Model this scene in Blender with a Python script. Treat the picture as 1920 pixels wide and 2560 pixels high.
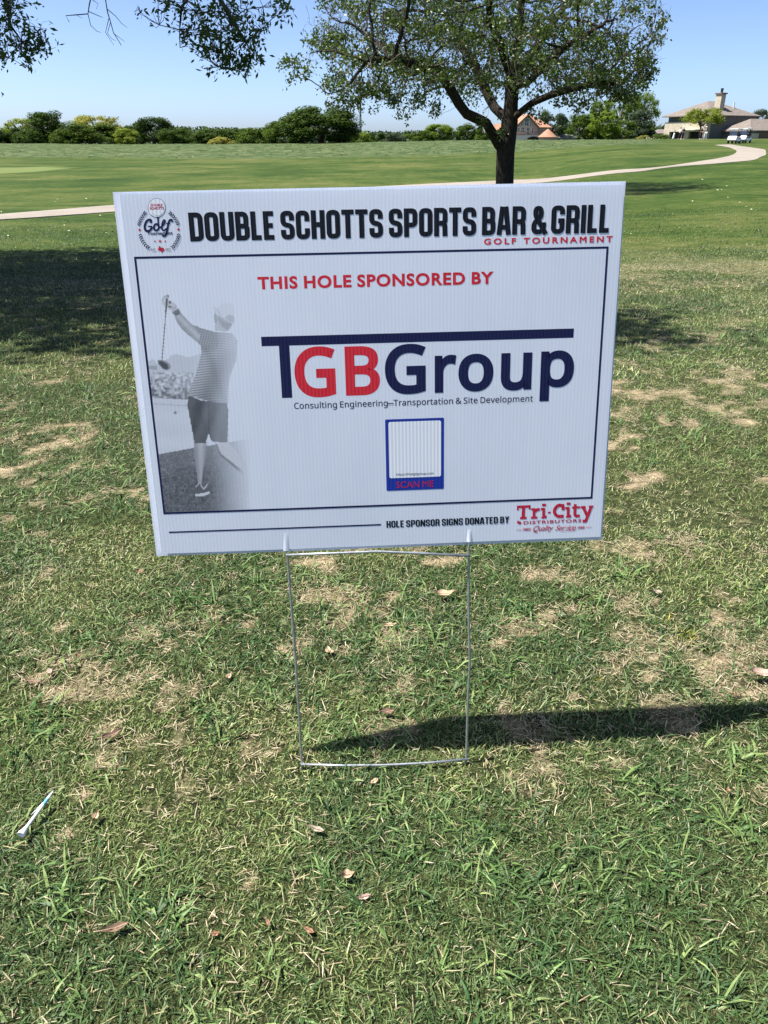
import bpy, bmesh, math, random, json
import numpy as np
from mathutils import Vector, Matrix, Euler

random.seed(7)
RNG = np.random.default_rng(11)
for _o in list(bpy.data.objects):
    bpy.data.objects.remove(_o)
SC = bpy.context.scene
COL = SC.collection
R = math.radians

# ---------------------------------------------------------------- camera
FPX = 1923.0                       # focal length in pixels of the 1920 x 2560 photograph
PITCH = math.atan((1280.0 - 348.0) / FPX)
EYE = 0.88
cam_d = bpy.data.cameras.new("camera")
cam = bpy.data.objects.new("camera", cam_d)
COL.objects.link(cam)
cam_d.sensor_fit = 'VERTICAL'
cam_d.sensor_height = 24.0
cam_d.lens = 24.0 * FPX / 2560.0
cam_d.clip_start = 0.02
cam_d.clip_end = 6000.0
cam.location = (0, 0, EYE)
cam.rotation_euler = (math.pi / 2 - PITCH, 0, 0)
SC.camera = cam

# ---------------------------------------------------------------- sky, sun, exposure
SUN_EL = R(62.0)
SUN_AZ = R(-92.3)                  # measured from +Y towards +X: the sun stands to the left
sun_dir = Vector((math.sin(SUN_AZ) * math.cos(SUN_EL), math.cos(SUN_AZ) * math.cos(SUN_EL), math.sin(SUN_EL)))
world = bpy.data.worlds.new("World")
SC.world = world
world.use_nodes = True
wn = world.node_tree.nodes
wl = world.node_tree.links
bgn = wn.get("Background") or wn.new("ShaderNodeBackground")
sky = wn.new("ShaderNodeTexSky")
sky.sky_type = 'NISHITA'
sky.sun_disc = False
sky.sun_elevation = SUN_EL
sky.sun_rotation = SUN_AZ
sky.altitude = 200
sky.air_density = 0.45
sky.dust_density = 1.3
sky.ozone_density = 3.5
wl.new(sky.outputs[0], bgn.inputs[0])
bgn.inputs[1].default_value = 0.11
sun_d = bpy.data.lights.new("sun", 'SUN')
sun_d.energy = 5.0
sun_d.angle = R(0.53)
sun_d.color = (1.0, 0.965, 0.91)
sun = bpy.data.objects.new("sun", sun_d)
COL.objects.link(sun)
sun.location = (-20, 0, 30)
sun.rotation_euler = sun_dir.to_track_quat('Z', 'Y').to_euler()
SC.view_settings.view_transform = 'Standard'
SC.view_settings.look = 'None'
SC.view_settings.gamma = 1.0
SC.view_settings.use_curve_mapping = False
SC.view_settings.exposure = 1.16
SC.cycles.max_bounces = 6
SC.cycles.transparent_max_bounces = 8

# ---------------------------------------------------------------- object helpers
def tag(o, label=None, cat=None, group=None, kind=None):
    if label: o["label"] = label
    if cat: o["category"] = cat
    if group: o["group"] = group
    if kind: o["kind"] = kind
    return o

def empty(name, loc=(0, 0, 0), rz=0.0):
    o = bpy.data.objects.new(name, None)
    COL.objects.link(o)
    o.empty_display_size = 0.1
    o.location = loc
    o.rotation_euler = (0, 0, rz)
    return o

def link(name, me, mat=None, parent=None):
    o = bpy.data.objects.new(name, me)
    COL.objects.link(o)
    if mat is not None and len(me.materials) == 0:
        for m in (mat if isinstance(mat, (list, tuple)) else [mat]):
            me.materials.append(m)
    if parent is not None:
        o.parent = parent
    return o

def np_mesh(name, verts, faces, smooth=False, attrs=None, mat_idx=None):
    """verts (n,3) array; faces (m,k) int array (all the same k)"""
    verts = np.asarray(verts, dtype=np.float32)
    faces = np.asarray(faces, dtype=np.int32)
    me = bpy.data.meshes.new(name)
    m, k = faces.shape
    me.vertices.add(len(verts))
    me.vertices.foreach_set("co", verts.ravel())
    me.loops.add(m * k)
    me.loops.foreach_set("vertex_index", faces.ravel())
    me.polygons.add(m)
    me.polygons.foreach_set("loop_start", np.arange(0, m * k, k, dtype=np.int32))
    me.polygons.foreach_set("loop_total", np.full(m, k, dtype=np.int32))
    if mat_idx is not None:
        me.polygons.foreach_set("material_index", np.asarray(mat_idx, dtype=np.int32))
    me.polygons.foreach_set("use_smooth", np.full(m, bool(smooth)))
    me.update(calc_edges=True)
    if attrs:
        for an, (typ, data) in attrs.items():
            a = me.attributes.new(an, typ, 'POINT')
            if typ == 'FLOAT_COLOR':
                a.data.foreach_set("color", np.asarray(data, dtype=np.float32).ravel())
            else:
                a.data.foreach_set("value", np.asarray(data, dtype=np.float32).ravel())
    return me

class MB:
    """collects simple shapes and builds them as one mesh"""
    def __init__(s):
        s.v = []; s.f = []; s.mi = []; s.cur = 0
    def add(s, vs, fs):
        b = len(s.v)
        s.v += [tuple(v) for v in vs]
        s.f += [tuple(b + i for i in f) for f in fs]
        s.mi += [s.cur] * len(fs)
        return s
    def box(s, x0, x1, y0, y1, z0, z1, M=None):
        vs = [Vector((x, y, z)) for x in (x0, x1) for y in (y0, y1) for z in (z0, z1)]
        if M is not None: vs = [M @ v for v in vs]
        s.add(vs, [(0, 1, 3, 2), (4, 6, 7, 5), (0, 4, 5, 1), (2, 3, 7, 6), (0, 2, 6, 4), (1, 5, 7, 3)])
        return s
    def tube(s, pts, rad, n=8, cap=True):
        pts = [Vector(p) for p in pts]
        rr = rad if isinstance(rad, (list, tuple)) else [rad] * len(pts)
        rings = []
        prev = None
        for i, p in enumerate(pts):
            d = (pts[min(i + 1, len(pts) - 1)] - pts[max(i - 1, 0)])
            if d.length < 1e-9: d = Vector((0, 0, 1))
            d.normalize()
            if prev is None:
                a = Vector((0, 0, 1)) if abs(d.z) < 0.9 else Vector((1, 0, 0))
                u = d.cross(a).normalized()
            else:
                u = (prev - d * prev.dot(d))
                if u.length < 1e-6: u = d.orthogonal()
                u.normalize()
            prev = u
            w = d.cross(u)
            rings.append([p + (u * math.cos(2 * math.pi * k / n) + w * math.sin(2 * math.pi * k / n)) * rr[i] for k in range(n)])
        vs = [v for r in rings for v in r]
        fs = []
        for i in range(len(rings) - 1):
            for k in range(n):
                a = i * n + k; b = i * n + (k + 1) % n
                fs.append((a, b, b + n, a + n))
        if cap:
            fs.append(tuple(reversed(range(n))))
            fs.append(tuple(range((len(rings) - 1) * n, len(rings) * n)))
        return s.add(vs, fs)
    def lathe(s, prof, n=20, M=None):
        vs = []; fs = []
        for (r, z) in prof:
            for k in range(n):
                a = 2 * math.pi * k / n
                v = Vector((r * math.cos(a), r * math.sin(a), z))
                vs.append(M @ v if M is not None else v)
        for i in range(len(prof) - 1):
            for k in range(n):
                a = i * n + k; b = i * n + (k + 1) % n
                fs.append((a, b, b + n, a + n))
        return s.add(vs, fs)
    def prism(s, poly, y0, y1, M=None):
        """outline in (x, z), extruded along y"""
        n = len(poly)
        vs = [Vector((x, y0, z)) for x, z in poly] + [Vector((x, y1, z)) for x, z in poly]
        if M is not None: vs = [M @ v for v in vs]
        fs = [tuple(range(n)), tuple(reversed(range(n, 2 * n)))]
        for i in range(n):
            j = (i + 1) % n
            fs.append((i, i + n, j + n, j))
        return s.add(vs, fs)
    def mesh(s, name, smooth=False):
        me = bpy.data.meshes.new(name)
        me.from_pydata([tuple(v) for v in s.v], [], s.f)
        me.polygons.foreach_set("material_index", s.mi)
        me.polygons.foreach_set("use_smooth", [bool(smooth)] * len(s.f))
        me.update()
        return me
    def build(s, name, mat, parent=None, smooth=False, bevel=0.0):
        o = link(name, s.mesh(name, smooth), mat, parent)
        if bevel > 0:
            bm = bmesh.new(); bm.from_mesh(o.data)
            bmesh.ops.bevel(bm, geom=bm.edges[:], offset=bevel, segments=2, affect='EDGES', clamp_overlap=True)
            bm.to_mesh(o.data); bm.free()
        return o

# ---------------------------------------------------------------- materials
def new_mat(name):
    m = bpy.data.materials.new(name)
    m.use_nodes = True
    nt = m.node_tree
    nt.nodes.clear()
    out = nt.nodes.new("ShaderNodeOutputMaterial")
    return m, nt, out

def principled(nt, out, color=(0.5, 0.5, 0.5), rough=0.6, spec=0.5, metal=0.0, trans=0.0):
    b = nt.nodes.new("ShaderNodeBsdfPrincipled")
    b.inputs["Base Color"].default_value = (*color, 1)
    b.inputs["Roughness"].default_value = rough
    b.inputs["Specular IOR Level"].default_value = spec
    b.inputs["Metallic"].default_value = metal
    b.inputs["Transmission Weight"].default_value = trans
    nt.links.new(b.outputs[0], out.inputs[0])
    return b

def tex_noise(nt, scale, detail=4, rough=0.55, vec=None, dist=0.0):
    n = nt.nodes.new("ShaderNodeTexNoise")
    n.inputs["Scale"].default_value = scale
    n.inputs["Detail"].default_value = detail
    n.inputs["Roughness"].default_value = rough
    n.inputs["Distortion"].default_value = dist
    if vec is not None: nt.links.new(vec, n.inputs["Vector"])
    return n

def ramp(nt, fac, stops):
    r = nt.nodes.new("ShaderNodeValToRGB")
    el = r.color_ramp.elements
    while len(el) < len(stops): el.new(0.5)
    for e, (p, c) in zip(el, stops):
        e.position = p
        e.color = (*c, 1) if len(c) == 3 else c
    nt.links.new(fac, r.inputs[0])
    return r

def mix_col(nt, a, b, fac, mode='MIX'):
    n = nt.nodes.new("ShaderNodeMix")
    n.data_type = 'RGBA'; n.blend_type = mode
    for sock, val in ((n.inputs[0], fac), (n.inputs[6], a), (n.inputs[7], b)):
        if hasattr(val, "is_linked") or isinstance(val, bpy.types.NodeSocket): nt.links.new(val, sock)
        elif isinstance(val, (int, float)): sock.default_value = val
        else: sock.default_value = (*val, 1)
    return n.outputs[2]

def math_n(nt, op, a, b=None, c=None, clamp=False):
    n = nt.nodes.new("ShaderNodeMath"); n.operation = op; n.use_clamp = clamp
    for i, v in enumerate((a, b, c)):
        if v is None: continue
        if isinstance(v, (int, float)): n.inputs[i].default_value = v
        else: nt.links.new(v, n.inputs[i])
    return n.outputs[0]

def attr_n(nt, name):
    n = nt.nodes.new("ShaderNodeAttribute"); n.attribute_name = name
    return n

def obj_coord(nt):
    return nt.nodes.new("ShaderNodeTexCoord").outputs["Object"]

def add_bump(nt, bsdf, height, strength=0.3, dist=0.01):
    b = nt.nodes.new("ShaderNodeBump")
    b.inputs["Strength"].default_value = strength
    b.inputs["Distance"].default_value = dist
    nt.links.new(height, b.inputs["Height"])
    nt.links.new(b.outputs[0], bsdf.inputs["Normal"])
    return b

def simple_mat(name, color, rough=0.6, spec=0.4, metal=0.0, var=0.12, vscale=4.0, bump=0.0, bscale=40.0):
    """plain paint or cloth with a little uneven colour"""
    m, nt, out = new_mat(name)
    b = principled(nt, out, color, rough, spec, metal)
    oc = obj_coord(nt)
    n = tex_noise(nt, vscale, 5, 0.6, oc)
    lo = tuple(c * (1 - var) for c in color); hi = tuple(min(1, c * (1 + var)) for c in color)
    r = ramp(nt, n.outputs[0], [(0.3, lo), (0.7, hi)])
    nt.links.new(r.outputs[0], b.inputs["Base Color"])
    if bump:
        n2 = tex_noise(nt, bscale, 3, 0.6, oc)
        add_bump(nt, b, n2.outputs[0], bump, 0.01)
    return m

# ---------------------------------------------------------------- numpy noise
_tabs = {}
def vnoise(x, y, seed=0):
    if seed not in _tabs:
        _tabs[seed] = np.random.default_rng(1000 + seed).random((256, 256))
    T = _tabs[seed]
    xi = np.floor(x).astype(np.int64); yi = np.floor(y).astype(np.int64)
    fx = x - xi; fy = y - yi
    fx = fx * fx * (3 - 2 * fx); fy = fy * fy * (3 - 2 * fy)
    a = T[xi & 255, yi & 255]; b = T[(xi + 1) & 255, yi & 255]
    c = T[xi & 255, (yi + 1) & 255]; d = T[(xi + 1) & 255, (yi + 1) & 255]
    return (a * (1 - fx) + b * fx) * (1 - fy) + (c * (1 - fx) + d * fx) * fy

def fbm(x, y, scale, seed=0, octv=4, gain=0.5):
    x = np.asarray(x, dtype=float) * scale; y = np.asarray(y, dtype=float) * scale
    s = 0; amp = 1; tot = 0
    for i in range(octv):
        s = s + amp * vnoise(x + 17.3 * i, y + 9.1 * i, seed + i)
        tot += amp; amp *= gain; x = x * 2.03; y = y * 2.03
    return s / tot

def sstep(t):
    t = np.clip(t, 0, 1)
    return t * t * (3 - 2 * t)

# ---------------------------------------------------------------- terrain
_DK = np.array([0, 3, 10, 20, 30, 40, 50, 65, 80, 100, 120, 137, 155, 200, 260, 420, 3200.0])
_AK = np.array([-0.15, 0.15, 0.30, 0.47])
_ZK = np.array([
    [0, 0, -.43, -.85, -1.2, -1.25, -1.25, -1.22, -1.2, -1.1, -.35, .15, .05, -1.2, -2, -2.5, -3],
    [0, 0, -.41, -.80, -1.1, -1.15, -1.12, -1.02, -.9, -.6, .35, .72, .70, .2, -.6, -2, -3],
    [0, 0, -.36, -.62, -.75, -.62, -.42, -.2, -.02, .25, .52, .86, .90, .92, .8, -1, -3],
    [0, 0, -.30, -.50, -.50, -.25, .05, .14, .20, .27, .33, .86, .92, 1.0, 1.0, .2, -3]])
def _herm(D, zk):
    m = np.gradient(zk, _DK)
    i = np.clip(np.searchsorted(_DK, D, side='right') - 1, 0, len(_DK) - 2)
    h = _DK[i + 1] - _DK[i]; t = np.clip((D - _DK[i]) / h, 0, 1)
    return ((2 * t**3 - 3 * t**2 + 1) * zk[i] + (t**3 - 2 * t**2 + t) * h * m[i]
            + (-2 * t**3 + 3 * t**2) * zk[i + 1] + (t**3 - t**2) * h * m[i + 1])
def terrain(x, y):
    x = np.asarray(x, dtype=float); y = np.asarray(y, dtype=float)
    D = np.clip(y, 0, 3200)
    a = np.clip(x / np.maximum(y, 8.0), _AK[0], _AK[-1])
    prof = [_herm(D, z) for z in _ZK]
    z = prof[0]
    for k in range(3):
        t = sstep((a - _AK[k]) / (_AK[k + 1] - _AK[k]))
        z = z * (1 - t) + prof[k + 1] * t if k else prof[0] * (1 - t) + prof[1] * t
    far = sstep((D - 6) / 20)
    z = z + far * 0.10 * (fbm(x, y, 0.06, 3, 3) - 0.5)
    z = z + sstep((D - 100) / 15) * sstep((220 - D) / 60) * 0.25 * (fbm(x, y, 0.12, 5, 3) - 0.5) * sstep((0.36 - a) / 0.1)
    z = z + 0.022 * (fbm(x, y, 1.6, 8, 3) - 0.5) * (1 - far)
    return z
def tz(x, y):
    return float(terrain(np.array([x]), np.array([y]))[0])

_CP, _SP = math.cos(PITCH), math.sin(PITCH)
def ray(u, v):
    """direction of the line of sight through a point of the photograph (1920 x 2560)"""
    cx, cy = (u - 960) / FPX, -(v - 1280) / FPX
    return np.array([cx, cy * _SP + _CP, cy * _CP - _SP])
def at_dist(u, v, D):
    d = ray(u, v); t = D / d[1]
    return Vector((d[0] * t, D, EYE + d[2] * t))
def on_ground(u, v, dmin=0.3, dmax=900):
    d = ray(u, v); d = d / d[1]
    Ds = np.concatenate([np.arange(dmin, 20, 0.02), np.arange(20, dmax, 0.25)])
    h = EYE + d[2] * Ds - terrain(d[0] * Ds, Ds)
    k = np.where(h < 0)[0]
    k = int(k[0]) if len(k) else len(Ds) - 1
    if k > 0:
        t = h[k - 1] / (h[k - 1] - h[k] + 1e-12); D = Ds[k - 1] + t * (Ds[k] - Ds[k - 1])
    else: D = Ds[0]
    return Vector((d[0] * D, D, tz(d[0] * D, D)))
def dp(u, v): return u * 1920 / 1659.0, v * 1920 / 1659.0

# bare, straw-coloured places and yellow clumps seen in the photograph (u, v, half width, half height)
_BARE = [(1330,1441,45,25),(1634,1393,35,20),(1634,1688,45,25),(1820,1545,60,40),(1786,1658,50,28),(1894,1736,35,22),
 (152,1566,35,18),(55,1498,25,15),(67,1633,35,12),(624,1561,50,18),(688,1430,25,12),(245,1895,35,15),(202,1979,35,20),
 (692,1865,30,20),(118,1730,50,18),(316,1738,30,15),(1849,865,40,12),(1905,679,35,8),(1606,705,50,8),(1697,996,120,18),
 (1740,1091,60,20),(1892,1004,35,15),(1914,1108,30,12),(1849,1304,80,32),(1567,1282,45,20),(1640,1165,28,8),
 (463,2255,40,25),(538,2295,30,35),(746,2214,22,45),(642,2180,40,20),(538,2214,30,18),(202,2330,30,15),(156,2090,20,10),
 (794,1402,75,22),(982,1495,40,20),(1123,1402,65,20),(976,1571,40,10),(709,1633,18,30),(970,1800,45,15),(794,1784,30,15),
 (60,952,80,12),(250,1110,60,14),(300,1185,45,12),(90,1245,60,12),(330,905,50,8),(1545,1050,40,10),(900,1725,30,10),
 (1450,1745,40,14),(1100,2110,22,12),(1290,2150,24,10),(1330,2285,30,10),(1250,1610,35,14),(1480,2400,25,12)]
BARE = []
for (u, v, ru, rv) in _BARE:
    c = on_ground(u, v); e = on_ground(u + ru, v); f1 = on_ground(u, v - rv); f2 = on_ground(u, v + rv)
    BARE.append((c.x, c.y, abs(e.x - c.x), abs(f1.y - f2.y) / 2, 0.84 if v > 1350 else 0.38))
_YEL = [(1712,1590,38,30),(1670,1545,20,12),(833,1500,14,16),(1240,1660,20,10),(350,1540,14,12),(1500,1700,16,10)]
YEL = []
for (u, v, ru, rv) in _YEL:
    c = on_ground(u, v); e = on_ground(u + ru, v); f1 = on_ground(u, v - rv); f2 = on_ground(u, v + rv)
    YEL.append((c.x, c.y, abs(e.x - c.x), abs(f1.y - f2.y) / 2, 1.0))
def _ell(x, y, L, warp=0.5):
    r = np.zeros_like(x)
    wx = (fbm(x, y, 9.0, 40, 3) - 0.5); wy = (fbm(x, y, 9.0, 44, 3) - 0.5)
    for (cx, cy, rx, ry, st_) in L:
        d = np.sqrt(((x - cx) / rx + warp * 3 * wx)**2 + ((y - cy) / ry + warp * 3 * wy)**2)
        r = np.maximum(r, st_ * sstep((1.15 - d) / 0.9))
    return r
def dryness(x, y):
    x = np.asarray(x, dtype=float); y = np.asarray(y, dtype=float)
    n = fbm(x, y, 8.0, 20, 4); m = fbm(x, y, 0.9, 24, 4); k = fbm(x, y, 24.0, 28, 3)
    near = np.clip((n - 0.50) * 1.9 + (m - 0.5) * 0.5 + (k - 0.5) * 1.7 + 0.08, 0, 0.52)
    near = near * (1 - 0.45 * sstep((1.0 - y) / 0.35))           # the turf nearest the photographer is fuller
    band = sstep((y - 1.6) / 0.5) * sstep((3.6 - y) / 1.0) * 0.16  # thin, straw-coloured strip behind the sign
    farn = np.clip((fbm(x * 0.45, y, 0.30, 31, 5, 0.62) - 0.5) * 3.0 + (fbm(x, y, 1.9, 36, 3) - 0.5) * 1.0 + 0.12, 0, 0.5)
    t = sstep((y - 3.0) / 5.0)
    d = near * (1 - t) + farn * t + band
    return np.clip(np.maximum(d, _ell(x, y, BARE)), 0, 1)

# one sheet, fine near the camera and coarse towards the horizon
def _axis(c0, lo, hi, a, b, n):
    t = np.linspace(-1, 1, 2 * n + 1)
    v = c0 + a * np.sinh(b * t)
    return v[(v >= lo) & (v <= hi)]
gx = _axis(0.0, -2600, 2600, 0.62, 9.05, 230)
gy = _axis(1.0, -30, 3150, 0.62, 9.3, 260)
GX, GY = np.meshgrid(gx, gy)
GZ = terrain(GX, GY)
nx, ny = len(gx), len(gy)
idx = np.arange(nx * ny).reshape(ny, nx)
gf = np.stack([idx[:-1, :-1], idx[:-1, 1:], idx[1:, 1:], idx[1:, :-1]], -1).reshape(-1, 4)
def rough_zone(x, y):
    """tall rough on the mound: 0..1"""
    a = x / np.maximum(y, 8)
    edge = 99 + 6 * (fbm(x, y, 0.03, 50, 2) - 0.5) + 6 * sstep((a - 0.05) / 0.2)
    r = sstep((y - edge) / 1.2) * sstep((0.335 - a + 0.02 * (vnoise(x * 0.1, y * 0.1, 51) - .5)) / 0.03)
    return r
def green_zone(x, y):
    c = on_ground(*dp(20, 367)); e = on_ground(*dp(142, 366))
    return sstep((1 - np.sqrt(((x - c.x) / (e.x - c.x))**2 + ((y - c.y) / 7.0)**2)) / 0.06)
me = np_mesh("ground", np.stack([GX, GY, GZ], -1).reshape(-1, 3), gf, smooth=True, attrs={
    "dry": ('FLOAT', dryness(GX, GY)), "rough_grass": ('FLOAT', rough_zone(GX, GY)),
    "putting": ('FLOAT', green_zone(GX, GY)), "lawn": ('FLOAT', sstep((np.hypot(GX, GY) - 3.0) / 10.0))})

m, nt, out = new_mat("turf ground")
b = principled(nt, out, rough=0.9, spec=0.1)
oc = obj_coord(nt)
geo = nt.nodes.new("ShaderNodeNewGeometry").outputs["Position"]
dry = attr_n(nt, "dry").outputs["Fac"]
# thatch: dead stems over brown earth
th1 = tex_noise(nt, 420, 4, 0.75, geo); th2 = tex_noise(nt, 45, 4, 0.6, geo)
thm = math_n(nt, 'ADD', math_n(nt, 'MULTIPLY', th1.outputs[0], 0.72), math_n(nt, 'MULTIPLY', th2.outputs[0], 0.28))
straw = ramp(nt, thm, [(0.38, (0.05, 0.036, 0.02)), (0.46, (0.24, 0.18, 0.105)), (0.54, (0.46, 0.37, 0.235)), (0.64, (0.64, 0.54, 0.37))])
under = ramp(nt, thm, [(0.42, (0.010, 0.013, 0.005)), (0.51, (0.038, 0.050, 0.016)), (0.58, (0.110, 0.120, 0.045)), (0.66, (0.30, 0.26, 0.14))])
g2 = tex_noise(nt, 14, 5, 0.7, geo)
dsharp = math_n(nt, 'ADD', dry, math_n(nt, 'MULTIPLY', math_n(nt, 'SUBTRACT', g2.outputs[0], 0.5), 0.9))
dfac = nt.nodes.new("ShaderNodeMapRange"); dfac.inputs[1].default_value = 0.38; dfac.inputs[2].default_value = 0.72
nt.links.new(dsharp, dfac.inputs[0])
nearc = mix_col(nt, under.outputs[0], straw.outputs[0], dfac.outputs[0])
# lawn further away, where single blades no longer show
l1 = tex_noise(nt, 0.30, 6, 0.62, geo, 0.4); l2 = tex_noise(nt, 3.2, 6, 0.72, geo); l3 = tex_noise(nt, 28, 4, 0.7, geo)
l4 = tex_noise(nt, 0.045, 3, 0.5, geo, 0.6)
lv = math_n(nt, 'ADD', math_n(nt, 'MULTIPLY', l1.outputs[0], 0.36), math_n(nt, 'MULTIPLY', l2.outputs[0], 0.38))
lv = math_n(nt, 'ADD', lv, math_n(nt, 'MULTIPLY', l4.outputs[0], 0.26))
lv = math_n(nt, 'ADD', lv, math_n(nt, 'MULTIPLY', math_n(nt, 'SUBTRACT', dry, 0.25), 0.12))
lawn = ramp(nt, lv, [(0.40, (0.021, 0.043, 0.006)), (0.47, (0.038, 0.065, 0.010)), (0.535, (0.068, 0.087, 0.019)), (0.63, (0.122, 0.120, 0.042))])
fine = ramp(nt, l3.outputs[0], [(0.3, (0.62, 0.62, 0.62)), (0.7, (1.3, 1.3, 1.3))])
lawnc = mix_col(nt, lawn.outputs[0], fine.outputs[0], 0.75, 'MULTIPLY')
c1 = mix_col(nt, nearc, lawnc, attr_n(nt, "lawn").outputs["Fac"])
r1 = tex_noise(nt, 0.8, 6, 0.7, geo, 0.5)
rc = ramp(nt, r1.outputs[0], [(0.37, (0.024, 0.046, 0.013)), (0.5, (0.054, 0.080, 0.026)), (0.64, (0.125, 0.142, 0.064))])
c2 = mix_col(nt, c1, rc.outputs[0], attr_n(nt, "rough_grass").outputs["Fac"])
c3 = mix_col(nt, c2, (0.115, 0.145, 0.045), attr_n(nt, "putting").outputs["Fac"])
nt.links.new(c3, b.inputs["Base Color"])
add_bump(nt, b, thm, 0.8, 0.008)
M_GROUND = m
ground = tag(link("ground", me, m), kind="structure")

# ---------------------------------------------------------------- cart path
_far = [(0,537),(140,526),(283.6,514),(520,494),(760,480),(960,466.4),(1243.6,452.5),(1284,450),(1440,438),(1596.6,422.5),(1741,405),(1810.7,393.5),(1836.7,384.8),(1839.6,376),(1822,368.6),(1788,363)]
_near = [(0,551),(140,541.5),(283.6,530.7),(520,512),(760,493),(960,476.2),(1243.6,462.5),(1284,460.5),(1440,447),(1573,431.5),(1683,418),(1862.8,403.4),(1903,392.4),(1915,383.7),(1899,372),(1828,361.7)]
A = [on_ground(*p) for p in _far]; B = [on_ground(*p) for p in _near]
def resample(P, n):
    P = np.array([list(p) for p in P]); d = np.r_[0, np.cumsum(np.linalg.norm(np.diff(P[:, :2], axis=0), axis=1))]
    d /= d[-1]; t = np.linspace(0, 1, n)
    k = np.arange(len(P)) / (len(P) - 1)
    return t, np.stack([np.interp(np.interp(t, k, k), k, P[:, j]) for j in range(2)], -1)
def smooth_curve(P, per=14):
    P = [Vector((p.x, p.y)) for p in P]; o = []
    for i in range(len(P) - 1):
        p0 = P[max(i - 1, 0)]; p1 = P[i]; p2 = P[i + 1]; p3 = P[min(i + 2, len(P) - 1)]
        for j in range(per):
            t = j / per
            o.append(0.5 * ((2 * p1) + (p2 - p0) * t + (2 * p0 - 5 * p1 + 4 * p2 - p3) * t * t + (3 * p1 - p0 - 3 * p2 + p3) * t**3))
    o.append(P[-1])
    return o
# carry on beyond the left edge of the photograph
A = [A[0] + (A[0] - A[1]) * 2.2] + A; B = [B[0] + (B[0] - B[1]) * 2.2] + B
CA = smooth_curve(A); CB = smooth_curve(B)
vs = []; fs = []
K = 6
for i, (p, q) in enumerate(zip(CA, CB)):
    e_ = (q - p).normalized(); p = p + e_ * float(fbm(np.array([i * .31]), np.array([3.]), 1.0, 210, 3)[0] - .5) * 0.16; q = q - e_ * float(fbm(np.array([i * .31]), np.array([9.]), 1.0, 214, 3)[0] - .5) * 0.16
    wob = 0.03 * math.sin(i * 0.9) + 0.02 * math.sin(i * 2.3)
    for k in range(K + 1):
        t = k / K
        x = p.x + (q.x - p.x) * t; y = p.y + (q.y - p.y) * t
        z = tz(x, y)
        e = 0.035 if 0 < k < K else 0.022
        vs.append((x, y, z + e))
    a = vs[-1 - K]; c = vs[-1]
    vs.append((a[0], a[1], a[2] - 0.12)); vs.append((c[0], c[1], c[2] - 0.12))
W_ = K + 3
for i in range(len(CA) - 1):
    for k in range(K): fs.append((i * W_ + k, i * W_ + k + 1, (i + 1) * W_ + k + 1, (i + 1) * W_ + k))
    fs.append((i * W_ + K + 1, i * W_, (i + 1) * W_, (i + 1) * W_ + K + 1))
    fs.append((i * W_ + K, i * W_ + K + 2, (i + 1) * W_ + K + 2, (i + 1) * W_ + K))
me = bpy.data.meshes.new("cart_path"); me.from_pydata(vs, [], fs); me.update()
m, nt, out = new_mat("worn concrete")
b = principled(nt, out, rough=0.85, spec=0.2)
oc = obj_coord(nt)
n1 = tex_noise(nt, 0.5, 6, 0.65, oc); n2 = tex_noise(nt, 9, 4, 0.7, oc)
v = math_n(nt, 'ADD', math_n(nt, 'MULTIPLY', n1.outputs[0], 0.6), math_n(nt, 'MULTIPLY', n2.outputs[0], 0.4))
rr = ramp(nt, v, [(0.3, (0.18, 0.155, 0.125)), (0.5, (0.25, 0.218, 0.18)), (0.7, (0.31, 0.272, 0.228))])
nt.links.new(rr.outputs[0], b.inputs["Base Color"])
add_bump(nt, b, n2.outputs[0], 0.3, 0.01)
tag(link("cart_path", me, m), kind="structure")
PATH_A = np.array([[p.x, p.y] for p in CA]); PATH_B = np.array([[p.x, p.y] for p in CB])

# ---------------------------------------------------------------- the yard sign
SX = Vector((0.99842, 0.05442, 0.01397)).normalized()
SY0 = Vector((-0.02159, 0.14196, 0.98964)); SY = (SY0 - SX * SY0.dot(SX)).normalized()
SZ = SX.cross(SY)
SCN = Vector((-0.00513, 0.97206, 0.59949))
M_SIGN = Matrix(((SX.x, SY.x, SZ.x, SCN.x), (SX.y, SY.y, SZ.y, SCN.y), (SX.z, SY.z, SZ.z, SCN.z), (0, 0, 0, 1)))
# measured layout of the print: photograph position -> metres on the panel (x right, y up, from the centre)
_H = np.array([[1.05111542e+00, 2.82885364e-02, 5.37875243e-04], [-3.03512109e-02, 1.04757392e+00, -1.80371702e-01], [-5.45050081e-02, 3.17798362e-01, 1.0]])
def PN(u, v):
    q = _H @ np.array([(u - 960) / FPX, -(v - 1280) / FPX, 1.0])
    return q[0] / q[2], q[1] / q[2]

foot = on_ground(757, 1926)
sign = empty("yard_sign", (0.0, foot.y, foot.z))
tag(sign, "white corrugated plastic yard sign with a sponsor logo on a thin wire stake", "sign")
M_LOC = Matrix.Translation(-Vector(sign.location)) @ M_SIGN     # children keep the panel's own frame
HW, HH = 0.3048, 0.2286

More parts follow.
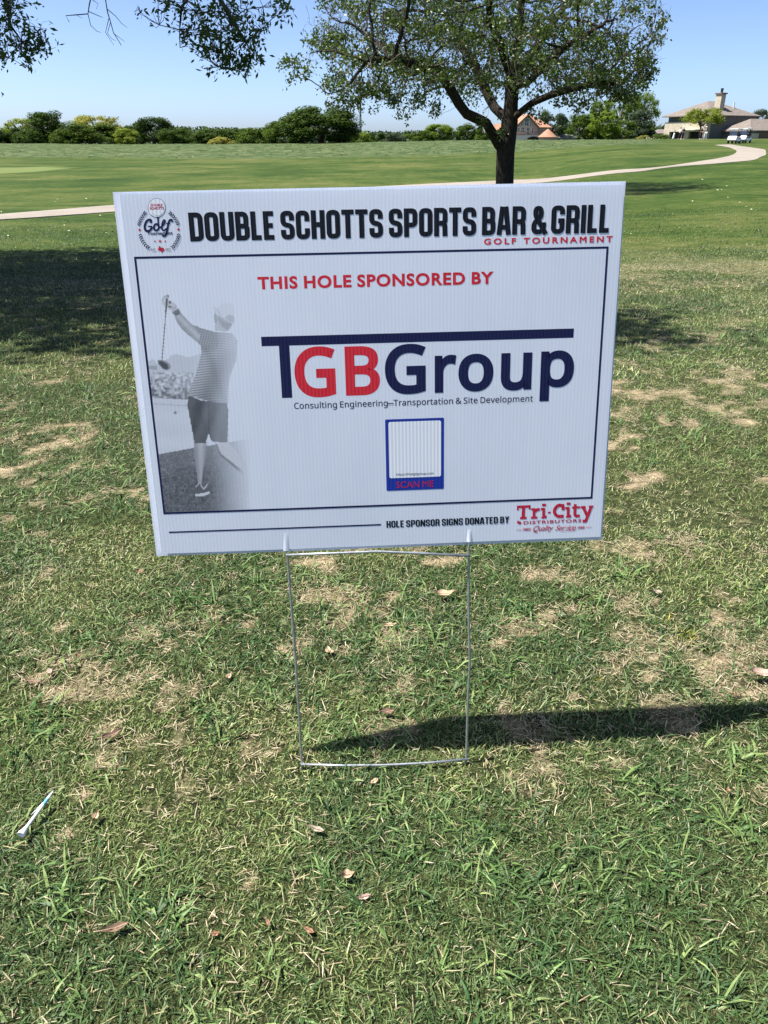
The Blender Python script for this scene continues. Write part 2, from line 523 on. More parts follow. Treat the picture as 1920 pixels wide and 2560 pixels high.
def ink(name, col, rough=0.7):
    m, nt, out = new_mat(name)
    b = principled(nt, out, col, rough, 0.15)
    oc = obj_coord(nt)
    w = nt.nodes.new("ShaderNodeTexWave"); w.wave_type = 'BANDS'; w.bands_direction = 'X'
    w.inputs["Scale"].default_value = 66.8
    nt.links.new(oc, w.inputs[0])
    hi = tuple(min(1, c * 1.12 + 0.006) for c in col); lo = tuple(c * 0.88 for c in col)
    r = ramp(nt, w.outputs[0], [(0.1, lo), (0.9, hi)])
    nt.links.new(r.outputs[0], b.inputs["Base Color"])
    return m
INK_BLACK = ink("ink near black", (0.004, 0.007, 0.014))
INK_NAVY = ink("ink navy", (0.008, 0.012, 0.060))
INK_BLUE = ink("ink royal blue", (0.010, 0.035, 0.30))
INK_RED = ink("ink red", (0.62, 0.025, 0.042))
INK_CRIM = ink("ink crimson", (0.50, 0.018, 0.05))
INK_WHITE = ink("ink white", (0.78, 0.80, 0.84))
INK_GREY = ink("ink pale grey", (0.50, 0.53, 0.58))

# corrugated polypropylene: thin skins over upright flutes
def panel_mat(photo=False):
    m, nt, out = new_mat("printed plastic" if photo else "corrugated plastic")
    b = principled(nt, out, (0.80, 0.815, 0.84), 0.38, 0.45)
    oc = obj_coord(nt)
    sep = nt.nodes.new("ShaderNodeSeparateXYZ"); nt.links.new(oc, sep.inputs[0])
    wob = tex_noise(nt, 9, 3, 0.6, oc)
    ph = math_n(nt, 'MULTIPLY', sep.outputs[0], 2 * math.pi / 0.0047)
    ph = math_n(nt, 'ADD', ph, math_n(nt, 'MULTIPLY', wob.outputs[0], 2.5))
    s = math_n(nt, 'SINE', ph)
    s01 = math_n(nt, 'MULTIPLY_ADD', s, 0.5, 0.5)
    low = tex_noise(nt, 55, 2, 0.5, None)
    mp = nt.nodes.new("ShaderNodeMapping"); mp.inputs["Scale"].default_value = (1, 0.03, 1)
    nt.links.new(oc, mp.inputs[0]); nt.links.new(mp.outputs[0], low.inputs["Vector"])
    f = math_n(nt, 'ADD', math_n(nt, 'MULTIPLY', s01, 0.62), math_n(nt, 'MULTIPLY', low.outputs[0], 0.5))
    r = ramp(nt, f, [(0.15, (0.79, 0.835, 0.93)), (0.8, (0.88, 0.905, 0.97))])
    sm = tex_noise(nt, 6, 5, 0.6, oc)
    sm2 = ramp(nt, sm.outputs[0], [(0.35, (0.955, 0.96, 0.965)), (0.6, (1, 1, 1))])
    c = mix_col(nt, r.outputs[0], sm2.outputs[0], 1.0, 'MULTIPLY')
    if photo:
        a = attr_n(nt, "print_tone")
        c = mix_col(nt, c, a.outputs["Color"], a.outputs["Alpha"])
    nt.links.new(c, b.inputs["Base Color"])
    add_bump(nt, b, f, 0.07, 0.0006)
    tl = nt.nodes.new("ShaderNodeBsdfTranslucent"); tl.inputs[0].default_value = (0.80, 0.87, 0.95, 1)
    mx = nt.nodes.new("ShaderNodeMixShader"); mx.inputs[0].default_value = 0.18
    nt.links.new(b.outputs[0], mx.inputs[1]); nt.links.new(tl.outputs[0], mx.inputs[2]); nt.links.new(mx.outputs[0], out.inputs[0])
    return m
M_PANEL = panel_mat()

def sheet(name, corners, zf, th, mat, label=None):
    """corrugated sheet: skins, closed sides, open flute ends showing between them top and bottom"""
    (x0, y1), (x1, y1b), (x1b, y0b), (x0b, y0) = corners      # TL TR BR BL
    g = MB(); sk = 0.00035; n = 24
    def P(s, t, z):
        xa = x0 + (x1 - x0) * s; ya = y1 + (y1b - y1) * s
        xb = x0b + (x1b - x0b) * s; yb = y0 + (y0b - y0) * s
        x = xb + (xa - xb) * t; y = yb + (ya - yb) * t
        # bows a little, as a thin sheet does
        bow = 0.0016 * math.sin(math.pi * s) * math.sin(math.pi * t) + 0.0008 * math.sin(5 * s + 2 * t)
        return (x, y, z + bow)
    for (za, zb, sg) in ((zf, zf - sk, 1), (zf - th + sk, zf - th, 1)):
        m = n
        top = [P(i / m, j / m, za) for j in range(m + 1) for i in range(m + 1)]
        bot = [P(i / m, j / m, zb) for j in range(m + 1) for i in range(m + 1)]
        nb = (m + 1)**2; fs = []
        for j in range(m):
            for i in range(m):
                a = j * (m + 1) + i
                fs.append((a, a + 1, a + m + 2, a + m + 1)); fs.append((nb + a, nb + a + m + 1, nb + a + m + 2, nb + a + 1))
        for i in range(m):
            for (a, c) in ((i, i + 1), (m * (m + 1) + i + 1, m * (m + 1) + i), ((i + 1) * (m + 1), i * (m + 1)), (i * (m + 1) + m, (i + 1) * (m + 1) + m)):
                fs.append((a, nb + a, nb + c, c))
        g.add(top + bot, fs)
    nr = 129
    for i in range(nr):
        s = i / (nr - 1); s = min(max(s, 0.0006), 0.9994)
        w = 0.0003
        q = [P(s, t, z) for t in (0.0006, 0.25, 0.5, 0.75, 0.9994) for z in (zf - sk, zf - th + sk)]
        vs = [(a[0] - w, a[1], a[2]) for a in q] + [(a[0] + w, a[1], a[2]) for a in q]
        fs = []
        for k in range(4):
            a = 2 * k
            fs += [(a, a + 1, a + 3, a + 2), (10 + a, 12 + a, 13 + a, 11 + a)]
        g.add(vs, fs)
    o = g.build(name, mat, sign)
    o.matrix_local = M_LOC.copy()
    return o
fc = [(-HW, HH), (HW, HH), (HW, -HH), (-HW, -HH)]
front = sheet("front_sheet", fc, 0.0, 0.004, M_PANEL)
bc = [PN(280.2, 485.0), PN(1563.4, 457.5), PN(1507.6, 1351.5), PN(393.0, 1392.5)]
kz = 1.0 + 0.0058 / 1.01
bc = [(x * kz, y * kz + 0.0009) for x, y in bc]
back = sheet("back_sheet", bc, -0.0058, 0.004, M_PANEL)

# --- flat print, built as thin shapes lying on the front skin
def bowz(x, y):
    s = (x + HW) / (2 * HW); t = (y + HH) / (2 * HH)
    return 0.0016 * math.sin(math.pi * s) * math.sin(math.pi * t) + 0.0008 * math.sin(5 * s + 2 * t)
_layer = [0]
class Ink:
    """collects flat shapes in panel metres"""
    def __init__(s): s.v = []; s.f = []; s.n = 0
    def poly(s, pts, lift=None):
        s.n += 1
        z = 0.00016 + 0.000003 * s.n if lift is None else lift
        b = len(s.v); s.v += [(x, y, z + bowz(x, y)) for x, y in pts]
        s.f.append(tuple(range(b, b + len(pts))))
    def strip(s, L, Rr, closed=False):
        s.n += 1
        z = 0.00016 + 0.000003 * s.n
        b = len(s.v); n = len(L)
        for p, q in zip(L, Rr):
            s.v.append((p[0], p[1], z + bowz(*p))); s.v.append((q[0], q[1], z + bowz(*q)))
        for i in range(n if closed else n - 1):
            j = (i + 1) % n
            s.f.append((b + 2 * i, b + 2 * i + 1, b + 2 * j + 1, b + 2 * j))
    def stroke(s, pts, w, T, closed=False):
        """pts in design space, T maps design space to the panel; w a width or a list of widths"""
        n = len(pts); L = []; Q = []
        for i in range(n):
            p = Vector(pts[i])
            if closed: a = Vector(pts[i - 1]); c = Vector(pts[(i + 1) % n])
            else: a = Vector(pts[max(i - 1, 0)]); c = Vector(pts[min(i + 1, n - 1)])
            d1 = (p - a); d2 = (c - p)
            if d1.length < 1e-9: d1 = d2.copy()
            if d2.length < 1e-9: d2 = d1.copy()
            d1.normalize(); d2.normalize()
            n1 = Vector((-d1.y, d1.x)); n2 = Vector((-d2.y, d2.x)); nn = (n1 + n2)
            if nn.length < 1e-6: nn = n1.copy()
            nn.normalize(); k = 1 / max(0.35, nn.dot(n1))
            ww = (w[i] if isinstance(w, (list, tuple)) else w) / 2
            L.append(T(*(p + nn * ww * k))); Q.append(T(*(p - nn * ww * k)))
        s.strip(L, Q, closed)
    def blob(s, c, rx, ry, ang, T, n=12):
        ca, sa = math.cos(ang), math.sin(ang)
        s.poly([T(c[0] + rx * math.cos(t) * ca - ry * math.sin(t) * sa, c[1] + rx * math.cos(t) * sa + ry * math.sin(t) * ca)
                for t in [2 * math.pi * k / n for k in range(n)]])
    def build(s, name, mat, label=None, parent=None):
        me = bpy.data.meshes.new(name); me.from_pydata(s.v, [], s.f)
        me.update()
        # every face looks towards the viewer
        bm = bmesh.new(); bm.from_mesh(me)
        for f in bm.faces:
            f.normal_update()
            if f.normal.z < 0: f.normal_flip()
        bm.to_mesh(me); bm.free()
        o = link(name, me, mat, parent or front)
        if label: o["label"] = label
        return o

def rp(pts, rad, closed=False, n=5):
    """round the corners of a path"""
    o = []; N = len(pts)
    for i, p in enumerate(pts):
        r = rad[i] if isinstance(rad, (list, tuple)) else rad
        if r <= 0 or (not closed and i in (0, N - 1)): o.append(p); continue
        P = Vector(p); A_ = Vector(pts[i - 1]); C_ = Vector(pts[(i + 1) % N])
        a = (A_ - P); c = (C_ - P); ra = min(r, a.length * 0.5); rc_ = min(r, c.length * 0.5)
        a = P + a.normalized() * ra; c = P + c.normalized() * rc_
        for k in range(n + 1):
            t = k / n
            q = a * (1 - t)**2 + P * 2 * t * (1 - t) + c * t * t
            o.append((q.x, q.y))
    return o

# condensed block letters, height 1
def block_glyph(ch, W, t):
    x0, x1, y0, y1, ym = t / 2, W - t / 2, t / 2, 1 - t / 2, 0.5
    r = 0.13; S = []
    def c(pts, rad, cl=True): S.append((rp(pts, rad, cl), cl))
    if ch in 'DO0': c([(x0, y0), (x1, y0), (x1, y1), (x0, y1)], [0, r, r, 0] if ch == 'D' else r)
    elif ch == 'U': c([(x0, 1), (x0, y0), (x1, y0), (x1, 1)], r, False)
    elif ch == 'B':
        c([(x0, ym), (x1 - .02, ym), (x1 - .02, y1), (x0, y1)], [0, r * .7, r, 0]); c([(x0, y0), (x1, y0), (x1, ym), (x0, ym)], [0, r, r * .7, 0])
    elif ch == 'L': c([(x0, 1), (x0, y0), (W - .03, y0)], 0, False)
    elif ch == 'E': c([(W - .03, y1), (x0, y1), (x0, y0), (W - .03, y0)], 0, False); c([(x0, ym), (W - .06, ym)], 0, False)
    elif ch == 'S': c([(x1, .66), (x1, y1), (x0, y1), (x0, ym + .03), (x1, ym - .03), (x1, y0), (x0, y0), (x0, .34)], r, False)
    elif ch == 'C': c([(x1, .62), (x1, y1), (x0, y1), (x0, y0), (x1, y0), (x1, .38)], r, False)
    elif ch == 'G': c([(x1, .68), (x1, y1), (x0, y1), (x0, y0), (x1, y0), (x1, .46), (W * .52, .46)], [0, r, r, r, r, 0, 0], False)
    elif ch == 'H': c([(x0, 0), (x0, 1)], 0, False); c([(x1, 0), (x1, 1)], 0, False); c([(x0, ym), (x1, ym)], 0, False)
    elif ch == 'T': c([(0, y1), (W, y1)], 0, False); c([(W / 2, 0), (W / 2, 1)], 0, False)
    elif ch == 'P': c([(x0, 0), (x0, .6)], 0, False); c([(x0, y1), (x1, y1), (x1, .42), (x0, .42)], [0, r, r, 0])
    elif ch == 'R': c([(x0, 0), (x0, .6)], 0, False); c([(x0, y1), (x1, y1), (x1, .46), (x0, .46)], [0, r, r, 0]); c([(x1 - .05, .46), (x1 - .01, .38), (x1, 0)], 0, False)
    elif ch == 'A': c([(x0 - .01, 0), (W / 2 - t * .32, 1)], 0, False); c([(x1 + .01, 0), (W / 2 + t * .32, 1)], 0, False); c([(x0 + .04, .27), (x1 - .04, .27)], 0, False)
    elif ch == 'I' or ch == '1': c([(W / 2, 0), (W / 2, 1)], 0, False)
    elif ch == 'N': c([(x0, 0), (x0, 1)], 0, False); c([(x1, 0), (x1, 1)], 0, False); c([(x0, 1), (x1, 0)], 0, False)
    elif ch == 'Y': c([(x0, 1), (W / 2, .42)], 0, False); c([(x1, 1), (W / 2, .42)], 0, False); c([(W / 2, .5), (W / 2, 0)], 0, False)
    elif ch == '&':
        c([(W + .03, 0.0), (x0 + .05, .66), (x0 + .05, y1), (x1 - .07, y1), (x1 - .07, .62), (x0, .40), (x0, y0), (x1 - .04, y0), (x1 + .03, .24), (x1 + .03, .42)], [0, .09, r, r, .09, r, r, r, .08, 0], False)
    elif ch == '9': c([(x0, .46), (x1, .46), (x1, y1), (x0, y1)], r); c([(x1, .6), (x1, y0), (x0, y0)], r, False)
    elif ch == '8': c([(x0, ym), (x1, ym), (x1, y1), (x0, y1)], r); c([(x0, y0), (x1, y0), (x1, ym), (x0, ym)], r)
    elif ch == '2': c([(x0, .72), (x0, y1), (x1, y1), (x1, ym), (x0, .3), (x0, y0), (W, y0)], [0, r, r, r, r, 0, 0], False)
    elif ch == '7': c([(0, y1), (x1, y1), (W * .4, 0)], 0, False)
    return S
def block_text(g, txt, p_bl, p_tr, gap=0.055, wch=0.44, t=0.16, space=0.2):
    widths = {'I': t * 1.05, '1': t * 1.4, 'E': .38, 'L': .37, 'T': .42, '&': .48, 'A': .48, 'Y': .46, 'N': .48}
    total = 0; pos = []
    for ch in txt:
        if ch == ' ': total += space; continue
        w = widths.get(ch, wch); pos.append((ch, total, w)); total += w + gap
    total -= gap
    (xa, ya), (xb, yb) = PN(*p_bl), PN(*p_tr)
    sx = (xb - xa) / total; sy = yb - ya
    for ch, x, w in pos:
        for pts, cl in block_glyph(ch, w, t):
            g.stroke(pts, t, lambda a, b_, x=x: (xa + (x + a) * sx, ya + b_ * sy), cl)

# outline letters (drawn here from stored curves)
GL = json.loads(r'''{"&":[492,[[[224,-7,187,-7,141,-7],[104,5,77,28,49,50],[36,83,36,125,36,159],[45,187,63,208,82,229],[107,248,139,266,125,282],[111,299,99,318,87,336],[81,358,81,382,81,415],[92,441,114,459,136,478],[166,487,204,487,240,487],[268,478,289,460,310,442],[320,416,320,383,320,355],[311,331,293,312,275,292],[252,274,224,258,268,216],[311,175,354,133,366,147],[375,163,382,181,390,199],[396,219,401,240,421,240],[441,240,461,240,454,211],[445,184,434,160,423,135],[409,114,392,95,425,64],[458,32,490,0,464,0],[437,0,410,0,391,19],[371,38,352,56,331,38],[307,22,281,11,255,-1]],[[172,309,188,293,214,308],[233,322,245,336,256,350],[262,366,262,383,262,400],[257,413,246,423,235,433],[221,439,202,439,183,439],[168,434,156,424,144,414],[138,400,138,383,138,367],[143,352,151,338,160,324]],[[161,46,189,46,217,46],[242,50,263,60,283,69],[300,80,314,93,268,139],[221,184,175,229,150,215],[132,200,118,185,104,171],[97,151,97,127,97,102],[106,83,122,68,139,53]]]],".":[180,[[[101,-9,89,-9,78,-9],[69,-6,60,1,52,9],[48,20,48,36,48,53],[52,64,60,71,69,78],[78,81,89,81,101,81],[111,78,119,71,127,64],[132,53,132,36,132,20],[127,9,119,1,111,-6]]]],"/":[250,[[[26,0,7,0,66,160],[126,320,185,480,205,480],[224,480,243,480,184,320],[124,160,64,0,45,0]]]],":":[180,[[[101,278,89,278,78,278],[69,282,60,289,52,296],[48,308,48,324,48,341],[52,353,60,359,69,366],[78,369,89,369,101,369],[111,366,119,359,127,353],[132,341,132,324,132,308],[127,296,119,289,111,282]],[[101,-9,89,-9,78,-9],[69,-6,60,1,52,9],[48,20,48,36,48,53],[52,64,60,71,69,78],[78,81,89,81,101,81],[111,78,119,71,127,64],[132,53,132,36,132,20],[127,9,119,1,111,-6]]]],"B":[437,[[[121,0,65,0,65,160],[65,320,65,480,111,480],[156,480,202,480,262,480],[307,471,338,453,369,435],[384,405,384,361,384,332],[376,309,361,290,345,272],[322,260,293,255,293,253],[293,252,293,251,313,248],[331,242,348,234,364,225],[377,213,386,197,396,182],[400,161,400,136,400,93],[385,59,356,36,326,12],[285,0,234,0,178,0]],[[126,326,126,275,155,275],[185,275,214,275,255,275],[284,282,299,295,314,308],[322,328,322,354,322,380],[312,399,294,411,275,422],[246,428,205,428,178,428],[152,428,126,428,126,377]],[[126,109,126,51,158,51],[190,51,222,51,265,51],[294,59,311,76,328,92],[336,114,336,141,336,166],[327,186,310,202,293,217],[262,225,218,225,187,225],[156,225,126,225,126,167]]]],"C":[424,[[[288,-7,261,-7,212,-7],[172,3,139,24,106,44],[82,72,65,109,49,147],[41,190,41,240,41,289],[50,331,67,368,85,405],[111,434,146,455,180,476],[222,486,271,486,322,486],[366,477,404,458,396,441],[388,424,379,407,365,414],[348,420,330,425,312,430],[292,433,271,433,219,433],[179,416,149,381,120,347],[105,300,105,240,105,180],[119,133,146,98,174,64],[215,46,270,46,291,46],[311,48,330,52,349,55],[367,60,385,65,385,48],[385,30,385,13,367,6],[348,1,329,-2,310,-5]]]],"D":[490,[[[110,0,65,0,65,160],[65,320,65,480,114,480],[164,480,213,480,261,480],[303,471,338,453,374,435],[401,408,420,374,440,339],[449,296,449,244,449,163],[427,102,383,61,339,20],[278,0,199,0,154,0]],[[126,177,126,52,147,52],[169,52,191,52,321,52],[385,115,385,242,385,306],[370,353,338,383,307,413],[262,428,204,428,178,428],[152,428,126,428,126,302]]]],"E":[373,[[[154,0,65,0,65,160],[65,320,65,480,154,480],[244,480,333,480,333,462],[333,444,333,426,264,426],[195,426,126,426,126,377],[126,327,126,277,191,277],[256,277,321,277,321,259],[321,242,321,224,256,224],[191,224,126,224,126,167],[126,110,126,53,195,53],[264,53,333,53,333,35],[333,18,333,0,244,0]]]],"G":[489,[[[304,-7,271,-7,221,-7],[179,3,145,23,111,43],[85,72,67,108,50,145],[41,189,41,240,41,290],[51,333,71,370,90,407],[119,435,155,456,192,476],[237,486,289,486,316,486],[342,484,366,479,390,474],[412,467,433,458,425,441],[417,423,410,406,393,413],[374,420,352,425,331,430],[309,433,286,433,229,433],[184,416,152,381,120,347],[104,300,104,240,104,202],[110,168,123,139,135,109],[154,87,181,70,207,54],[242,46,285,46,306,46],[324,47,338,49,353,51],[367,54,379,57,379,105],[379,152,379,199,344,199],[308,199,273,199,273,217],[273,235,273,253,329,253],[384,253,439,253,439,175],[439,96,439,18,413,10],[387,3,361,-1,334,-5]]]],"S":[369,[[[218,-7,166,-7,139,-7],[114,-5,91,-1,69,3],[49,9,34,16,34,35],[34,55,34,74,50,67],[70,60,94,54,118,49],[143,46,169,46,204,46],[231,53,249,66,268,80],[277,99,277,123,277,139],[273,152,267,163,260,173],[248,183,232,192,216,202],[193,211,164,222,123,236],[92,255,72,276,51,298],[40,327,40,364,40,390],[47,411,60,429,73,448],[91,462,114,471,137,481],[163,486,193,486,220,486],[244,484,266,479,288,474],[308,467,326,459,319,442],[313,425,307,408,290,415],[272,421,253,426,233,431],[213,433,192,433,162,433],[139,427,124,414,109,401],[101,384,101,363,101,347],[105,334,111,323,118,312],[129,303,144,294,160,286],[180,276,206,267,234,256],[258,245,278,233,297,222],[312,207,322,191,332,174],[337,153,337,128,337,86],[322,53,291,29,260,5]]]],"T":[373,[[[177,0,156,0,156,142],[156,284,156,426,107,426],[57,426,7,426,7,444],[7,462,7,480,126,480],[246,480,366,480,366,462],[366,444,366,426,316,426],[267,426,217,426,217,284],[217,142,217,0,197,0]]]],"a":[377,[[[175,-7,144,-7,112,-7],[85,2,63,19,42,36],[31,63,31,100,31,136],[45,164,73,183,101,202],[145,213,203,215,224,216],[244,216,265,217,265,224],[265,231,265,238,265,268],[258,289,245,301,232,313],[214,318,190,318,171,318],[153,316,136,310,119,304],[103,298,89,291,83,306],[77,320,71,335,86,344],[105,351,126,357,148,363],[170,366,193,366,237,366],[270,356,291,337,312,318],[322,287,322,245,322,163],[322,82,322,0,308,0],[294,0,279,0,276,17],[272,34,268,51,267,51],[266,51,265,51,250,31],[233,17,216,7,199,-2]],[[139,41,158,41,188,41],[214,49,234,66,254,83],[264,109,264,144,264,154],[264,165,264,176,246,175],[229,175,211,174,166,172],[135,165,118,152,101,140],[92,122,92,99,92,79],[98,64,110,55,123,46]]]],"b":[413,[[[272,-7,228,-7,199,-7],[176,-2,158,9,141,19],[126,31,116,46,115,46],[113,46,111,46,107,30],[103,15,99,0,85,0],[71,0,57,0,57,170],[57,340,57,510,77,510],[96,510,116,510,116,469],[116,428,116,386,116,371],[116,357,115,344,115,330],[114,320,113,312,114,312],[115,312,116,312,126,328],[141,340,158,351,176,361],[199,366,228,366,272,366],[308,350,335,319,363,288],[376,242,376,180,376,118],[362,72,335,40,308,9]],[[180,42,219,42,251,42],[275,54,291,78,307,102],[315,136,315,181,315,272],[283,317,218,317,180,317],[153,306,138,284,124,262],[116,228,116,182,116,181],[116,180,116,179,116,135],[123,101,138,78,153,54]]]],"c":[322,[[[222,-7,201,-7,170,-7],[141,0,117,13,92,26],[72,46,58,73,44,101],[37,135,37,178,37,222],[44,258,59,286,74,314],[94,334,119,347,145,360],[173,367,206,367,224,367],[242,365,259,361,276,357],[289,353,300,347,294,331],[288,315,282,298,271,302],[259,306,244,310,230,313],[217,315,204,315,133,315],[98,270,98,179,98,135],[107,102,124,79,141,56],[167,44,201,44,221,44],[238,46,253,50,268,54],[282,59,294,65,294,48],[294,30,294,13,282,6],[269,2,254,-2,240,-5]]]],"e":[379,[[[235,-7,210,-7,176,-7],[146,0,120,14,94,28],[73,49,59,76,44,104],[37,137,37,177,37,217],[44,251,57,279,70,307],[89,329,112,344,136,359],[164,367,196,367,227,367],[254,360,276,347,298,333],[315,314,327,290,339,265],[345,237,345,204,345,192],[345,180,345,169,262,169],[180,169,98,169,99,128],[109,97,129,76,149,54],[177,44,213,44,236,44],[256,46,274,50,291,54],[310,60,328,69,328,51],[328,34,328,17,310,9],[292,3,274,-1,256,-5]],[[103,248,99,216,161,216],[222,216,283,216,283,246],[276,271,262,290,247,309],[225,318,195,318,167,318],[145,309,129,291,112,273]]]],"g":[413,[[[250,-161,195,-161,142,-161],[99,-154,65,-138,65,-120],[65,-102,65,-84,101,-103],[145,-112,198,-112,229,-112],[253,-103,271,-85,289,-67],[298,-42,298,-11,298,-6],[298,-1,298,3,298,9],[298,16,298,27,299,37],[299,44,300,48,299,48],[298,48,297,48,273,11],[236,-7,185,-7,139,-7],[102,10,76,42,50,75],[37,121,37,179,37,237],[50,282,76,316,102,350],[139,367,185,367,208,367],[230,362,249,353,268,344],[284,331,298,312,299,312],[300,312,301,312,304,328],[306,344,309,360,325,360],[340,360,356,360,356,238],[356,116,356,-6,356,-58],[343,-96,317,-122,290,-148]],[[163,42,194,42,230,42],[257,51,273,71,290,90],[298,122,298,165,298,170],[298,175,298,179,298,229],[290,264,273,285,256,306],[229,317,193,317,163,317],[139,305,123,281,106,257],[98,223,98,179,98,134],[106,100,123,77,139,53]]]],"h":[415,[[[77,0,57,0,57,170],[57,340,57,510,77,510],[96,510,116,510,116,460],[116,411,116,361,116,343],[115,326,113,310,114,310],[116,310,117,310,128,329],[144,343,164,352,184,361],[206,366,229,366,273,366],[306,356,328,335,350,314],[361,281,361,234,361,156],[361,78,361,0,341,0],[322,0,302,0,302,77],[302,154,302,230,302,288],[275,317,222,317,181,317],[154,306,139,283,124,260],[116,228,116,186,116,124],[116,62,116,0,96,0]]]],"i":[173,[[[96,420,87,420,77,420],[69,423,62,429,56,435],[52,445,52,457,52,470],[56,480,62,486,69,492],[77,495,87,495,96,495],[104,492,111,486,118,480],[122,470,122,457,122,445],[118,435,111,429,104,423]],[[77,0,57,0,57,120],[57,240,57,360,77,360],[96,360,116,360,116,240],[116,120,116,0,96,0]]]],"l":[173,[[[77,0,57,0,57,170],[57,340,57,510,77,510],[96,510,116,510,116,340],[116,170,116,0,96,0]]]],"m":[628,[[[77,0,57,0,57,120],[57,240,57,360,73,360],[89,360,105,360,108,344],[111,327,113,311,115,311],[116,311,117,311,128,330],[143,344,162,353,181,362],[201,367,223,367,279,367],[316,347,333,306,334,306],[335,306,336,306,349,327],[365,342,386,352,407,362],[429,367,452,367,493,367],[523,356,543,335,563,315],[574,281,574,234,574,156],[574,78,574,0,554,0],[535,0,515,0,515,77],[515,154,515,232,515,289],[491,317,442,317,407,317],[382,307,367,287,352,267],[345,237,345,199,345,133],[345,66,345,0,325,0],[306,0,286,0,286,77],[286,154,286,232,286,289],[261,317,212,317,176,317],[151,306,137,283,123,261],[116,229,116,187,116,124],[116,62,116,0,96,0]]]],"n":[415,[[[77,0,57,0,57,120],[57,240,57,360,73,360],[89,360,105,360,108,344],[111,327,113,311,115,311],[116,311,117,311,128,330],[145,344,165,353,186,362],[208,367,230,367,273,367],[306,356,328,335,350,315],[361,281,361,234,361,156],[361,78,361,0,341,0],[322,0,302,0,302,77],[302,154,302,230,302,288],[275,317,222,317,182,317],[154,306,139,283,124,261],[116,229,116,187,116,124],[116,62,116,0,96,0]]]],"o":[406,[[[254,-7,202,-7,170,-7],[142,1,117,15,92,30],[73,51,58,79,44,107],[37,141,37,181,37,240],[52,286,82,318,112,351],[153,367,204,367,237,367],[266,359,290,345,315,330],[335,309,349,282,363,254],[370,221,370,181,370,121],[355,75,325,42,294,10]],[[167,42,203,42,240,42],[266,55,283,80,300,104],[309,138,309,181,309,223],[300,257,283,281,266,305],[240,317,203,317,166,317],[139,305,123,281,106,257],[98,223,98,181,98,138],[106,104,123,80,140,55]]]],"p":[413,[[[77,-161,57,-161,57,13],[57,186,57,360,73,360],[89,360,105,360,108,344],[111,327,113,311,114,311],[115,311,116,311,127,327],[141,340,158,351,176,361],[199,367,228,367,273,367],[308,351,335,320,363,289],[376,243,376,181,376,119],[363,73,335,41,308,9],[272,-7,228,-7,200,-7],[177,-1,159,9,141,20],[126,32,116,46,115,46],[113,46,112,46,113,38],[114,28,115,17,116,5],[116,-5,116,-13,116,-63],[116,-112,116,-161,96,-161]],[[180,42,219,42,241,42],[259,48,273,60,287,73],[298,89,305,110,312,131],[315,154,315,181,315,223],[307,255,291,280,275,305],[251,317,218,317,181,317],[155,307,140,286,125,266],[117,234,116,192,116,188],[116,184,116,181,116,136],[123,102,138,78,153,54]]]],"r":[277,[[[77,0,57,0,57,120],[57,240,57,360,73,360],[89,360,105,360,108,338],[110,316,112,294,113,294],[114,294,115,294,126,314],[141,331,160,345,178,360],[200,367,225,367,232,367],[239,366,247,366,255,365],[261,364,267,363,265,345],[262,326,260,308,254,310],[248,311,241,312,234,313],[227,313,221,313,203,313],[185,308,169,298,153,288],[140,274,131,256,121,237],[116,216,116,192,116,128],[116,64,116,0,96,0]]]],"s":[322,[[[192,-7,148,-7,123,-7],[101,-5,83,-1,65,3],[49,9,35,16,35,34],[35,52,35,70,49,63],[67,56,87,50,107,44],[128,41,149,41,179,41],[201,46,214,55,228,65],[234,78,234,94,234,103],[232,111,227,118,222,125],[213,133,200,140,188,147],[169,155,146,164,122,173],[103,182,86,191,69,200],[57,210,48,223,39,236],[34,252,34,271,34,302],[47,325,72,342,96,358],[129,367,169,367,191,367],[212,365,231,360,250,356],[268,350,284,343,277,327],[271,311,264,296,249,302],[233,307,216,312,200,316],[183,318,165,318,141,318],[123,314,110,307,97,299],[91,288,91,275,91,265],[94,256,99,249,105,243],[115,236,129,229,142,223],[160,215,183,206,206,198],[226,189,242,180,258,170],[270,160,279,147,287,135],[291,119,291,99,291,64],[278,38,253,20,227,2]]]],"t":[242,[[[178,-7,167,-7,148,-7],[131,-3,115,3,99,10],[86,21,77,37,67,53],[62,76,62,105,62,175],[62,244,62,314,45,314],[28,314,11,314,11,324],[11,333,11,343,28,350],[45,358,62,366,70,392],[78,417,86,443,98,443],[109,443,121,443,121,415],[121,388,121,360,156,360],[190,360,225,360,225,345],[225,330,225,314,190,314],[156,314,121,314,121,245],[121,176,121,106,121,84],[126,68,137,57,147,47],[161,42,177,42,186,42],[195,42,205,44,214,46],[222,47,228,49,228,34],[228,19,228,4,221,1],[212,-2,201,-4,189,-6]]]],"u":[415,[[[207,-7,184,-7,141,-7],[108,4,86,25,64,45],[53,79,53,124,53,203],[53,281,53,360,73,360],[93,360,113,360,113,283],[113,206,113,128,113,71],[139,42,193,42,233,42],[260,54,276,76,291,98],[299,131,299,173,299,235],[299,298,299,360,319,360],[338,360,358,360,358,240],[358,120,358,0,342,0],[326,0,310,0,307,16],[304,32,301,48,300,48],[299,48,298,48,287,29],[270,15,250,6,229,-2]]]],"v":[341,[[[159,0,136,0,91,120],[45,240,0,360,21,360],[42,360,63,360,89,289],[114,218,140,148,143,138],[147,127,151,115,155,103],[159,91,162,80,165,69],[167,60,169,52,169,52],[170,52,171,52,173,60],[176,69,179,81,182,92],[186,103,190,116,195,128],[198,138,201,148,227,218],[253,289,278,360,299,360],[320,360,341,360,296,240],[250,120,204,0,182,0]]]],"–":[403,[[[156,0,64,0,64,160],[64,320,64,480,156,480],[247,480,339,480,339,320],[339,160,339,0,247,0]],[[98,171,98,34,167,34],[236,34,306,34,306,171],[306,308,306,445,236,445],[167,445,98,445,98,308]]]]}''')
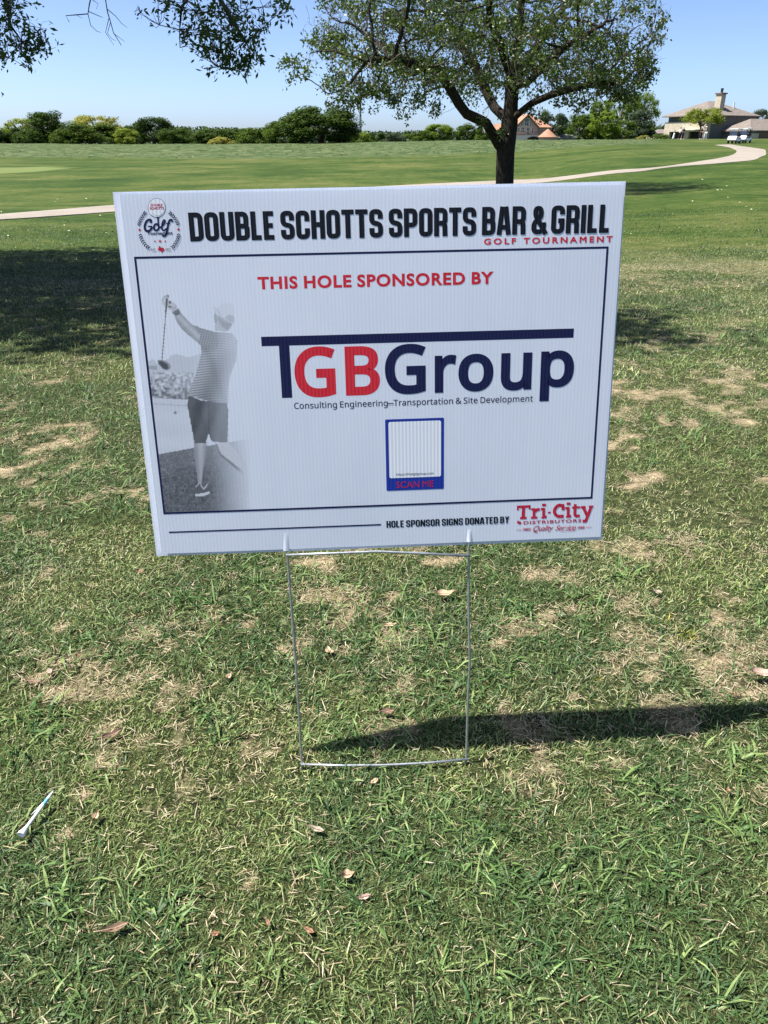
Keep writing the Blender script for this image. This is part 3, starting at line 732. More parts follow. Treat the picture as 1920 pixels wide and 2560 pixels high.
GLI = json.loads(r'''{"A":[667,[[[464,457,362,686,339,686],[316,686,293,686,195,457],[98,229,0,0,33,0],[67,0,100,0,129,67],[157,134,186,201,283,201],[379,201,476,201,506,134],[537,67,567,0,600,0],[634,0,667,0,565,229]],[[292,454,326,536,363,454],[399,371,436,289,365,289],[295,289,224,289,258,371]]]],"B":[563,[[[75,227,75,0,153,0],[231,0,309,0,480,0],[543,98,543,182,543,274],[481,341,379,360,379,361],[379,361,379,362,450,391],[483,437,483,508,483,594],[420,682,273,682,207,682],[141,682,75,682,75,455]],[[173,526,173,594,203,594],[233,594,263,594,353,594],[382,550,382,499,382,426],[335,390,238,390,216,390],[195,390,173,390,173,458]],[[173,231,173,302,212,302],[252,302,291,302,394,302],[442,258,442,196,442,145],[411,88,296,88,255,88],[214,88,173,88,173,159]]]],"C":[708,[[[656,600,656,635,563,674],[492,691,422,691,205,691],[48,539,48,331,48,188],[160,-9,416,-9,523,-9],[596,16,663,51,663,87],[663,122,663,158,586,108],[502,81,425,81,261,81],[149,187,149,340,149,490],[265,601,421,601,500,601],[572,579,656,530,656,565]]]],"D":[750,[[[76,227,76,0,165,0],[253,0,342,0,567,0],[704,166,704,341,704,502],[593,682,341,682,253,682],[164,682,76,682,76,455]],[[174,425,174,594,224,594],[275,594,325,594,516,594],[603,478,603,341,603,257],[552,88,330,88,278,88],[226,88,174,88,174,257]]]],"E":[500,[[[462,653,462,682,333,682],[204,682,75,682,75,455],[75,227,75,0,207,0],[339,0,471,0,471,29],[471,59,471,88,372,88],[272,88,173,88,173,159],[173,229,173,300,266,300],[359,300,452,300,452,329],[452,359,452,388,359,388],[266,388,173,388,173,457],[173,525,173,594,269,594],[366,594,462,594,462,623]]]],"F":[469,[[[440,653,440,682,319,682],[197,682,76,682,76,455],[76,227,76,0,109,0],[141,0,174,0,174,106],[174,211,174,317,263,317],[351,317,440,317,440,346],[440,376,440,405,351,405],[263,405,174,405,174,468],[174,531,174,594,263,594],[351,594,440,594,440,623]]]],"G":[740,[[[673,240,673,336,597,336],[520,336,444,336,444,307],[444,277,444,248,488,248],[531,248,575,248,575,201],[575,155,575,108,528,93],[480,81,427,81,265,81],[151,188,151,340,151,488],[266,601,414,601,496,601],[579,578,659,534,659,567],[659,600,659,633,552,678],[496,691,416,691,208,691],[50,538,50,337,50,137],[204,-9,413,-9,508,-9],[582,7,673,47,673,143]]]],"H":[729,[[[653,455,653,682,620,682],[588,682,555,682,555,583],[555,484,555,385,428,385],[300,385,173,385,173,484],[173,583,173,682,140,682],[108,682,75,682,75,455],[75,227,75,0,108,0],[140,0,173,0,173,99],[173,198,173,297,300,297],[428,297,555,297,555,198],[555,99,555,0,588,0],[620,0,653,0,653,227]]]],"I":[250,[[[174,455,174,682,141,682],[109,682,76,682,76,455],[76,227,76,0,109,0],[141,0,174,0,174,227]]]],"L":[490,[[[172,484,172,682,139,682],[107,682,74,682,74,455],[74,227,74,0,209,0],[345,0,480,0,480,29],[480,59,480,88,377,88],[275,88,172,88,172,286]]]],"M":[781,[[[709,455,709,682,679,682],[648,682,618,682,542,589],[467,495,391,402,316,495],[240,589,165,682,134,682],[104,682,73,682,73,455],[73,227,73,0,106,0],[138,0,171,0,171,177],[171,354,171,531,172,531],[172,531,173,531,243,443],[313,355,383,267,388,267],[394,267,399,267,469,355],[539,443,609,531,610,531],[610,531,611,531,611,354],[611,177,611,0,644,0],[676,0,709,0,709,227]]]],"N":[781,[[[706,455,706,682,675,682],[645,682,614,682,614,506],[614,330,614,154,460,330],[306,506,152,682,126,682],[100,682,74,682,74,455],[74,227,74,0,105,0],[135,0,166,0,166,175],[166,350,166,525,318,350],[470,175,622,0,650,0],[678,0,706,0,706,227]]]],"O":[823,[[[45,530,45,341,45,156],[186,-9,409,-9,640,-9],[778,157,778,341,778,531],[636,691,411,691,190,691]],[[146,192,146,341,146,491],[259,601,411,601,564,601],[677,491,677,341,677,192],[564,81,411,81,259,81]]]],"P":[510,[[[141,682,70,682,70,455],[70,227,70,0,103,0],[135,0,168,0,168,98],[168,197,168,295,202,295],[236,295,270,295,428,295],[500,379,500,486,500,594],[432,682,283,682,212,682]],[[168,524,168,594,206,594],[245,594,283,594,372,594],[399,540,399,490,399,422],[352,383,279,383,242,383],[205,383,168,383,168,453]]]],"Q":[823,[[[496,0,496,0,661,32],[780,174,780,339,780,539],[625,691,421,691,200,691],[45,547,45,341,45,171],[162,32,331,0,426,-70],[534,-129,666,-139,695,-110],[725,-81,754,-52,753,-51],[752,-50,751,-49,684,-68],[616,-52,496,-1,496,0],[496,0,496,1,496,1]],[[213,601,417,601,568,601],[679,487,679,338,679,199],[571,81,419,81,237,81],[146,202,146,340,146,443]]]],"R":[604,[[[134,682,77,682,77,455],[77,227,77,0,110,0],[142,0,175,0,175,99],[175,197,175,296,189,296],[202,296,216,296,266,296],[307,280,397,140,427,93],[457,47,487,0,526,0],[565,0,604,0,557,65],[540,88,511,135,459,220],[421,283,359,324,432,353],[473,412,473,491,473,609],[387,682,249,682,192,682]],[[175,527,175,598,196,598],[217,598,238,598,333,598],[371,559,372,495,373,438],[343,384,238,384,217,384],[196,384,175,384,175,455]]]],"S":[458,[[[399,606,399,643,351,675],[299,691,247,691,122,691],[40,620,40,509,40,322],[335,306,335,165,335,127],[300,79,224,79,157,79],[94,114,44,178,44,137],[44,95,44,54,101,11],[161,-9,235,-9,345,-9],[426,69,426,176,426,393],[131,391,131,522,131,570],[176,603,239,603,285,603],[341,587,399,532,399,569]]]],"T":[604,[[[587,653,587,682,397,682],[207,682,17,682,17,653],[17,623,17,594,96,594],[174,594,253,594,253,396],[253,198,253,0,286,0],[318,0,351,0,351,198],[351,396,351,594,430,594],[508,594,587,594,587,623]]]],"U":[708,[[[648,544,648,682,615,682],[583,682,550,682,550,550],[550,417,550,285,550,221],[542,171,507,136,476,105],[422,81,347,81,288,81],[239,100,200,139,169,170],[159,202,159,279,159,413],[159,548,159,682,126,682],[94,682,61,682,61,541],[61,399,61,258,61,72],[201,-9,345,-9,548,-9],[648,101,648,268,648,406]]]],"Y":[604,[[[363,525,301,447,240,525],[179,604,118,682,79,682],[39,682,0,682,84,575],[169,468,253,361,253,241],[253,120,253,0,286,0],[318,0,351,0,351,120],[351,240,351,360,435,467],[520,575,604,682,565,682],[525,682,486,682,424,604]]]],"a":[427,[[[411,62,411,80,391,65],[373,56,364,56,353,56],[347,62,347,79,347,156],[347,233,347,310,347,412],[275,458,184,458,119,458],[70,438,35,397,35,365],[35,332,35,300,78,351],[128,374,177,374,231,374],[258,351,258,295,258,287],[258,279,258,271,232,262],[205,252,179,243,107,217],[26,190,26,101,26,43],[70,-9,136,-9,177,-9],[218,6,257,37,265,5],[286,-9,325,-9,353,-9],[370,-1,411,26,411,44]],[[258,135,258,91,234,68],[208,54,180,54,143,54],[116,80,116,117,116,170],[182,196,258,222,258,178]]]],"c":[438,[[[393,395,393,427,350,446],[315,458,263,458,127,458],[41,364,41,216,41,84],[135,-9,269,-9,316,-9],[373,3,403,17,403,46],[403,76,403,105,358,85],[322,75,284,75,192,75],[132,131,132,224,132,315],[188,376,269,376,308,376],[342,366,393,332,393,364]]]],"e":[479,[[[438,101,438,130,386,96],[335,76,281,76,195,76],[144,122,130,211,235,211],[341,211,446,211,446,377],[370,458,251,458,127,458],[41,366,41,230,41,106],[119,-9,259,-9,335,-9],[384,8,438,44,438,73]],[[207,270,132,270,144,341],[185,381,253,381,316,381],[355,338,358,270,283,270]]]],"i":[219,[[[154,299,154,449,124,449],[95,449,65,449,65,299],[65,150,65,0,95,0],[124,0,154,0,154,150]],[[163,556,163,585,163,614],[139,638,110,638,81,638],[57,614,57,585,57,556],[81,532,110,532,139,532]]]],"l":[219,[[[154,455,154,682,124,682],[95,682,65,682,65,455],[65,227,65,0,95,0],[124,0,154,0,154,227]]]],"m":[771,[[[89,449,59,449,59,299],[59,150,59,0,89,0],[118,0,148,0,148,109],[148,217,148,326,185,369],[215,383,260,383,304,383],[341,352,341,279,341,186],[341,93,341,0,371,0],[400,0,430,0,430,109],[430,217,430,326,462,359],[501,383,530,383,581,383],[623,346,623,278,623,185],[623,93,623,0,653,0],[682,0,712,0,712,94],[712,188,712,282,712,388],[654,458,563,458,499,458],[452,421,413,377,383,430],[336,458,279,458,237,458],[194,436,148,390,148,410],[148,429,148,449,118,449]]]],"n":[500,[[[150,429,150,449,120,449],[91,449,61,449,61,299],[61,150,61,0,91,0],[120,0,150,0,150,107],[150,215,150,322,192,369],[223,387,262,387,316,387],[350,344,350,278,350,185],[350,93,350,0,380,0],[409,0,439,0,439,92],[439,185,439,277,439,400],[371,458,286,458,236,458],[186,433,152,390,151,390],[151,390,150,390,150,410]]]],"o":[552,[[[414,458,273,458,139,458],[36,358,36,229,36,91],[135,-9,273,-9,417,-9],[516,87,516,229,516,362]],[[188,378,272,378,361,378],[425,315,425,228,425,131],[366,71,272,71,186,71],[127,134,127,229,127,315]]]],"r":[396,[[[99,449,69,449,69,299],[69,150,69,0,99,0],[128,0,158,0,158,78],[158,157,158,235,158,312],[206,373,267,373,288,373],[323,355,350,329,366,355],[381,380,397,406,360,441],[326,458,290,458,248,458],[205,425,160,346,159,346],[159,346,158,346,158,380],[158,415,158,449,128,449]]]],"t":[333,[[[167,511,167,542,111,488],[56,433,0,379,0,376],[0,372,0,369,26,369],[52,369,78,369,78,290],[78,211,78,132,78,51],[127,-9,224,-9,253,-9],[301,4,332,21,332,49],[332,76,332,104,296,82],[263,71,231,71,205,71],[167,86,167,139,167,216],[167,292,167,369,214,369],[262,369,309,369,309,396],[309,422,309,449,262,449],[214,449,167,449,167,480]]]],"u":[500,[[[407,0,437,0,437,150],[437,299,437,449,407,449],[378,449,348,449,348,342],[348,235,348,128,319,87],[281,65,241,65,180,65],[149,101,149,164,149,259],[149,354,149,449,119,449],[90,449,60,449,60,356],[60,263,60,170,60,56],[124,-9,215,-9,259,-9],[311,17,348,57,348,38],[348,19,348,0,378,0]]]],"v":[438,[[[138,144,206,-9,216,-9],[226,-9,236,-9,302,144],[368,296,434,449,402,449],[371,449,339,449,300,357],[260,265,221,173,181,265],[140,357,100,449,68,449],[35,449,3,449,71,296]]]],"y":[438,[[[332,223,438,449,405,449],[371,449,338,449,299,365],[261,280,222,196,182,280],[141,365,101,449,67,449],[34,449,0,449,58,331],[116,214,174,96,123,-13],[72,-121,21,-230,54,-230],[87,-230,120,-230,226,-4]]]]}''')
def curve_to_flat(cu, name):
    o = bpy.data.objects.new(name, cu); COL.objects.link(o)
    bpy.context.view_layer.update()
    dg = bpy.context.evaluated_depsgraph_get()
    me = bpy.data.meshes.new_from_object(o.evaluated_get(dg))
    bpy.data.objects.remove(o); bpy.data.curves.remove(cu)
    V = np.array([v.co[:2] for v in me.vertices]); F = [tuple(p.vertices) for p in me.polygons]
    bpy.data.meshes.remove(me)
    return V, F
def glyph_text(txt, offset=0.0, space=0.13, GL=GL, track=0.0, shear=0.0):
    cu = bpy.data.curves.new("t", 'CURVE'); cu.dimensions = '2D'; cu.fill_mode = 'FRONT'; cu.resolution_u = 6
    x = 0
    for ch in txt:
        if ch == ' ': x += space + offset + 1.6 * track; continue
        adv, sps = GL[ch]
        for sp in sps:
            s = cu.splines.new('BEZIER'); s.bezier_points.add(len(sp) - 1); s.use_cyclic_u = True
            for bp, q in zip(s.bezier_points, sp):
                bp.handle_left_type = bp.handle_right_type = 'FREE'
                bp.handle_left = (q[0] / 1000 + x, q[1] / 1000, 0); bp.co = (q[2] / 1000 + x, q[3] / 1000, 0); bp.handle_right = (q[4] / 1000 + x, q[5] / 1000, 0)
        x += adv / 1000 + offset * 1.4 + track
    V, F = curve_to_flat(cu, "t")
    # bolder: the outline itself is drawn again as a line of the wanted width
    x = 0; outl = []
    for ch in txt:
        if ch == ' ': x += space + offset + 1.6 * track; continue
        adv, sps = GL[ch]
        for sp in sps:
            pts = []
            for i in range(len(sp)):
                a, c = sp[i], sp[(i + 1) % len(sp)]
                p0, p1, p2, p3 = Vector(a[2:4]), Vector(a[4:6]), Vector(c[0:2]), Vector(c[2:4])
                for k in range(5):
                    t = k / 5; q = p0 * (1 - t)**3 + p1 * 3 * t * (1 - t)**2 + p2 * 3 * t * t * (1 - t) + p3 * t**3
                    q = (q.x / 1000 + x, q.y / 1000)
                    if not pts or (Vector(q) - Vector(pts[-1])).length > 0.003: pts.append(q)
            outl.append(pts)
        x += adv / 1000 + offset * 1.4 + track
    if shear:
        V = V + np.stack([V[:, 1] * shear, V[:, 1] * 0], -1); outl = [[(a + b_ * shear, b_) for a, b_ in q] for q in outl]
    return V, F, (outl, 2 * offset)
def font_text(txt, offset=0.0, spacing=1.0, shear=0.0):
    return glyph_text(txt, offset, 0.22, GLI, 0.5 * (spacing - 1), shear)
def place(g, VF, pL, pR, pT=None, pB=None, ysc=None):
    """fit letters between the photograph points left/right (x) and top/bottom (y)"""
    V, F = VF[:2]
    ow = VF[2][1] / 2 if len(VF) > 2 else 0
    x0, x1 = V[:, 0].min() - ow, V[:, 0].max() + ow; y0, y1 = V[:, 1].min() - ow, V[:, 1].max() + ow
    xa, xb = PN(*pL)[0], PN(*pR)[0]
    sx = (xb - xa) / (x1 - x0)
    if pT is not None:
        ya, yb = PN(*pB)[1], PN(*pT)[1]; sy = (yb - ya) / (y1 - y0); oy = ya - y0 * sy
    else:
        sy = sx * (ysc or 1.0); oy = (PN(*pL)[1] + PN(*pR)[1]) / 2
    g.n += 1; z = 0.00016 + 0.000003 * g.n; b = len(g.v)
    for p in V:
        x = xa + (p[0] - x0) * sx; y = oy + p[1] * sy
        g.v.append((x, y, z + bowz(x, y)))
    g.f += [tuple(b + i for i in f) for f in F]
    if ow:
        for pts in VF[2][0]: g.stroke(pts, VF[2][1], lambda a, b_: (xa + (a - x0) * sx, oy + b_ * sy), True)

# headline
g = Ink(); block_text(g, "DOUBLE SCHOTTS SPORTS BAR & GRILL", (474.5, 604.4), (1526.5, 511.6), gap=0.05, wch=0.465, t=0.172, space=0.15)
g.build("headline_lettering", INK_BLACK, "near-black block headline across the top")
g = Ink(); place(g, font_text("GOLF TOURNAMENT", 0.03, 1.35), (1209, 610), (1530.5, 600), (1530, 590), (1530, 605.5))
g.build("subtitle_lettering", INK_RED, "small red spaced capitals under the headline")
# frame line
g = Ink()
fr = [PN(333.5, 644), PN(1522, 614.8), PN(1482.3, 1244.5), PN(409.3, 1286.8)]
fx0 = (fr[0][0] + fr[3][0]) / 2; fx1 = (fr[1][0] + fr[2][0]) / 2; fy1 = (fr[0][1] + fr[1][1]) / 2; fy0 = (fr[2][1] + fr[3][1]) / 2
tk = 0.0026
N_ = 24
def edge(ax, ay, bx, by, w, hor):
    for k in range(N_):
        t0, t1 = k / N_, (k + 1) / N_
        xa, ya, xb, yb = ax + (bx - ax) * t0, ay + (by - ay) * t0, ax + (bx - ax) * t1, ay + (by - ay) * t1
        g.poly([(xa, ya), (xb, yb), (xb, yb + w), (xa, ya + w)] if hor else [(xa, ya), (xa + w, ya), (xb + w, yb), (xb, yb)], 0.00017)
edge(fx0, fy0, fx1, fy0, tk, True); edge(fx0, fy1 - tk, fx1, fy1 - tk, tk, True)
edge(fx0, fy0 + tk, fx0, fy1 - tk, tk, False); edge(fx1 - tk, fy0 + tk, fx1 - tk, fy1 - tk, tk, False)
g.build("frame_line", INK_NAVY, "thin navy rectangle framing the middle of the sign")
g = Ink(); place(g, font_text("THIS HOLE SPONSORED BY", 0.035, 1.02), (643.5, 715), (1231.5, 690), (937, 685.5), (937, 717.5))
g.build("sponsor_line_lettering", INK_RED, "red bold capitals over the logo")
# company logo
g = Ink()
def rect(g, x0, x1, y0, y1):
    n = 16
    for k in range(n):
        a = x0 + (x1 - x0) * k / n; b_ = x0 + (x1 - x0) * (k + 1) / n
        g.poly([(a, y0), (b_, y0), (b_, y1), (a, y1)], 0.00017)
bx0 = PN(653, 855)[0]; bx1 = PN(1434.5, 830)[0]; byt = (PN(652.7, 844.3)[1] + PN(1435, 819)[1]) / 2; byb = (PN(654, 867.8)[1] + PN(1434, 842)[1]) / 2
rect(g, bx0, bx1, byb, byt)
sx0 = PN(701, 930)[0]; sx1 = PN(727, 930)[0]; rect(g, sx0, sx1, PN(716, 994)[1], byb - 0.00003)
for ch, pl, pr, pt, pb in (('G', (962, 924), (1064, 932), (1020, 859.5), (1020, 985)), ('r', (1086.6, 932), (1140, 896.5), (1116, 887), (1098, 981.5)),
                           ('o', (1146, 932), (1233.4, 927), (1192, 884), (1192, 978.5)), ('u', (1252.7, 916.7), (1329.6, 927), (1290.6, 882), (1290.6, 976)),
                           ('p', (1351.2, 942), (1435, 927), (1399.5, 876), (1361.5, 1002.8))):
    place(g, glyph_text(ch, 0.021), pl, pr, pt, pb)
g.build("logo_navy_lettering", INK_NAVY, "navy letters and long bar of the logo")
g = Ink()
place(g, glyph_text('G', 0.021), (736.2, 931.9), (840, 967), (786.8, 866), (791.9, 992.7))
place(g, glyph_text('B', 0.021), (863, 932), (949.9, 957), (903, 865), (903, 987.6))
g.build("logo_red_lettering", INK_RED, "two red letters of the logo")
g = Ink(); place(g, glyph_text("Consulting Engineering   Transportation & Site Development", 0.007), (736, 1023), (1332.7, 1001.8), ysc=1.0)
_a, _b = PN(968, 1008.5), PN(984, 1008); g.poly([(_a[0], _a[1] - .0006), (_b[0], _a[1] - .0006), (_b[0], _a[1] + .0006), (_a[0], _a[1] + .0006)])
g.build("tagline_lettering", INK_NAVY, "small navy line of writing under the logo")
# card with a blue border
def rrect(p, r, T=lambda x, y: (x, y)):
    return [T(*q) for q in rp(p, r, True, 5)]
g = Ink()
def qbox(a, b_, c, d): 
    P4 = [PN(*q) for q in (a, b_, c, d)]
    return (P4[0][0] + P4[3][0]) / 2, (P4[1][0] + P4[2][0]) / 2, (P4[2][1] + P4[3][1]) / 2, (P4[0][1] + P4[1][1]) / 2
qx0, qx1, qy0, qy1 = qbox((963.7, 1048.6), (1110.9, 1043), (1110, 1221.7), (966.4, 1225.7))
g.poly(rrect([(qx0, qy0), (qx1, qy0), (qx1, qy1), (qx0, qy1)], 0.0018), 0.00027)
card = g.build("scan_card", INK_BLUE, "royal blue card with a white panel")
g = Ink(); wx0, wx1, wy0, wy1 = qbox((971.6, 1055), (1103.7, 1049.8), (1102.9, 1190), (973.6, 1195))
g.poly(rrect([(wx0, wy0), (wx1, wy0), (wx1, wy1), (wx0, wy1)], 0.003), 0.00033)
g.build("white_panel", INK_WHITE, parent=card)
g = Ink(); g.n = 76; place(g, glyph_text("https://thetgbgroup.com", 0.004), (991.5, 1188), (1084.6, 1185), ysc=1.0)
g.build("address_lettering", INK_BLACK, parent=card)
g = Ink(); g.n = 76; place(g, font_text("SCAN ME", 0.0, 1.02), (991.5, 1215), (1085, 1205), (1030, 1202), (1030, 1218))
g.build("scan_lettering", INK_CRIM, parent=card)
# bottom line
g = Ink()
lx0, ly0 = PN(423, 1331); lx1, ly1 = PN(953.7, 1309.6); ly = (ly0 + ly1) / 2
for k in range(12):
    a = lx0 + (lx1 - lx0) * k / 12; b_ = lx0 + (lx1 - lx0) * (k + 1) / 12
    g.poly([(a, ly - .0010), (b_, ly - .0010), (b_, ly + .0010), (a, ly + .0010)], 0.00017)
g.build("rule_line", INK_NAVY)
g = Ink(); block_text(g, "HOLE SPONSOR SIGNS DONATED BY", (967.6, 1318.6), (1275, 1290.2), gap=0.06, wch=0.44, t=0.16, space=0.16)
g.build("donor_line_lettering", INK_BLACK, "small near-black block capitals at the bottom")
# distributor logo, in the measuring frame of an enlargement
def TZ(ox, oy, s): return lambda x, y: PN(ox + x / s, oy + y / s)
TX_POLY = [(835,1615),(880,1615),(882,1655),(925,1650),(960,1662),(985,1690),(985,1730),(945,1760),(925,1780),(940,1808),(905,1782),(890,1745),(865,1735),(845,1745),(800,1700),(835,1695)]
def texas(g, cx, cy, sc, T):
    n = len(TX_POLY)
    P_ = [((x - 893) * sc + cx, (y - 1705) * sc + cy) for x, y in TX_POLY]
    g.poly([T(*p) for p in [P_[i] for i in (0, 1, 2, 14, 15)]], 0.00017)
    g.poly([T(*p) for p in [P_[i] for i in (2, 3, 4, 5, 6, 7, 11, 12, 14)]], 0.000175)
    g.poly([T(*p) for p in [P_[i] for i in (12, 13, 14)]], 0.00018)
    g.poly([T(*p) for p in [P_[i] for i in (7, 8, 9, 10, 11)]], 0.000185)
g = Ink(); T = TZ(1260, 1240, 6.381)
def st(pts, w, r=0, cl=False): g.stroke(rp(pts, r, cl) if r else pts, w, T, cl)
st([(218, 172), (435, 163)], 40); st([(232, 165), (232, 225)], 30); st([(422, 160), (422, 213)], 30); st([(327, 165), (318, 350)], 52); st([(268, 352), (372, 346)], 36)
st([(448, 212), (515, 208)], 34); st([(493, 200), (490, 345)], 46); st([(442, 346), (545, 341)], 34); st([(505, 245), (540, 215), (582, 212)], 46, 30)
st([(598, 207), (668, 203)], 34); st([(647, 195), (645, 320), (690, 338)], 46, 20); st([(620, 142), (682, 139)], 40); st([(610, 343), (690, 337)], 30)
st([(712, 262), (757, 260)], 26)
st([(958, 225), (955, 150), (870, 140), (800, 240), (860, 330), (965, 318)], 50, 75); st([(958, 125), (960, 225)], 30)
st([(990, 192), (1058, 188)], 34); st([(1038, 182), (1036, 310), (1080, 326)], 46, 20); st([(1012, 123), (1074, 120)], 38); st([(1002, 330), (1082, 325)], 30)
st([(1150, 128), (1142, 300), (1165, 320), (1222, 312)], 46, 24); st([(1100, 184), (1228, 177)], 32)
st([(1238, 176), (1318, 172)], 32); st([(1368, 168), (1438, 164)], 32); st([(1277, 178), (1345, 318)], 50); st([(1405, 172), (1318, 398), (1268, 400)], 46, 12)
texas(g, 253, 425, 0.40, T)
g.build("distributor_logo_lettering", INK_CRIM, "crimson slab-serif distributor logo in the lower right corner")
g = Ink(); place(g, font_text("DISTRIBUTORS", 0.02, 1.12), (1310.9, 1308), (1455.6, 1303), (1383, 1299.7), (1383, 1308))
g.build("distributor_name_lettering", INK_CRIM)
g = Ink(); T = TZ(1260, 1240, 6.381)
block_text(g, "SINCE", (1310.2, 1327.4), (1329.7, 1319.3), gap=0.12, wch=0.44, t=0.13)
block_text(g, "1988", (1446.5, 1323.0), (1464.0, 1314.9), gap=0.12, wch=0.44, t=0.13)
place(g, font_text("Quality", 0.004, 0.9, 0.45), (1335, 1331), (1386, 1317), (1360, 1313.5), (1360, 1331.0))
place(g, font_text("Service", 0.004, 0.9, 0.45), (1390, 1324), (1442, 1315), (1416, 1312.4), (1416, 1325.0))
st([(210, 540), (298, 537)], 7); st([(1325, 497), (1415, 492)], 7); st([(480, 555), (500, 578), (555, 575)], 8, 15); st([(920, 560), (1040, 548), (1130, 552), (1165, 520)], 7, 40)
g.build("since_line_lettering", INK_CRIM)
# tournament badge
T = TZ(320, 470, 11.06)
g = Ink()
g.blob((770, 555), 246, 265, 0, T, 40)
ballp = g.build("badge_ball_outline", INK_NAVY)
g = Ink(); g.poly([T(770 + 236 * math.cos(t), 555 + 255 * math.sin(t)) for t in [2 * math.pi * k / 40 for k in range(40)]], 0.00020)
g.build("badge_ball", INK_WHITE)
g = Ink(); g.n = 22
g.stroke([(650, 700), (700, 745), (780, 778), (860, 765), (930, 700), (960, 640)], [3, 18, 26, 24, 16, 3], T)
g.build("ball_shading", INK_GREY)
g = Ink(); g.n = 22
place(g, font_text("DOUBLE", 0.035, 0.95), (374, 514), (404.1, 514), (389, 510.2), (389, 516.8))
place(g, font_text("SCHOTTS", 0.035, 0.92), (372.4, 522), (407.6, 522), (389, 518.3), (389, 524.8))
g.build("badge_ball_lettering", INK_CRIM)
g = Ink(); g.n = 2
def st(pts, w, r=0, cl=False): g.stroke(rp(pts, r, cl, 8) if r else pts, w, T, cl)
st([(600, 975), (625, 900), (560, 875), (480, 930), (435, 1060), (455, 1180), (540, 1205), (615, 1160), (640, 1075)], 62, 60)
st([(655, 1068), (530, 1066)], 34)
st([(765, 990), (700, 1040), (690, 1150), (765, 1190), (830, 1140), (835, 1040)], 54, 60, True)
st([(800, 1040), (850, 1100), (900, 1085)], 40, 25)
st([(770, 812), (795, 830), (802, 880)], 34, 20); st([(838, 812), (815, 830), (806, 880)], 34, 20); st([(803, 820), (818, 1020)], 42)
st([(885, 1090), (975, 1010), (1010, 920), (975, 880), (930, 960), (910, 1120), (945, 1185), (1010, 1165), (1050, 1120)], 46, 50)
st([(1200, 950), (1195, 885), (1130, 885), (1090, 1000), (1065, 1180), (1030, 1320), (960, 1345), (935, 1300)], 56, 50)
st([(1035, 995), (1145, 988)], 34)
def laurel(sp, side):
    n = len(sp)
    for i in range(n - 1):
        a = Vector(sp[i]); b_ = Vector(sp[i + 1]); d = (b_ - a).normalized()
        for s_ in (-1, 1):
            ang = math.atan2(d.y, d.x) + s_ * 0.8 + (math.pi if side else 0)
            c = a + Vector((math.cos(ang), math.sin(ang))) * 32
            g.blob(c, 42, 14, ang, T, 10)
def spine(pts, n):
    P_ = [Vector(p) for p in pts]; o = []
    for k in range(n):
        t = k / (n - 1) * (len(P_) - 1); i = min(int(t), len(P_) - 2); o.append(P_[i].lerp(P_[i + 1], t - i))
    return o
laurel(spine([(275, 1045), (300, 940), (350, 840), (410, 740), (470, 670)], 9), False)
laurel(spine([(1368, 1030), (1330, 930), (1265, 830), (1190, 740), (1110, 675)], 9), False)
laurel(spine([(315, 1280), (345, 1400), (405, 1510), (490, 1610), (580, 1680)], 9), False)
laurel(spine([(1385, 1270), (1370, 1380), (1325, 1490), (1265, 1590), (1185, 1670)], 9), False)
block_text(g, "EST", (376.9, 626.3), (387, 622.0), gap=0.15, t=0.14); block_text(g, "2017", (412.5, 625.6), (424.5, 621.3), gap=0.15, t=0.14)
g.build("badge_navy_print", INK_NAVY, "navy script word and laurel wreath of the badge")
g = Ink(); place(g, font_text("Tournament", 0.045, 1.0), (366.5, 586), (430, 586), (400, 579.6), (400, 587.2))
g.build("badge_word_lettering", INK_NAVY)
g = Ink()
def star(cx, cy, r):
    pts = [T(cx + (r if k % 2 == 0 else r * .42) * math.sin(math.pi * k / 5), cy - (r if k % 2 == 0 else r * .42) * math.cos(math.pi * k / 5)) for k in range(10)]
    c = T(cx, cy); g.n += 1; z = 0.00016 + 0.000003 * g.n; b_ = len(g.v)
    g.v += [(x, y, z + bowz(x, y)) for x, y in pts + [c]]
    g.f += [(b_ + k, b_ + (k + 1) % 10, b_ + 10) for k in range(10)]
star(300, 1165, 54); star(1375, 1150, 54); star(725, 1475, 34); star(865, 1475, 52); star(1010, 1475, 34)
texas(g, 893, 1705, 1.0, T)
st([(610, 1742), (780, 1740)], 7); st([(1010, 1735), (1180, 1732)], 7)
g.build("badge_red_print", INK_CRIM, "red stars and state outline of the badge")

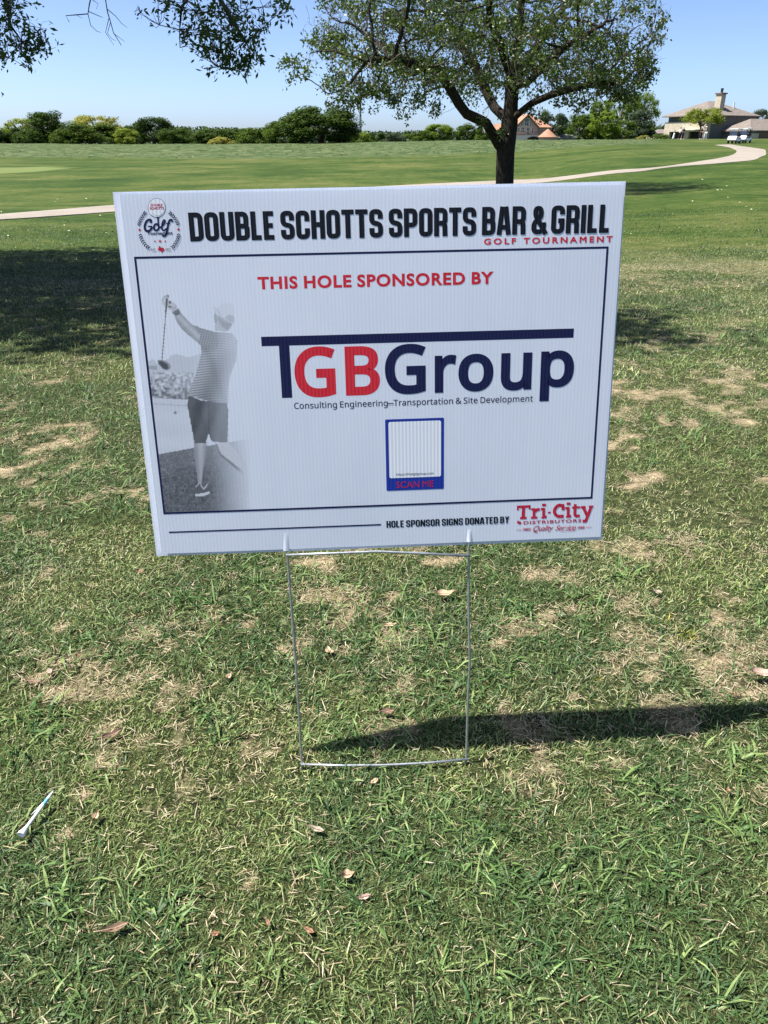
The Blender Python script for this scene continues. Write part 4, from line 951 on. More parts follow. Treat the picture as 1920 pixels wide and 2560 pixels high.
# printed grey photograph of a golfer, a flat print that fades out to the right
def inside(px, py, poly):
    r = np.zeros(px.shape, bool); n = len(poly); j = n - 1
    for i in range(n):
        xi, yi = poly[i]; xj, yj = poly[j]
        if yi != yj:
            c = ((yi > py) != (yj > py)) & (px < (xj - xi) * (py - yi) / (yj - yi) + xi)
            r ^= c
        j = i
    return r
def golfer_print():
    xa = fx0 + tk + 0.0001; ya = fy0 + tk + 0.0001
    xb = PN(340 + 1100 / 3.6875, 1000)[0]; yb = PN(400, 700 + 60 / 3.6875)[1]
    NX, NY = 155, 330
    xs = np.r_[np.linspace(xa, xb, NX), np.linspace(xb, fx1 - tk - 0.0001, 22)[1:]]; ys = np.r_[np.linspace(ya, yb, NY), np.linspace(yb, fy1 - tk - 0.0001, 6)[1:]]
    NX, NY = len(xs), len(ys)
    X, Y = np.meshgrid(xs, ys)
    Hi = np.linalg.inv(_H)
    q0 = Hi[0, 0] * X + Hi[0, 1] * Y + Hi[0, 2]; q1 = Hi[1, 0] * X + Hi[1, 1] * Y + Hi[1, 2]; q2 = Hi[2, 0] * X + Hi[2, 1] * Y + Hi[2, 2]
    U = (q0 / q2 * FPX + 960 - 340) * 3.6875; V = (1280 - q1 / q2 * FPX - 700) * 3.6875
    g = np.full(X.shape, 0.8); al = np.zeros(X.shape)
    n1 = fbm(U, V, 0.05, 60, 3); n2 = fbm(U, V, 0.02, 63, 3); n3 = vnoise(U * 0.12, V * 0.12, 66)
    def put(mask, val, a=1.0):
        nonlocal g, al
        a = np.where(mask, a, 0.0)
        na = al + a - al * a
        g = np.where(na > 1e-6, (val * a + g * al * (1 - a)) / np.maximum(na, 1e-6), g); al = na
    fade = lambda x0, x1: 1 - sstep((U - x0) / (x1 - x0))
    # far hedge of trees
    top = 745 - 55 * sstep((U - 250) / 120) + 60 * (n2 - .5)
    put((V > top) & (V < 870) & (U > 60), 0.42, 0.42 * fade(430, 900))
    put((V > 790) & (V < 825) & (U < 195), 0.3, 0.6)
    put((V > 845) & (V < 1082 + U * 0.04) & (U > 60), np.clip(0.62 - (V - 850) / 620 + (n1 - 0.5) * 1.3, 0.05, 0.8), 0.85 * fade(380, 800))
    # fairway
    fw = (V >= 1082 + U * 0.04) & (V < 1640)
    put(fw, np.clip(0.60 + 0.10 * (fbm(U * 0.15, V, 0.03, 70, 3) - 0.5) + 0.05 * np.sin(V / 38.0), 0, 0.8), 0.45 * fade(300, 900))
    put((abs(V - (1130 + U * 0.06)) < 4) & (U < 480), 0.3, 0.5)
    put(((U - 362)**2 / 200 + (V - 1222)**2 / 260) < 1, 0.2, 0.8)
    # dark teeing ground
    edge_y = np.interp(U, [60, 205, 530, 740, 1000, 1100], [1640, 1605, 1545, 1512, 1470, 1450])
    dk = V > edge_y
    put(dk, np.clip(0.085 + 0.10 * (n3 - 0.5) + 0.16 * (n1 - 0.5) + 0.10 * sstep((1900 - V) / 400), 0.015, 0.5), 0.93 * (1 - sstep((U - 560 - 0.10 * (V - 1500)) / 560)))
    put(dk & (n3 > 0.88), 0.5, 0.5 * fade(500, 1000))
    # far leg, fading into the white
    leg2 = inside(U, V, [(735,1495),(850,1485),(950,1590),(1035,1750),(1062,1880),(1000,1935),(985,1760),(780,1605)])
    put(leg2, 0.74, 0.85 * fade(900, 1150))
    put(inside(U, V, [(728,1500),(742,1500),(788,1600),(990,1756),(1004,1820),(986,1790),(776,1612)]), 0.22, 0.8 * fade(880, 1030))
    put(inside(U, V, [(940,2003),(1075,1900),(1080,1925),(960,2010)]), 0.75, 0.8)
    # standing leg and shoe
    put(inside(U, V, [(536,1490),(655,1490),(645,1610),(622,1740),(604,1900),(574,1900),(556,1740),(534,1600)]), 0.36 + 0.22 * np.exp(-((U - 600)**2) / 900) - 0.12 * (V - 1500) / 400, 0.95)
    put(inside(U, V, [(550,1985),(552,1905),(585,1868),(600,1895),(640,1880),(650,1912),(684,1938),(682,1965)]), 0.13, 1)
    put(inside(U, V, [(550,1968),(620,1962),(684,1942),(680,1968),(620,1990),(552,1994)]), 0.72, 1)
    for a, b_ in (((556,1905),(582,1872)), ((600,1890),(628,1925)), ((628,1925),(662,1880))):
        d = abs((b_[1]-a[1])*U - (b_[0]-a[0])*V + b_[0]*a[1] - b_[1]*a[0]) / math.hypot(b_[1]-a[1], b_[0]-a[0])
        put((d < 5) & (U > min(a[0], b_[0]) - 3) & (U < max(a[0], b_[0]) + 3) & (V > min(a[1], b_[1]) - 3) & (V < max(a[1], b_[1]) + 3), 0.7, 0.9)
    # shorts
    sh = inside(U, V, [(488,1065),(600,1108),(840,1132),(852,1200),(847,1492),(715,1492),(690,1470),(672,1410),(642,1502),(540,1502),(512,1350),(484,1210),(474,1140)])
    put(sh, np.clip(0.085 + 0.07 * (n2 - 0.5) + 0.03 * np.sin(U / 25 + V / 90), 0.03, 0.3), 0.96 - 0.30 * sstep((U - 560) / 300))
    put(sh & (abs(U - 672 - (V - 1140) * 0.01) < 4), 0.05, 0.5)
    # shirt
    stp = 0.5 + 0.5 * np.sin((V - U * 0.14 + 40 * np.sin((U - 600) / 150.0)) * 2 * math.pi / 23.0)
    shp = inside(U, V, [(520,415),(585,440),(730,478),(885,490),(938,560),(925,740),(868,880),(852,1000),(850,1140),(700,1122),(600,1096),(488,1052),(520,940),(556,850),(600,680),(596,600),(575,590),(592,500)])
    base = 0.60 - 0.42 * stp
    base = base * (0.86 + 0.3 * np.sin((U + V * 0.5) / 70.0) * sstep((V - 600) / 100)) - 0.10 * np.exp(-((U - 640 - (V - 600) * 0.35)**2) / 1500) * (V > 600)
    put(shp, np.clip(base, 0.08, 0.75), 0.92 - 0.62 * sstep((U - 620) / 330))
    slv = inside(U, V, [(540,425),(730,480),(770,560),(730,650),(690,670),(600,600),(575,590),(575,440)])
    put(slv, 0.52 - 0.26 * (0.5 + 0.5 * np.sin((U + V * 0.25) * 2 * math.pi / 24)), 0.7 - 0.3 * sstep((U - 600) / 170))
    # arm, glove, strap
    arm = inside(U, V, [(345,318),(398,280),(440,335),(520,415),(580,430),(575,585),(500,525),(420,455),(375,395)])
    dd = (V - 300) - (U - 360) * 1.02
    put(arm, np.clip(0.38 + 0.22 * np.exp(-(dd - 5)**2 / 1200) + 0.10 * (n1 - .5), 0.1, 0.7), 0.95)
    hand = inside(U, V, [(233,185),(248,150),(285,130),(302,150),(298,185),(345,208),(370,235),(388,268),(338,306),(300,272),(285,240),(262,246),(240,225)])
    put(hand, np.clip(0.62 + 0.5 * (n1 - 0.5) , 0.2, 0.8), 0.95)
    put(inside(U, V, [(296,196),(318,190),(322,215),(300,222)]) | inside(U, V, [(296,240),(330,236),(318,252),(300,250)]) | inside(U, V, [(282,132),(300,140),(298,165),(286,150)]), 0.08, 0.9)
    put(inside(U, V, [(330,302),(390,262),(402,288),(398,318),(372,330),(345,322)]), 0.16, 0.9)
    # club
    cx = np.interp(V, [150, 300, 735], [283, 272, 238]); cw = np.interp(V, [150, 290, 300, 735], [10, 9, 5.5, 4.5])
    cl = (abs(U - cx) < cw) & (V > 175) & (V < 740)
    put(cl, 0.13, 1); put(cl & (((V > 350) & (V < 362)) | ((V > 372) & (V < 380)) | ((V > 392) & (V < 402))), 0.7, 0.8)
    put(inside(U, V, [(193,742),(215,732),(262,740),(300,765),(320,795),(308,825),(272,832),(238,815),(205,775)]), 0.34, 1)
    put(inside(U, V, [(200,745),(250,752),(290,780),(300,815),(272,826),(242,810),(212,775)]), 0.09, 1)
    # hat, face and neck, nearly faded out
    put(inside(U, V, [(725,470),(725,380),(712,350),(722,300),(745,330),(800,380),(880,405),(850,450),(830,475)]), 0.46, 0.55)
    put(inside(U, V, [(725,290),(750,330),(745,400),(722,400),(714,355)]), 0.35, 0.45)
    put(inside(U, V, [(750,320),(830,375),(890,408),(850,470),(790,430),(760,380)]), 0.32, 0.48)
    put(inside(U, V, [(765,240),(800,212),(885,215),(905,300),(905,395),(860,385),(800,350),(745,290)]), 0.72, 0.35)
    put(inside(U, V, [(700,250),(745,255),(800,345),(905,392),(900,408),(800,375),(735,300)]), 0.50, 0.30)
    put(inside(U, V, [(815,345),(850,318),(895,330),(908,372),(890,392),(850,378)]), 0.36, 0.42)
    # soft print grain
    g = np.clip(g * (1 + 0.10 * (n3 - 0.5)), 0.01, 0.85)
    al = al * (1 - sstep((U - 1000) / 95))
    col = np.stack([g * 0.97, g * 0.985, g * 1.03, al], -1)
    Zs = (X + HW) / (2 * HW); Zt = (Y + HH) / (2 * HH)
    Z = 0.00010 + 0.0016 * np.sin(np.pi * Zs) * np.sin(np.pi * Zt) + 0.0008 * np.sin(5 * Zs + 2 * Zt)
    id_ = np.arange(NX * NY).reshape(NY, NX)
    F = np.stack([id_[:-1, :-1], id_[:-1, 1:], id_[1:, 1:], id_[1:, :-1]], -1).reshape(-1, 4)
    return np_mesh("golfer_print", np.stack([X, Y, Z], -1).reshape(-1, 3), F, attrs={"print_tone": ('FLOAT_COLOR', col.reshape(-1, 4))})
o = link("golfer_print", golfer_print(), panel_mat(True), front)
o["label"] = "grey printed picture of a golfer from behind, club held up"

# ---- wire stake
m, nt, out = new_mat("galvanised wire")
b = principled(nt, out, (0.42, 0.44, 0.45), 0.42, 0.5, 0.75)
n = tex_noise(nt, 160, 4, 0.6, obj_coord(nt))
r = ramp(nt, n.outputs[0], [(0.3, (0.30, 0.32, 0.33)), (0.7, (0.52, 0.54, 0.55))]); nt.links.new(r.outputs[0], b.inputs["Base Color"])
add_bump(nt, b, n.outputs[0], 0.2, 0.0005)
M_WIRE = m
L0 = Vector(sign.location)
def pan(u, v, z):
    x, y = PN(u, v); return M_SIGN @ Vector((x, y, z)) - L0
RW = 0.00185
for (ut, vt, ub, vb, ui, vi) in ((719, 1384, 755, 1921, 716, 1290), (1174, 1386, 1165, 1908, 1176, 1300)):
    f_ = on_ground(ub, vb) - L0; f_.z += 0.012 if ub < 900 else 0.012
    top = pan(ut, vt, -0.002); ins = pan(ui, vi, -0.002)
    d = (f_ - top).normalized()
    mid = top.lerp(f_, 0.5) + Vector((0.0016 if ub < 900 else 0.0035, 0, 0))
    pts = [ins, pan(ut, vt - 12, -0.002), top, top.lerp(f_, 0.25) + Vector((0.001, 0, 0)), mid, top.lerp(f_, 0.75) + Vector((0.001, 0, 0)), f_, f_ + d * 0.06]
    g = MB(); g.tube(pts, RW, 10); g.build("stake_leg", M_WIRE, sign, smooth=True)
tl = pan(717, 1385, -0.002); tr = pan(1178, 1387, -0.002); fo = Vector((0, -0.0038, 0.0))
g = MB(); g.tube([tl + fo, pan(830, 1381, -.002) + fo, pan(945, 1376, -.002) + fo, pan(1060, 1381, -.002) + fo, tr + fo], RW, 10); g.build("upper_crossbar", M_WIRE, sign, smooth=True)
bl = on_ground(753, 1921) - L0 + Vector((0, -0.0038, 0.012)); br = on_ground(1169, 1908) - L0 + Vector((0, -0.0038, 0.012))
mid = bl.lerp(br, 0.5) + Vector((0, -0.004, -0.003))
g = MB(); g.tube([bl, bl.lerp(mid, 0.5) + Vector((0, -.001, -.0007)), mid, mid.lerp(br, 0.5) + Vector((0, -.001, -.0007)), br], RW, 10); g.build("lower_crossbar", M_WIRE, sign, smooth=True)
# raised creases where the legs push into the flutes
for u0, v0, u1, v1, hgt in ((1176, 1354, 1175, 1323, 0.0013), (717, 1376, 716, 1332, 0.0007)):
    a = Vector(PN(u0, v0)); c = Vector(PN(u1, v1)); vs = []; fs = []
    K_ = 10; Wd = 0.0042
    for i in range(K_ + 1):
        t = i / K_; p = a.lerp(c, t); h_ = hgt * (1 - t)**0.8
        for j in range(7):
            s = j / 6 * 2 - 1
            x = p.x + s * Wd * (1 - .4 * t); vs.append((x, p.y, bowz(x, p.y) + 0.00008 + h_ * (math.cos(s * math.pi / 2))**1.2))
    for i in range(K_):
        for j in range(6): fs.append((i * 7 + j, i * 7 + j + 1, (i + 1) * 7 + j + 1, (i + 1) * 7 + j))
    me = bpy.data.meshes.new("crease"); me.from_pydata(vs, [], fs); me.polygons.foreach_set("use_smooth", [True] * len(fs)); me.update()
    link("crease", me, M_PANEL, front)

# ---------------------------------------------------------------- grass blades
def near_path(x, y, m=0.02):
    t = np.zeros(x.shape, bool)
    P_ = np.vstack([PATH_A, PATH_B[::-1]])
    return inside(x, y, [tuple(p) for p in P_[::3]])
def scatter(D0, D1, per_m2, wide=0.58, pad=0.30):
    n = int(per_m2 * ((D1**2 - D0**2) * wide + 2 * pad * (D1 - D0)))
    # uniform over the area of a wedge with parallel margins
    y = np.sqrt(RNG.random(n) * (D1**2 - D0**2) + D0**2)
    hw = wide * y + pad
    x = (RNG.random(n) * 2 - 1) * hw
    keep = RNG.random(n) < (hw / (wide * y)) / ((wide * D0 + pad) / (wide * D0)) if D0 > 0.01 else np.ones(n, bool)
    return x, y
_bv = []; _bf = []; _bc = []; _nv = 0
def blades(x, y, length, width, lean, col, segs, az=None, droop=0.35, z0=None, flat=None):
    """segs=2: five corners, three triangles; segs=1: one triangle"""
    global _nv
    n = len(x)
    if n == 0: return
    az = RNG.random(n) * 2 * np.pi if az is None else az
    z = terrain(x, y) - 0.002 if z0 is None else z0
    dx, dy = np.cos(az), np.sin(az)
    tw = RNG.normal(0, 0.5, n)
    wx, wy = -np.sin(az + tw), np.cos(az + tw)
    cl, sl = np.cos(lean), np.sin(lean)
    def pt(t):
        # height falls off as the blade bends over
        a = lean + droop * t
        return (x + dx * length * t * np.sin(a), y + dy * length * t * np.sin(a), z + length * t * np.cos(a))
    wz = RNG.normal(0, 0.25, n)
    if segs == 2:
        m = pt(0.55); e = pt(1.0)
        V = np.empty((n, 5, 3), np.float32)
        V[:, 0] = np.stack([x - wx * width * .4, y - wy * width * .4, z], -1)
        V[:, 1] = np.stack([x + wx * width * .4, y + wy * width * .4, z], -1)
        V[:, 2] = np.stack([m[0] - wx * width * .5, m[1] - wy * width * .5, m[2] - wz * width * .5], -1)
        V[:, 3] = np.stack([m[0] + wx * width * .5, m[1] + wy * width * .5, m[2] + wz * width * .5], -1)
        V[:, 4] = np.stack(e, -1)
        b = (_nv + 5 * np.arange(n))[:, None]
        F = np.concatenate([b + np.array([[0, 1, 3]]), b + np.array([[0, 3, 2]]), b + np.array([[2, 3, 4]])], 0)
        k = 5
    else:
        e = pt(1.0)
        V = np.empty((n, 3, 3), np.float32)
        V[:, 0] = np.stack([x - wx * width * .5, y - wy * width * .5, z], -1)
        V[:, 1] = np.stack([x + wx * width * .5, y + wy * width * .5, z], -1)
        V[:, 2] = np.stack(e, -1)
        F = (_nv + 3 * np.arange(n))[:, None] + np.array([[0, 1, 2]]); k = 3
    _bv.append(V.reshape(-1, 3)); _bf.append(F); _nv += n * k
    _bc.append(np.repeat(col, k, axis=0))
PAL = np.array([[0.130, 0.188, 0.056], [0.182, 0.246, 0.086], [0.082, 0.138, 0.044], [0.235, 0.272, 0.098], [0.050, 0.096, 0.032], [0.330, 0.368, 0.185]])
STR = np.array([[0.46, 0.38, 0.24], [0.56, 0.48, 0.33], [0.34, 0.27, 0.16], [0.40, 0.36, 0.19]])
def lush(x, y): return fbm(x, y, 3.2, 80, 4)
def shade_cols(x, y, pd):
    n = len(x)
    t = fbm(x, y, 4.0, 90, 3)
    c_ = None; k = np.clip((t - 0.5) * 8 + RNG.normal(2.2, 1.5, n), 0, 5).astype(int)
    c = PAL[k] * RNG.uniform(0.72, 1.34, (n, 1))
    s = STR[RNG.integers(0, 4, n)] * RNG.uniform(0.75, 1.15, (n, 1))
    dead = RNG.random(n) < pd
    c = np.where(dead[:, None], s, c)
    # sickly yellow clumps
    yl = _ell(x, y, YEL, 0.2) > RNG.random(n) * 0.9 + 0.15
    c = np.where(yl[:, None], np.array([[0.42, 0.38, 0.08]]) * RNG.uniform(0.7, 1.2, (n, 1)), c)
    return c, dead
def turf(D0, D1, dens, L, Wd, segs):
    x, y = scatter(D0, D1, dens)
    dr = dryness(x, y)
    fine_ = vnoise(x * 38, y * 38, 95)
    if D0 >= 3.0:
        far_ = RNG.random(len(x)) > sstep((y - 0.55 * D1 - 0.45 * D0) / (0.55 * (D1 - D0))) * (1.0 if D1 >= 19 else 0.0)
        x, y, dr, fine_ = x[far_], y[far_], dr[far_], fine_[far_]
    keep = RNG.random(len(x)) < np.clip(1.0 - 0.80 * sstep((dr - 0.30) / 0.58) - 0.28 * (fine_ < 0.38), 0.12, 1)
    x, y, dr = x[keep], y[keep], dr[keep]
    lu = lush(x, y); n = len(x)
    c, dead = shade_cols(x, y, 0.14 + 0.46 * sstep((dr - 0.10) / 0.5) + 0.06 * sstep((y - 2) / 5) - 0.06 * sstep((1.0 - y) / .3))
    g_ = np.where(dead, 1.0, 1.22 - 0.62 * sstep((lu - 0.36) / 0.3))
    c = c * np.stack([g_ * g_ ** 0.4, g_, g_], -1)
    ln = L * RNG.gamma(6, 1 / 6, n) * (0.45 + 1.2 * lu) * (1 - 0.35 * dr)
    ln = np.clip(ln, L * 0.25, L * 2.4)
    lean = np.clip(RNG.normal(0.82, 0.38, n), 0.05, 1.45)
    ln = np.where(dead, ln * 0.9, ln); lean = np.where(dead, np.clip(lean + 0.35, 0, 1.5), lean)
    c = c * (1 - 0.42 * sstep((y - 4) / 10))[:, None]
    wd = Wd * RNG.uniform(0.6, 1.3, n) * np.where(dead, 0.75, 1)
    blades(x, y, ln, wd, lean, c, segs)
turf(0.36, 1.0, 128000, 0.0122, 0.00142, 2)
turf(1.0, 1.7, 82000, 0.0142, 0.0017, 2)
turf(1.7, 3.0, 44000, 0.0170, 0.0026, 1)
turf(3.0, 5.5, 17000, 0.022, 0.0045, 1)
turf(5.5, 10.0, 4200, 0.025, 0.0075, 1)
turf(10.0, 20.0, 750, 0.028, 0.012, 1)
# dead stems lying flat on the bare places
for D0, D1, dens, L, Wd in ((0.4, 1.7, 26000, 0.014, 0.0011), (1.7, 3.4, 9000, 0.020, 0.0019), (3.4, 8.0, 2200, 0.024, 0.0040)):
    x, y = scatter(D0, D1, dens)
    dr = dryness(x, y); k = RNG.random(len(x)) < 0.12 + 0.88 * sstep((dr - 0.22) / 0.4)
    x, y = x[k], y[k]; n = len(x)
    c = STR[RNG.integers(0, 4, n)] * RNG.uniform(0.55, 1.2, (n, 1))
    blades(x, y, L * RNG.gamma(5, .2, n), Wd * RNG.uniform(.7, 1.4, n), RNG.uniform(1.25, 1.62, n), c, 2 if D1 < 3 else 1, z0=terrain(x, y) + RNG.uniform(0.0015, 0.008, n), droop=0.1)
# coarse tufts: bunches of wide, longer leaves
def tufts(D0, D1, per, nb, L, Wd):
    x, y = scatter(D0, D1, per, pad=0.15)
    lu = lush(x, y) + 0.5 * (fbm(x, y, 1.3, 99, 2) - 0.5)
    k = (RNG.random(len(x)) < sstep((lu - 0.42) / 0.22)) & (dryness(x, y) < 0.62)
    x, y = x[k], y[k]; n = len(x)
    X = np.repeat(x, nb) + RNG.normal(0, 0.006 * L / 0.04, n * nb); Y = np.repeat(y, nb) + RNG.normal(0, 0.006 * L / 0.04, n * nb)
    base = PAL[RNG.integers(0, 5, n)] * np.array([[0.86, 1.0, 0.95]]) * RNG.uniform(0.75, 1.15, (n, 1))
    c = np.repeat(base, nb, 0) * RNG.uniform(0.8, 1.25, (n * nb, 1))
    blades(X, Y, L * RNG.gamma(7, 1 / 7, n * nb), Wd * RNG.uniform(.6, 1.25, n * nb), np.clip(RNG.normal(0.95, 0.32, n * nb), .1, 1.45), c, 2, droop=0.55)
tufts(0.4, 1.1, 1300, 7, 0.028, 0.0026)
tufts(1.1, 2.2, 900, 7, 0.030, 0.0030)
tufts(2.2, 4.0, 420, 6, 0.032, 0.0042)
# the taller clumps that stand out singly
for (u, v, nb, L) in ((1630, 1990, 40, .06), (1850, 2080, 60, .07), (1420, 2230, 40, .05), (1655, 2150, 24, .055), (100, 1790, 50, .065), (190, 1640, 30, .06),
                      (260, 1910, 30, .05), (1030, 2150, 30, .05), (1230, 2180, 40, .05), (390, 2280, 36, .06), (170, 2230, 40, .055), (1480, 1500, 60, .06),
                      (1560, 1440, 60, .06), (960, 1620, 60, .055), (1000, 1560, 40, .05), (560, 1840, 40, .06), (500, 1770, 40, .055), (860, 1830, 24, .05),
                      (1290, 1530, 50, .055), (60, 1860, 40, .06), (1850, 1900, 40, .055), (830, 1880, 26, .05), (1900, 1480, 50, .055), (470, 1500, 60, .06), (1180, 1760, 30, .05)):
    c0 = on_ground(u, v); n = nb
    x = c0.x + RNG.normal(0, 0.022, n); y = c0.y + RNG.normal(0, 0.022, n)
    c = PAL[RNG.integers(0, 5, n)] * np.array([[0.85, 1.0, 0.9]]) * RNG.uniform(.75, 1.2, (n, 1))
    blades(x, y, L * RNG.uniform(.4, 0.95, n), 0.0036 * RNG.uniform(.6, 1.2, n), np.clip(RNG.normal(0.85, .35, n), .1, 1.4), c, 2, droop=0.6)
# a thin margin for other viewpoints to either side
x = RNG.uniform(-3.2, 3.2, 90000); y = RNG.uniform(-0.6, 3.4, 90000); k = (np.abs(x) > 0.58 * y + 0.28) | (y < 0.36)
x, y = x[k], y[k]; dr = dryness(x, y); k = RNG.random(len(x)) < 1.05 - dr; x, y, dr = x[k], y[k], dr[k]
c, dead = shade_cols(x, y, 0.12 + 0.3 * dr)
blades(x, y, 0.03 * RNG.gamma(6, 1 / 6, len(x)), 0.0038 * RNG.uniform(.6, 1.3, len(x)), np.clip(RNG.normal(.8, .35, len(x)), .05, 1.4), c, 1)

V = np.concatenate(_bv); F = np.concatenate(_bf); Cc = np.concatenate(_bc)
Cc = np.concatenate([np.clip(Cc, 0, 1), np.ones((len(Cc), 1))], 1)
me = np_mesh("grass", V, F, attrs={"tone": ('FLOAT_COLOR', Cc)})
print("grass triangles", len(F))
m, nt, out = new_mat("grass blade")
b = principled(nt, out, rough=0.48, spec=0.25)
a = attr_n(nt, "tone")
nt.links.new(a.outputs["Color"], b.inputs["Base Color"])
tl = nt.nodes.new("ShaderNodeBsdfTranslucent"); nt.links.new(a.outputs["Color"], tl.inputs[0])
mx = nt.nodes.new("ShaderNodeMixShader"); mx.inputs[0].default_value = 0.22
nt.links.new(b.outputs[0], mx.inputs[1]); nt.links.new(tl.outputs[0], mx.inputs[2]); nt.links.new(mx.outputs[0], out.inputs[0])
M_BLADE = m
tag(link("grass", me, m), "short patchy bermuda grass with green blades and straw-coloured stems", "grass", kind="stuff")
_bv.clear(); _bf.clear(); _bc.clear(); _nv = 0

# tall rough on the mound beyond the fairway
n = 9000
y = RNG.uniform(96, 150, n); a_ = RNG.uniform(-0.62, 0.36, n); x = a_ * y
k = RNG.random(n) < rough_zone(x, y) * (0.2 + 0.9 * fbm(x, y, 0.25, 120, 3)); x, y = x[k], y[k]; n = len(x)
t = fbm(x, y, 0.2, 125, 3)
base = np.array([[0.055, 0.082, 0.028]]) * (1 - t[:, None]) + np.array([[0.10, 0.125, 0.055]]) * t[:, None]
blades(x, y, RNG.uniform(.12, .26, n), RNG.uniform(.10, .25, n), np.clip(RNG.normal(1.0, .25, n), 0, 1.4), base * RNG.uniform(.85, 1.15, (n, 1)), 1)
V = np.concatenate(_bv); F = np.concatenate(_bf); Cc = np.concatenate(_bc); Cc = np.concatenate([np.clip(Cc, 0, 1), np.ones((len(Cc), 1))], 1)
tag(link("rough_grass", np_mesh("rough_grass", V, F, attrs={"tone": ('FLOAT_COLOR', Cc)}), M_BLADE), "tall grey-green rough grass along the mound behind the fairway", "rough grass", kind="stuff")

# pale bits of leaf litter and clover heads strewn over the lawn
vs = []; fs = []
x, y = scatter(4.5, 34, 0.25, pad=0.0)
k = ~near_path(x, y); x, y = x[k], y[k]
for xx, yy in zip(x, y):
    s = 0.008 + 0.0009 * yy * random.uniform(.6, 1.4); z = tz(xx, yy) + 0.02 + 0.0008 * yy; a0 = random.uniform(0, 6.28); b_ = len(vs); up = random.uniform(.1, .7) * s
    vs += [(xx + s * math.cos(a0), yy + s * math.sin(a0), z), (xx + .5 * s * math.cos(a0 + 1.6), yy + .5 * s * math.sin(a0 + 1.6), z + up), (xx - s * math.cos(a0), yy - s * math.sin(a0), z + up * .5), (xx + .5 * s * math.cos(a0 - 1.6), yy + .5 * s * math.sin(a0 - 1.6), z)]
    fs += [(b_, b_ + 1, b_ + 2, b_ + 3)]
me = bpy.data.meshes.new("leaf_litter"); me.from_pydata(vs, [], fs); me.update()
tag(link("leaf_litter", me, simple_mat("pale dry leaf", (0.50, 0.46, 0.33), 0.7)), "pale dry bits of leaf strewn over the lawn", "leaf litter", kind="stuff")

# ---------------------------------------------------------------- fallen leaves, one by one
def leaf_mat(name, col):
    m, nt, out = new_mat(name)
    b = principled(nt, out, col, 0.6, 0.3)
    oc = obj_coord(nt); n = tex_noise(nt, 120, 5, 0.65, oc)
    r = ramp(nt, n.outputs[0], [(0.3, tuple(c * .6 for c in col)), (0.55, col), (0.75, tuple(min(1, c * 1.25) for c in col))])
    nt.links.new(r.outputs[0], b.inputs["Base Color"]); add_bump(nt, b, n.outputs[0], .4, .001)
    return m
LM = {k: leaf_mat("leaf " + k, c) for k, c in dict(tan=(0.50, 0.36, 0.23), brown=(0.18, 0.115, 0.075), rust=(0.30, 0.155, 0.09), pink=(0.42, 0.30, 0.24), grey=(0.36, 0.30, 0.23)).items()}
def dry_leaf(u, v, L, W, ang, curl, col, label, lift=0.010, tilt=0.2):
    q_ = 0.66 if col == "rust" else 0.85; L *= q_; W *= q_; lift *= 0.8
    p = on_ground(u, v)
    root = empty("dry_leaf", (p.x, p.y, p.z + lift))
    root.rotation_euler = (tilt, random.uniform(-.25, .25), ang)
    tag(root, label, "dry leaf", "dry leaves fallen on the grass")
    nl, nw = 9, 5; vs = []; fs = []
    ph = random.uniform(0, 6)
    for i in range(nl):
        t = i / (nl - 1); w = W * 0.5 * (math.sin(math.pi * min(1, t * 1.02 + 0.02))**0.75) * (1 + 0.14 * math.sin(9 * t + ph))
        for j in range(nw):
            s = j / (nw - 1) * 2 - 1
            vs.append(((t - .5) * L, s * w, curl * L * ((2 * t - 1)**2) * .5 + curl * W * s * s * 0.9 + 0.0012 * math.sin(14 * t + 3 * s + ph)))
    for i in range(nl - 1):
        for j in range(nw - 1): fs.append((i * nw + j, (i + 1) * nw + j, (i + 1) * nw + j + 1, i * nw + j + 1))
    me = bpy.data.meshes.new("blade"); me.from_pydata(vs, [], fs); me.polygons.foreach_set("use_smooth", [True] * len(fs)); me.update()
    link("blade", me, LM[col], root)
    g = MB(); g.tube([(-L * .5 - L * .22, 0.0008, curl * L * .62), (-L * .5, 0, curl * L * .5 + .0003), (0, 0, .0006), (L * .45, 0, curl * L * .42 + .0004)], [0.0006, .0006, .0005, .0003], 5)
    g.build("stem", LM["brown"] if col != "brown" else LM["tan"], root)
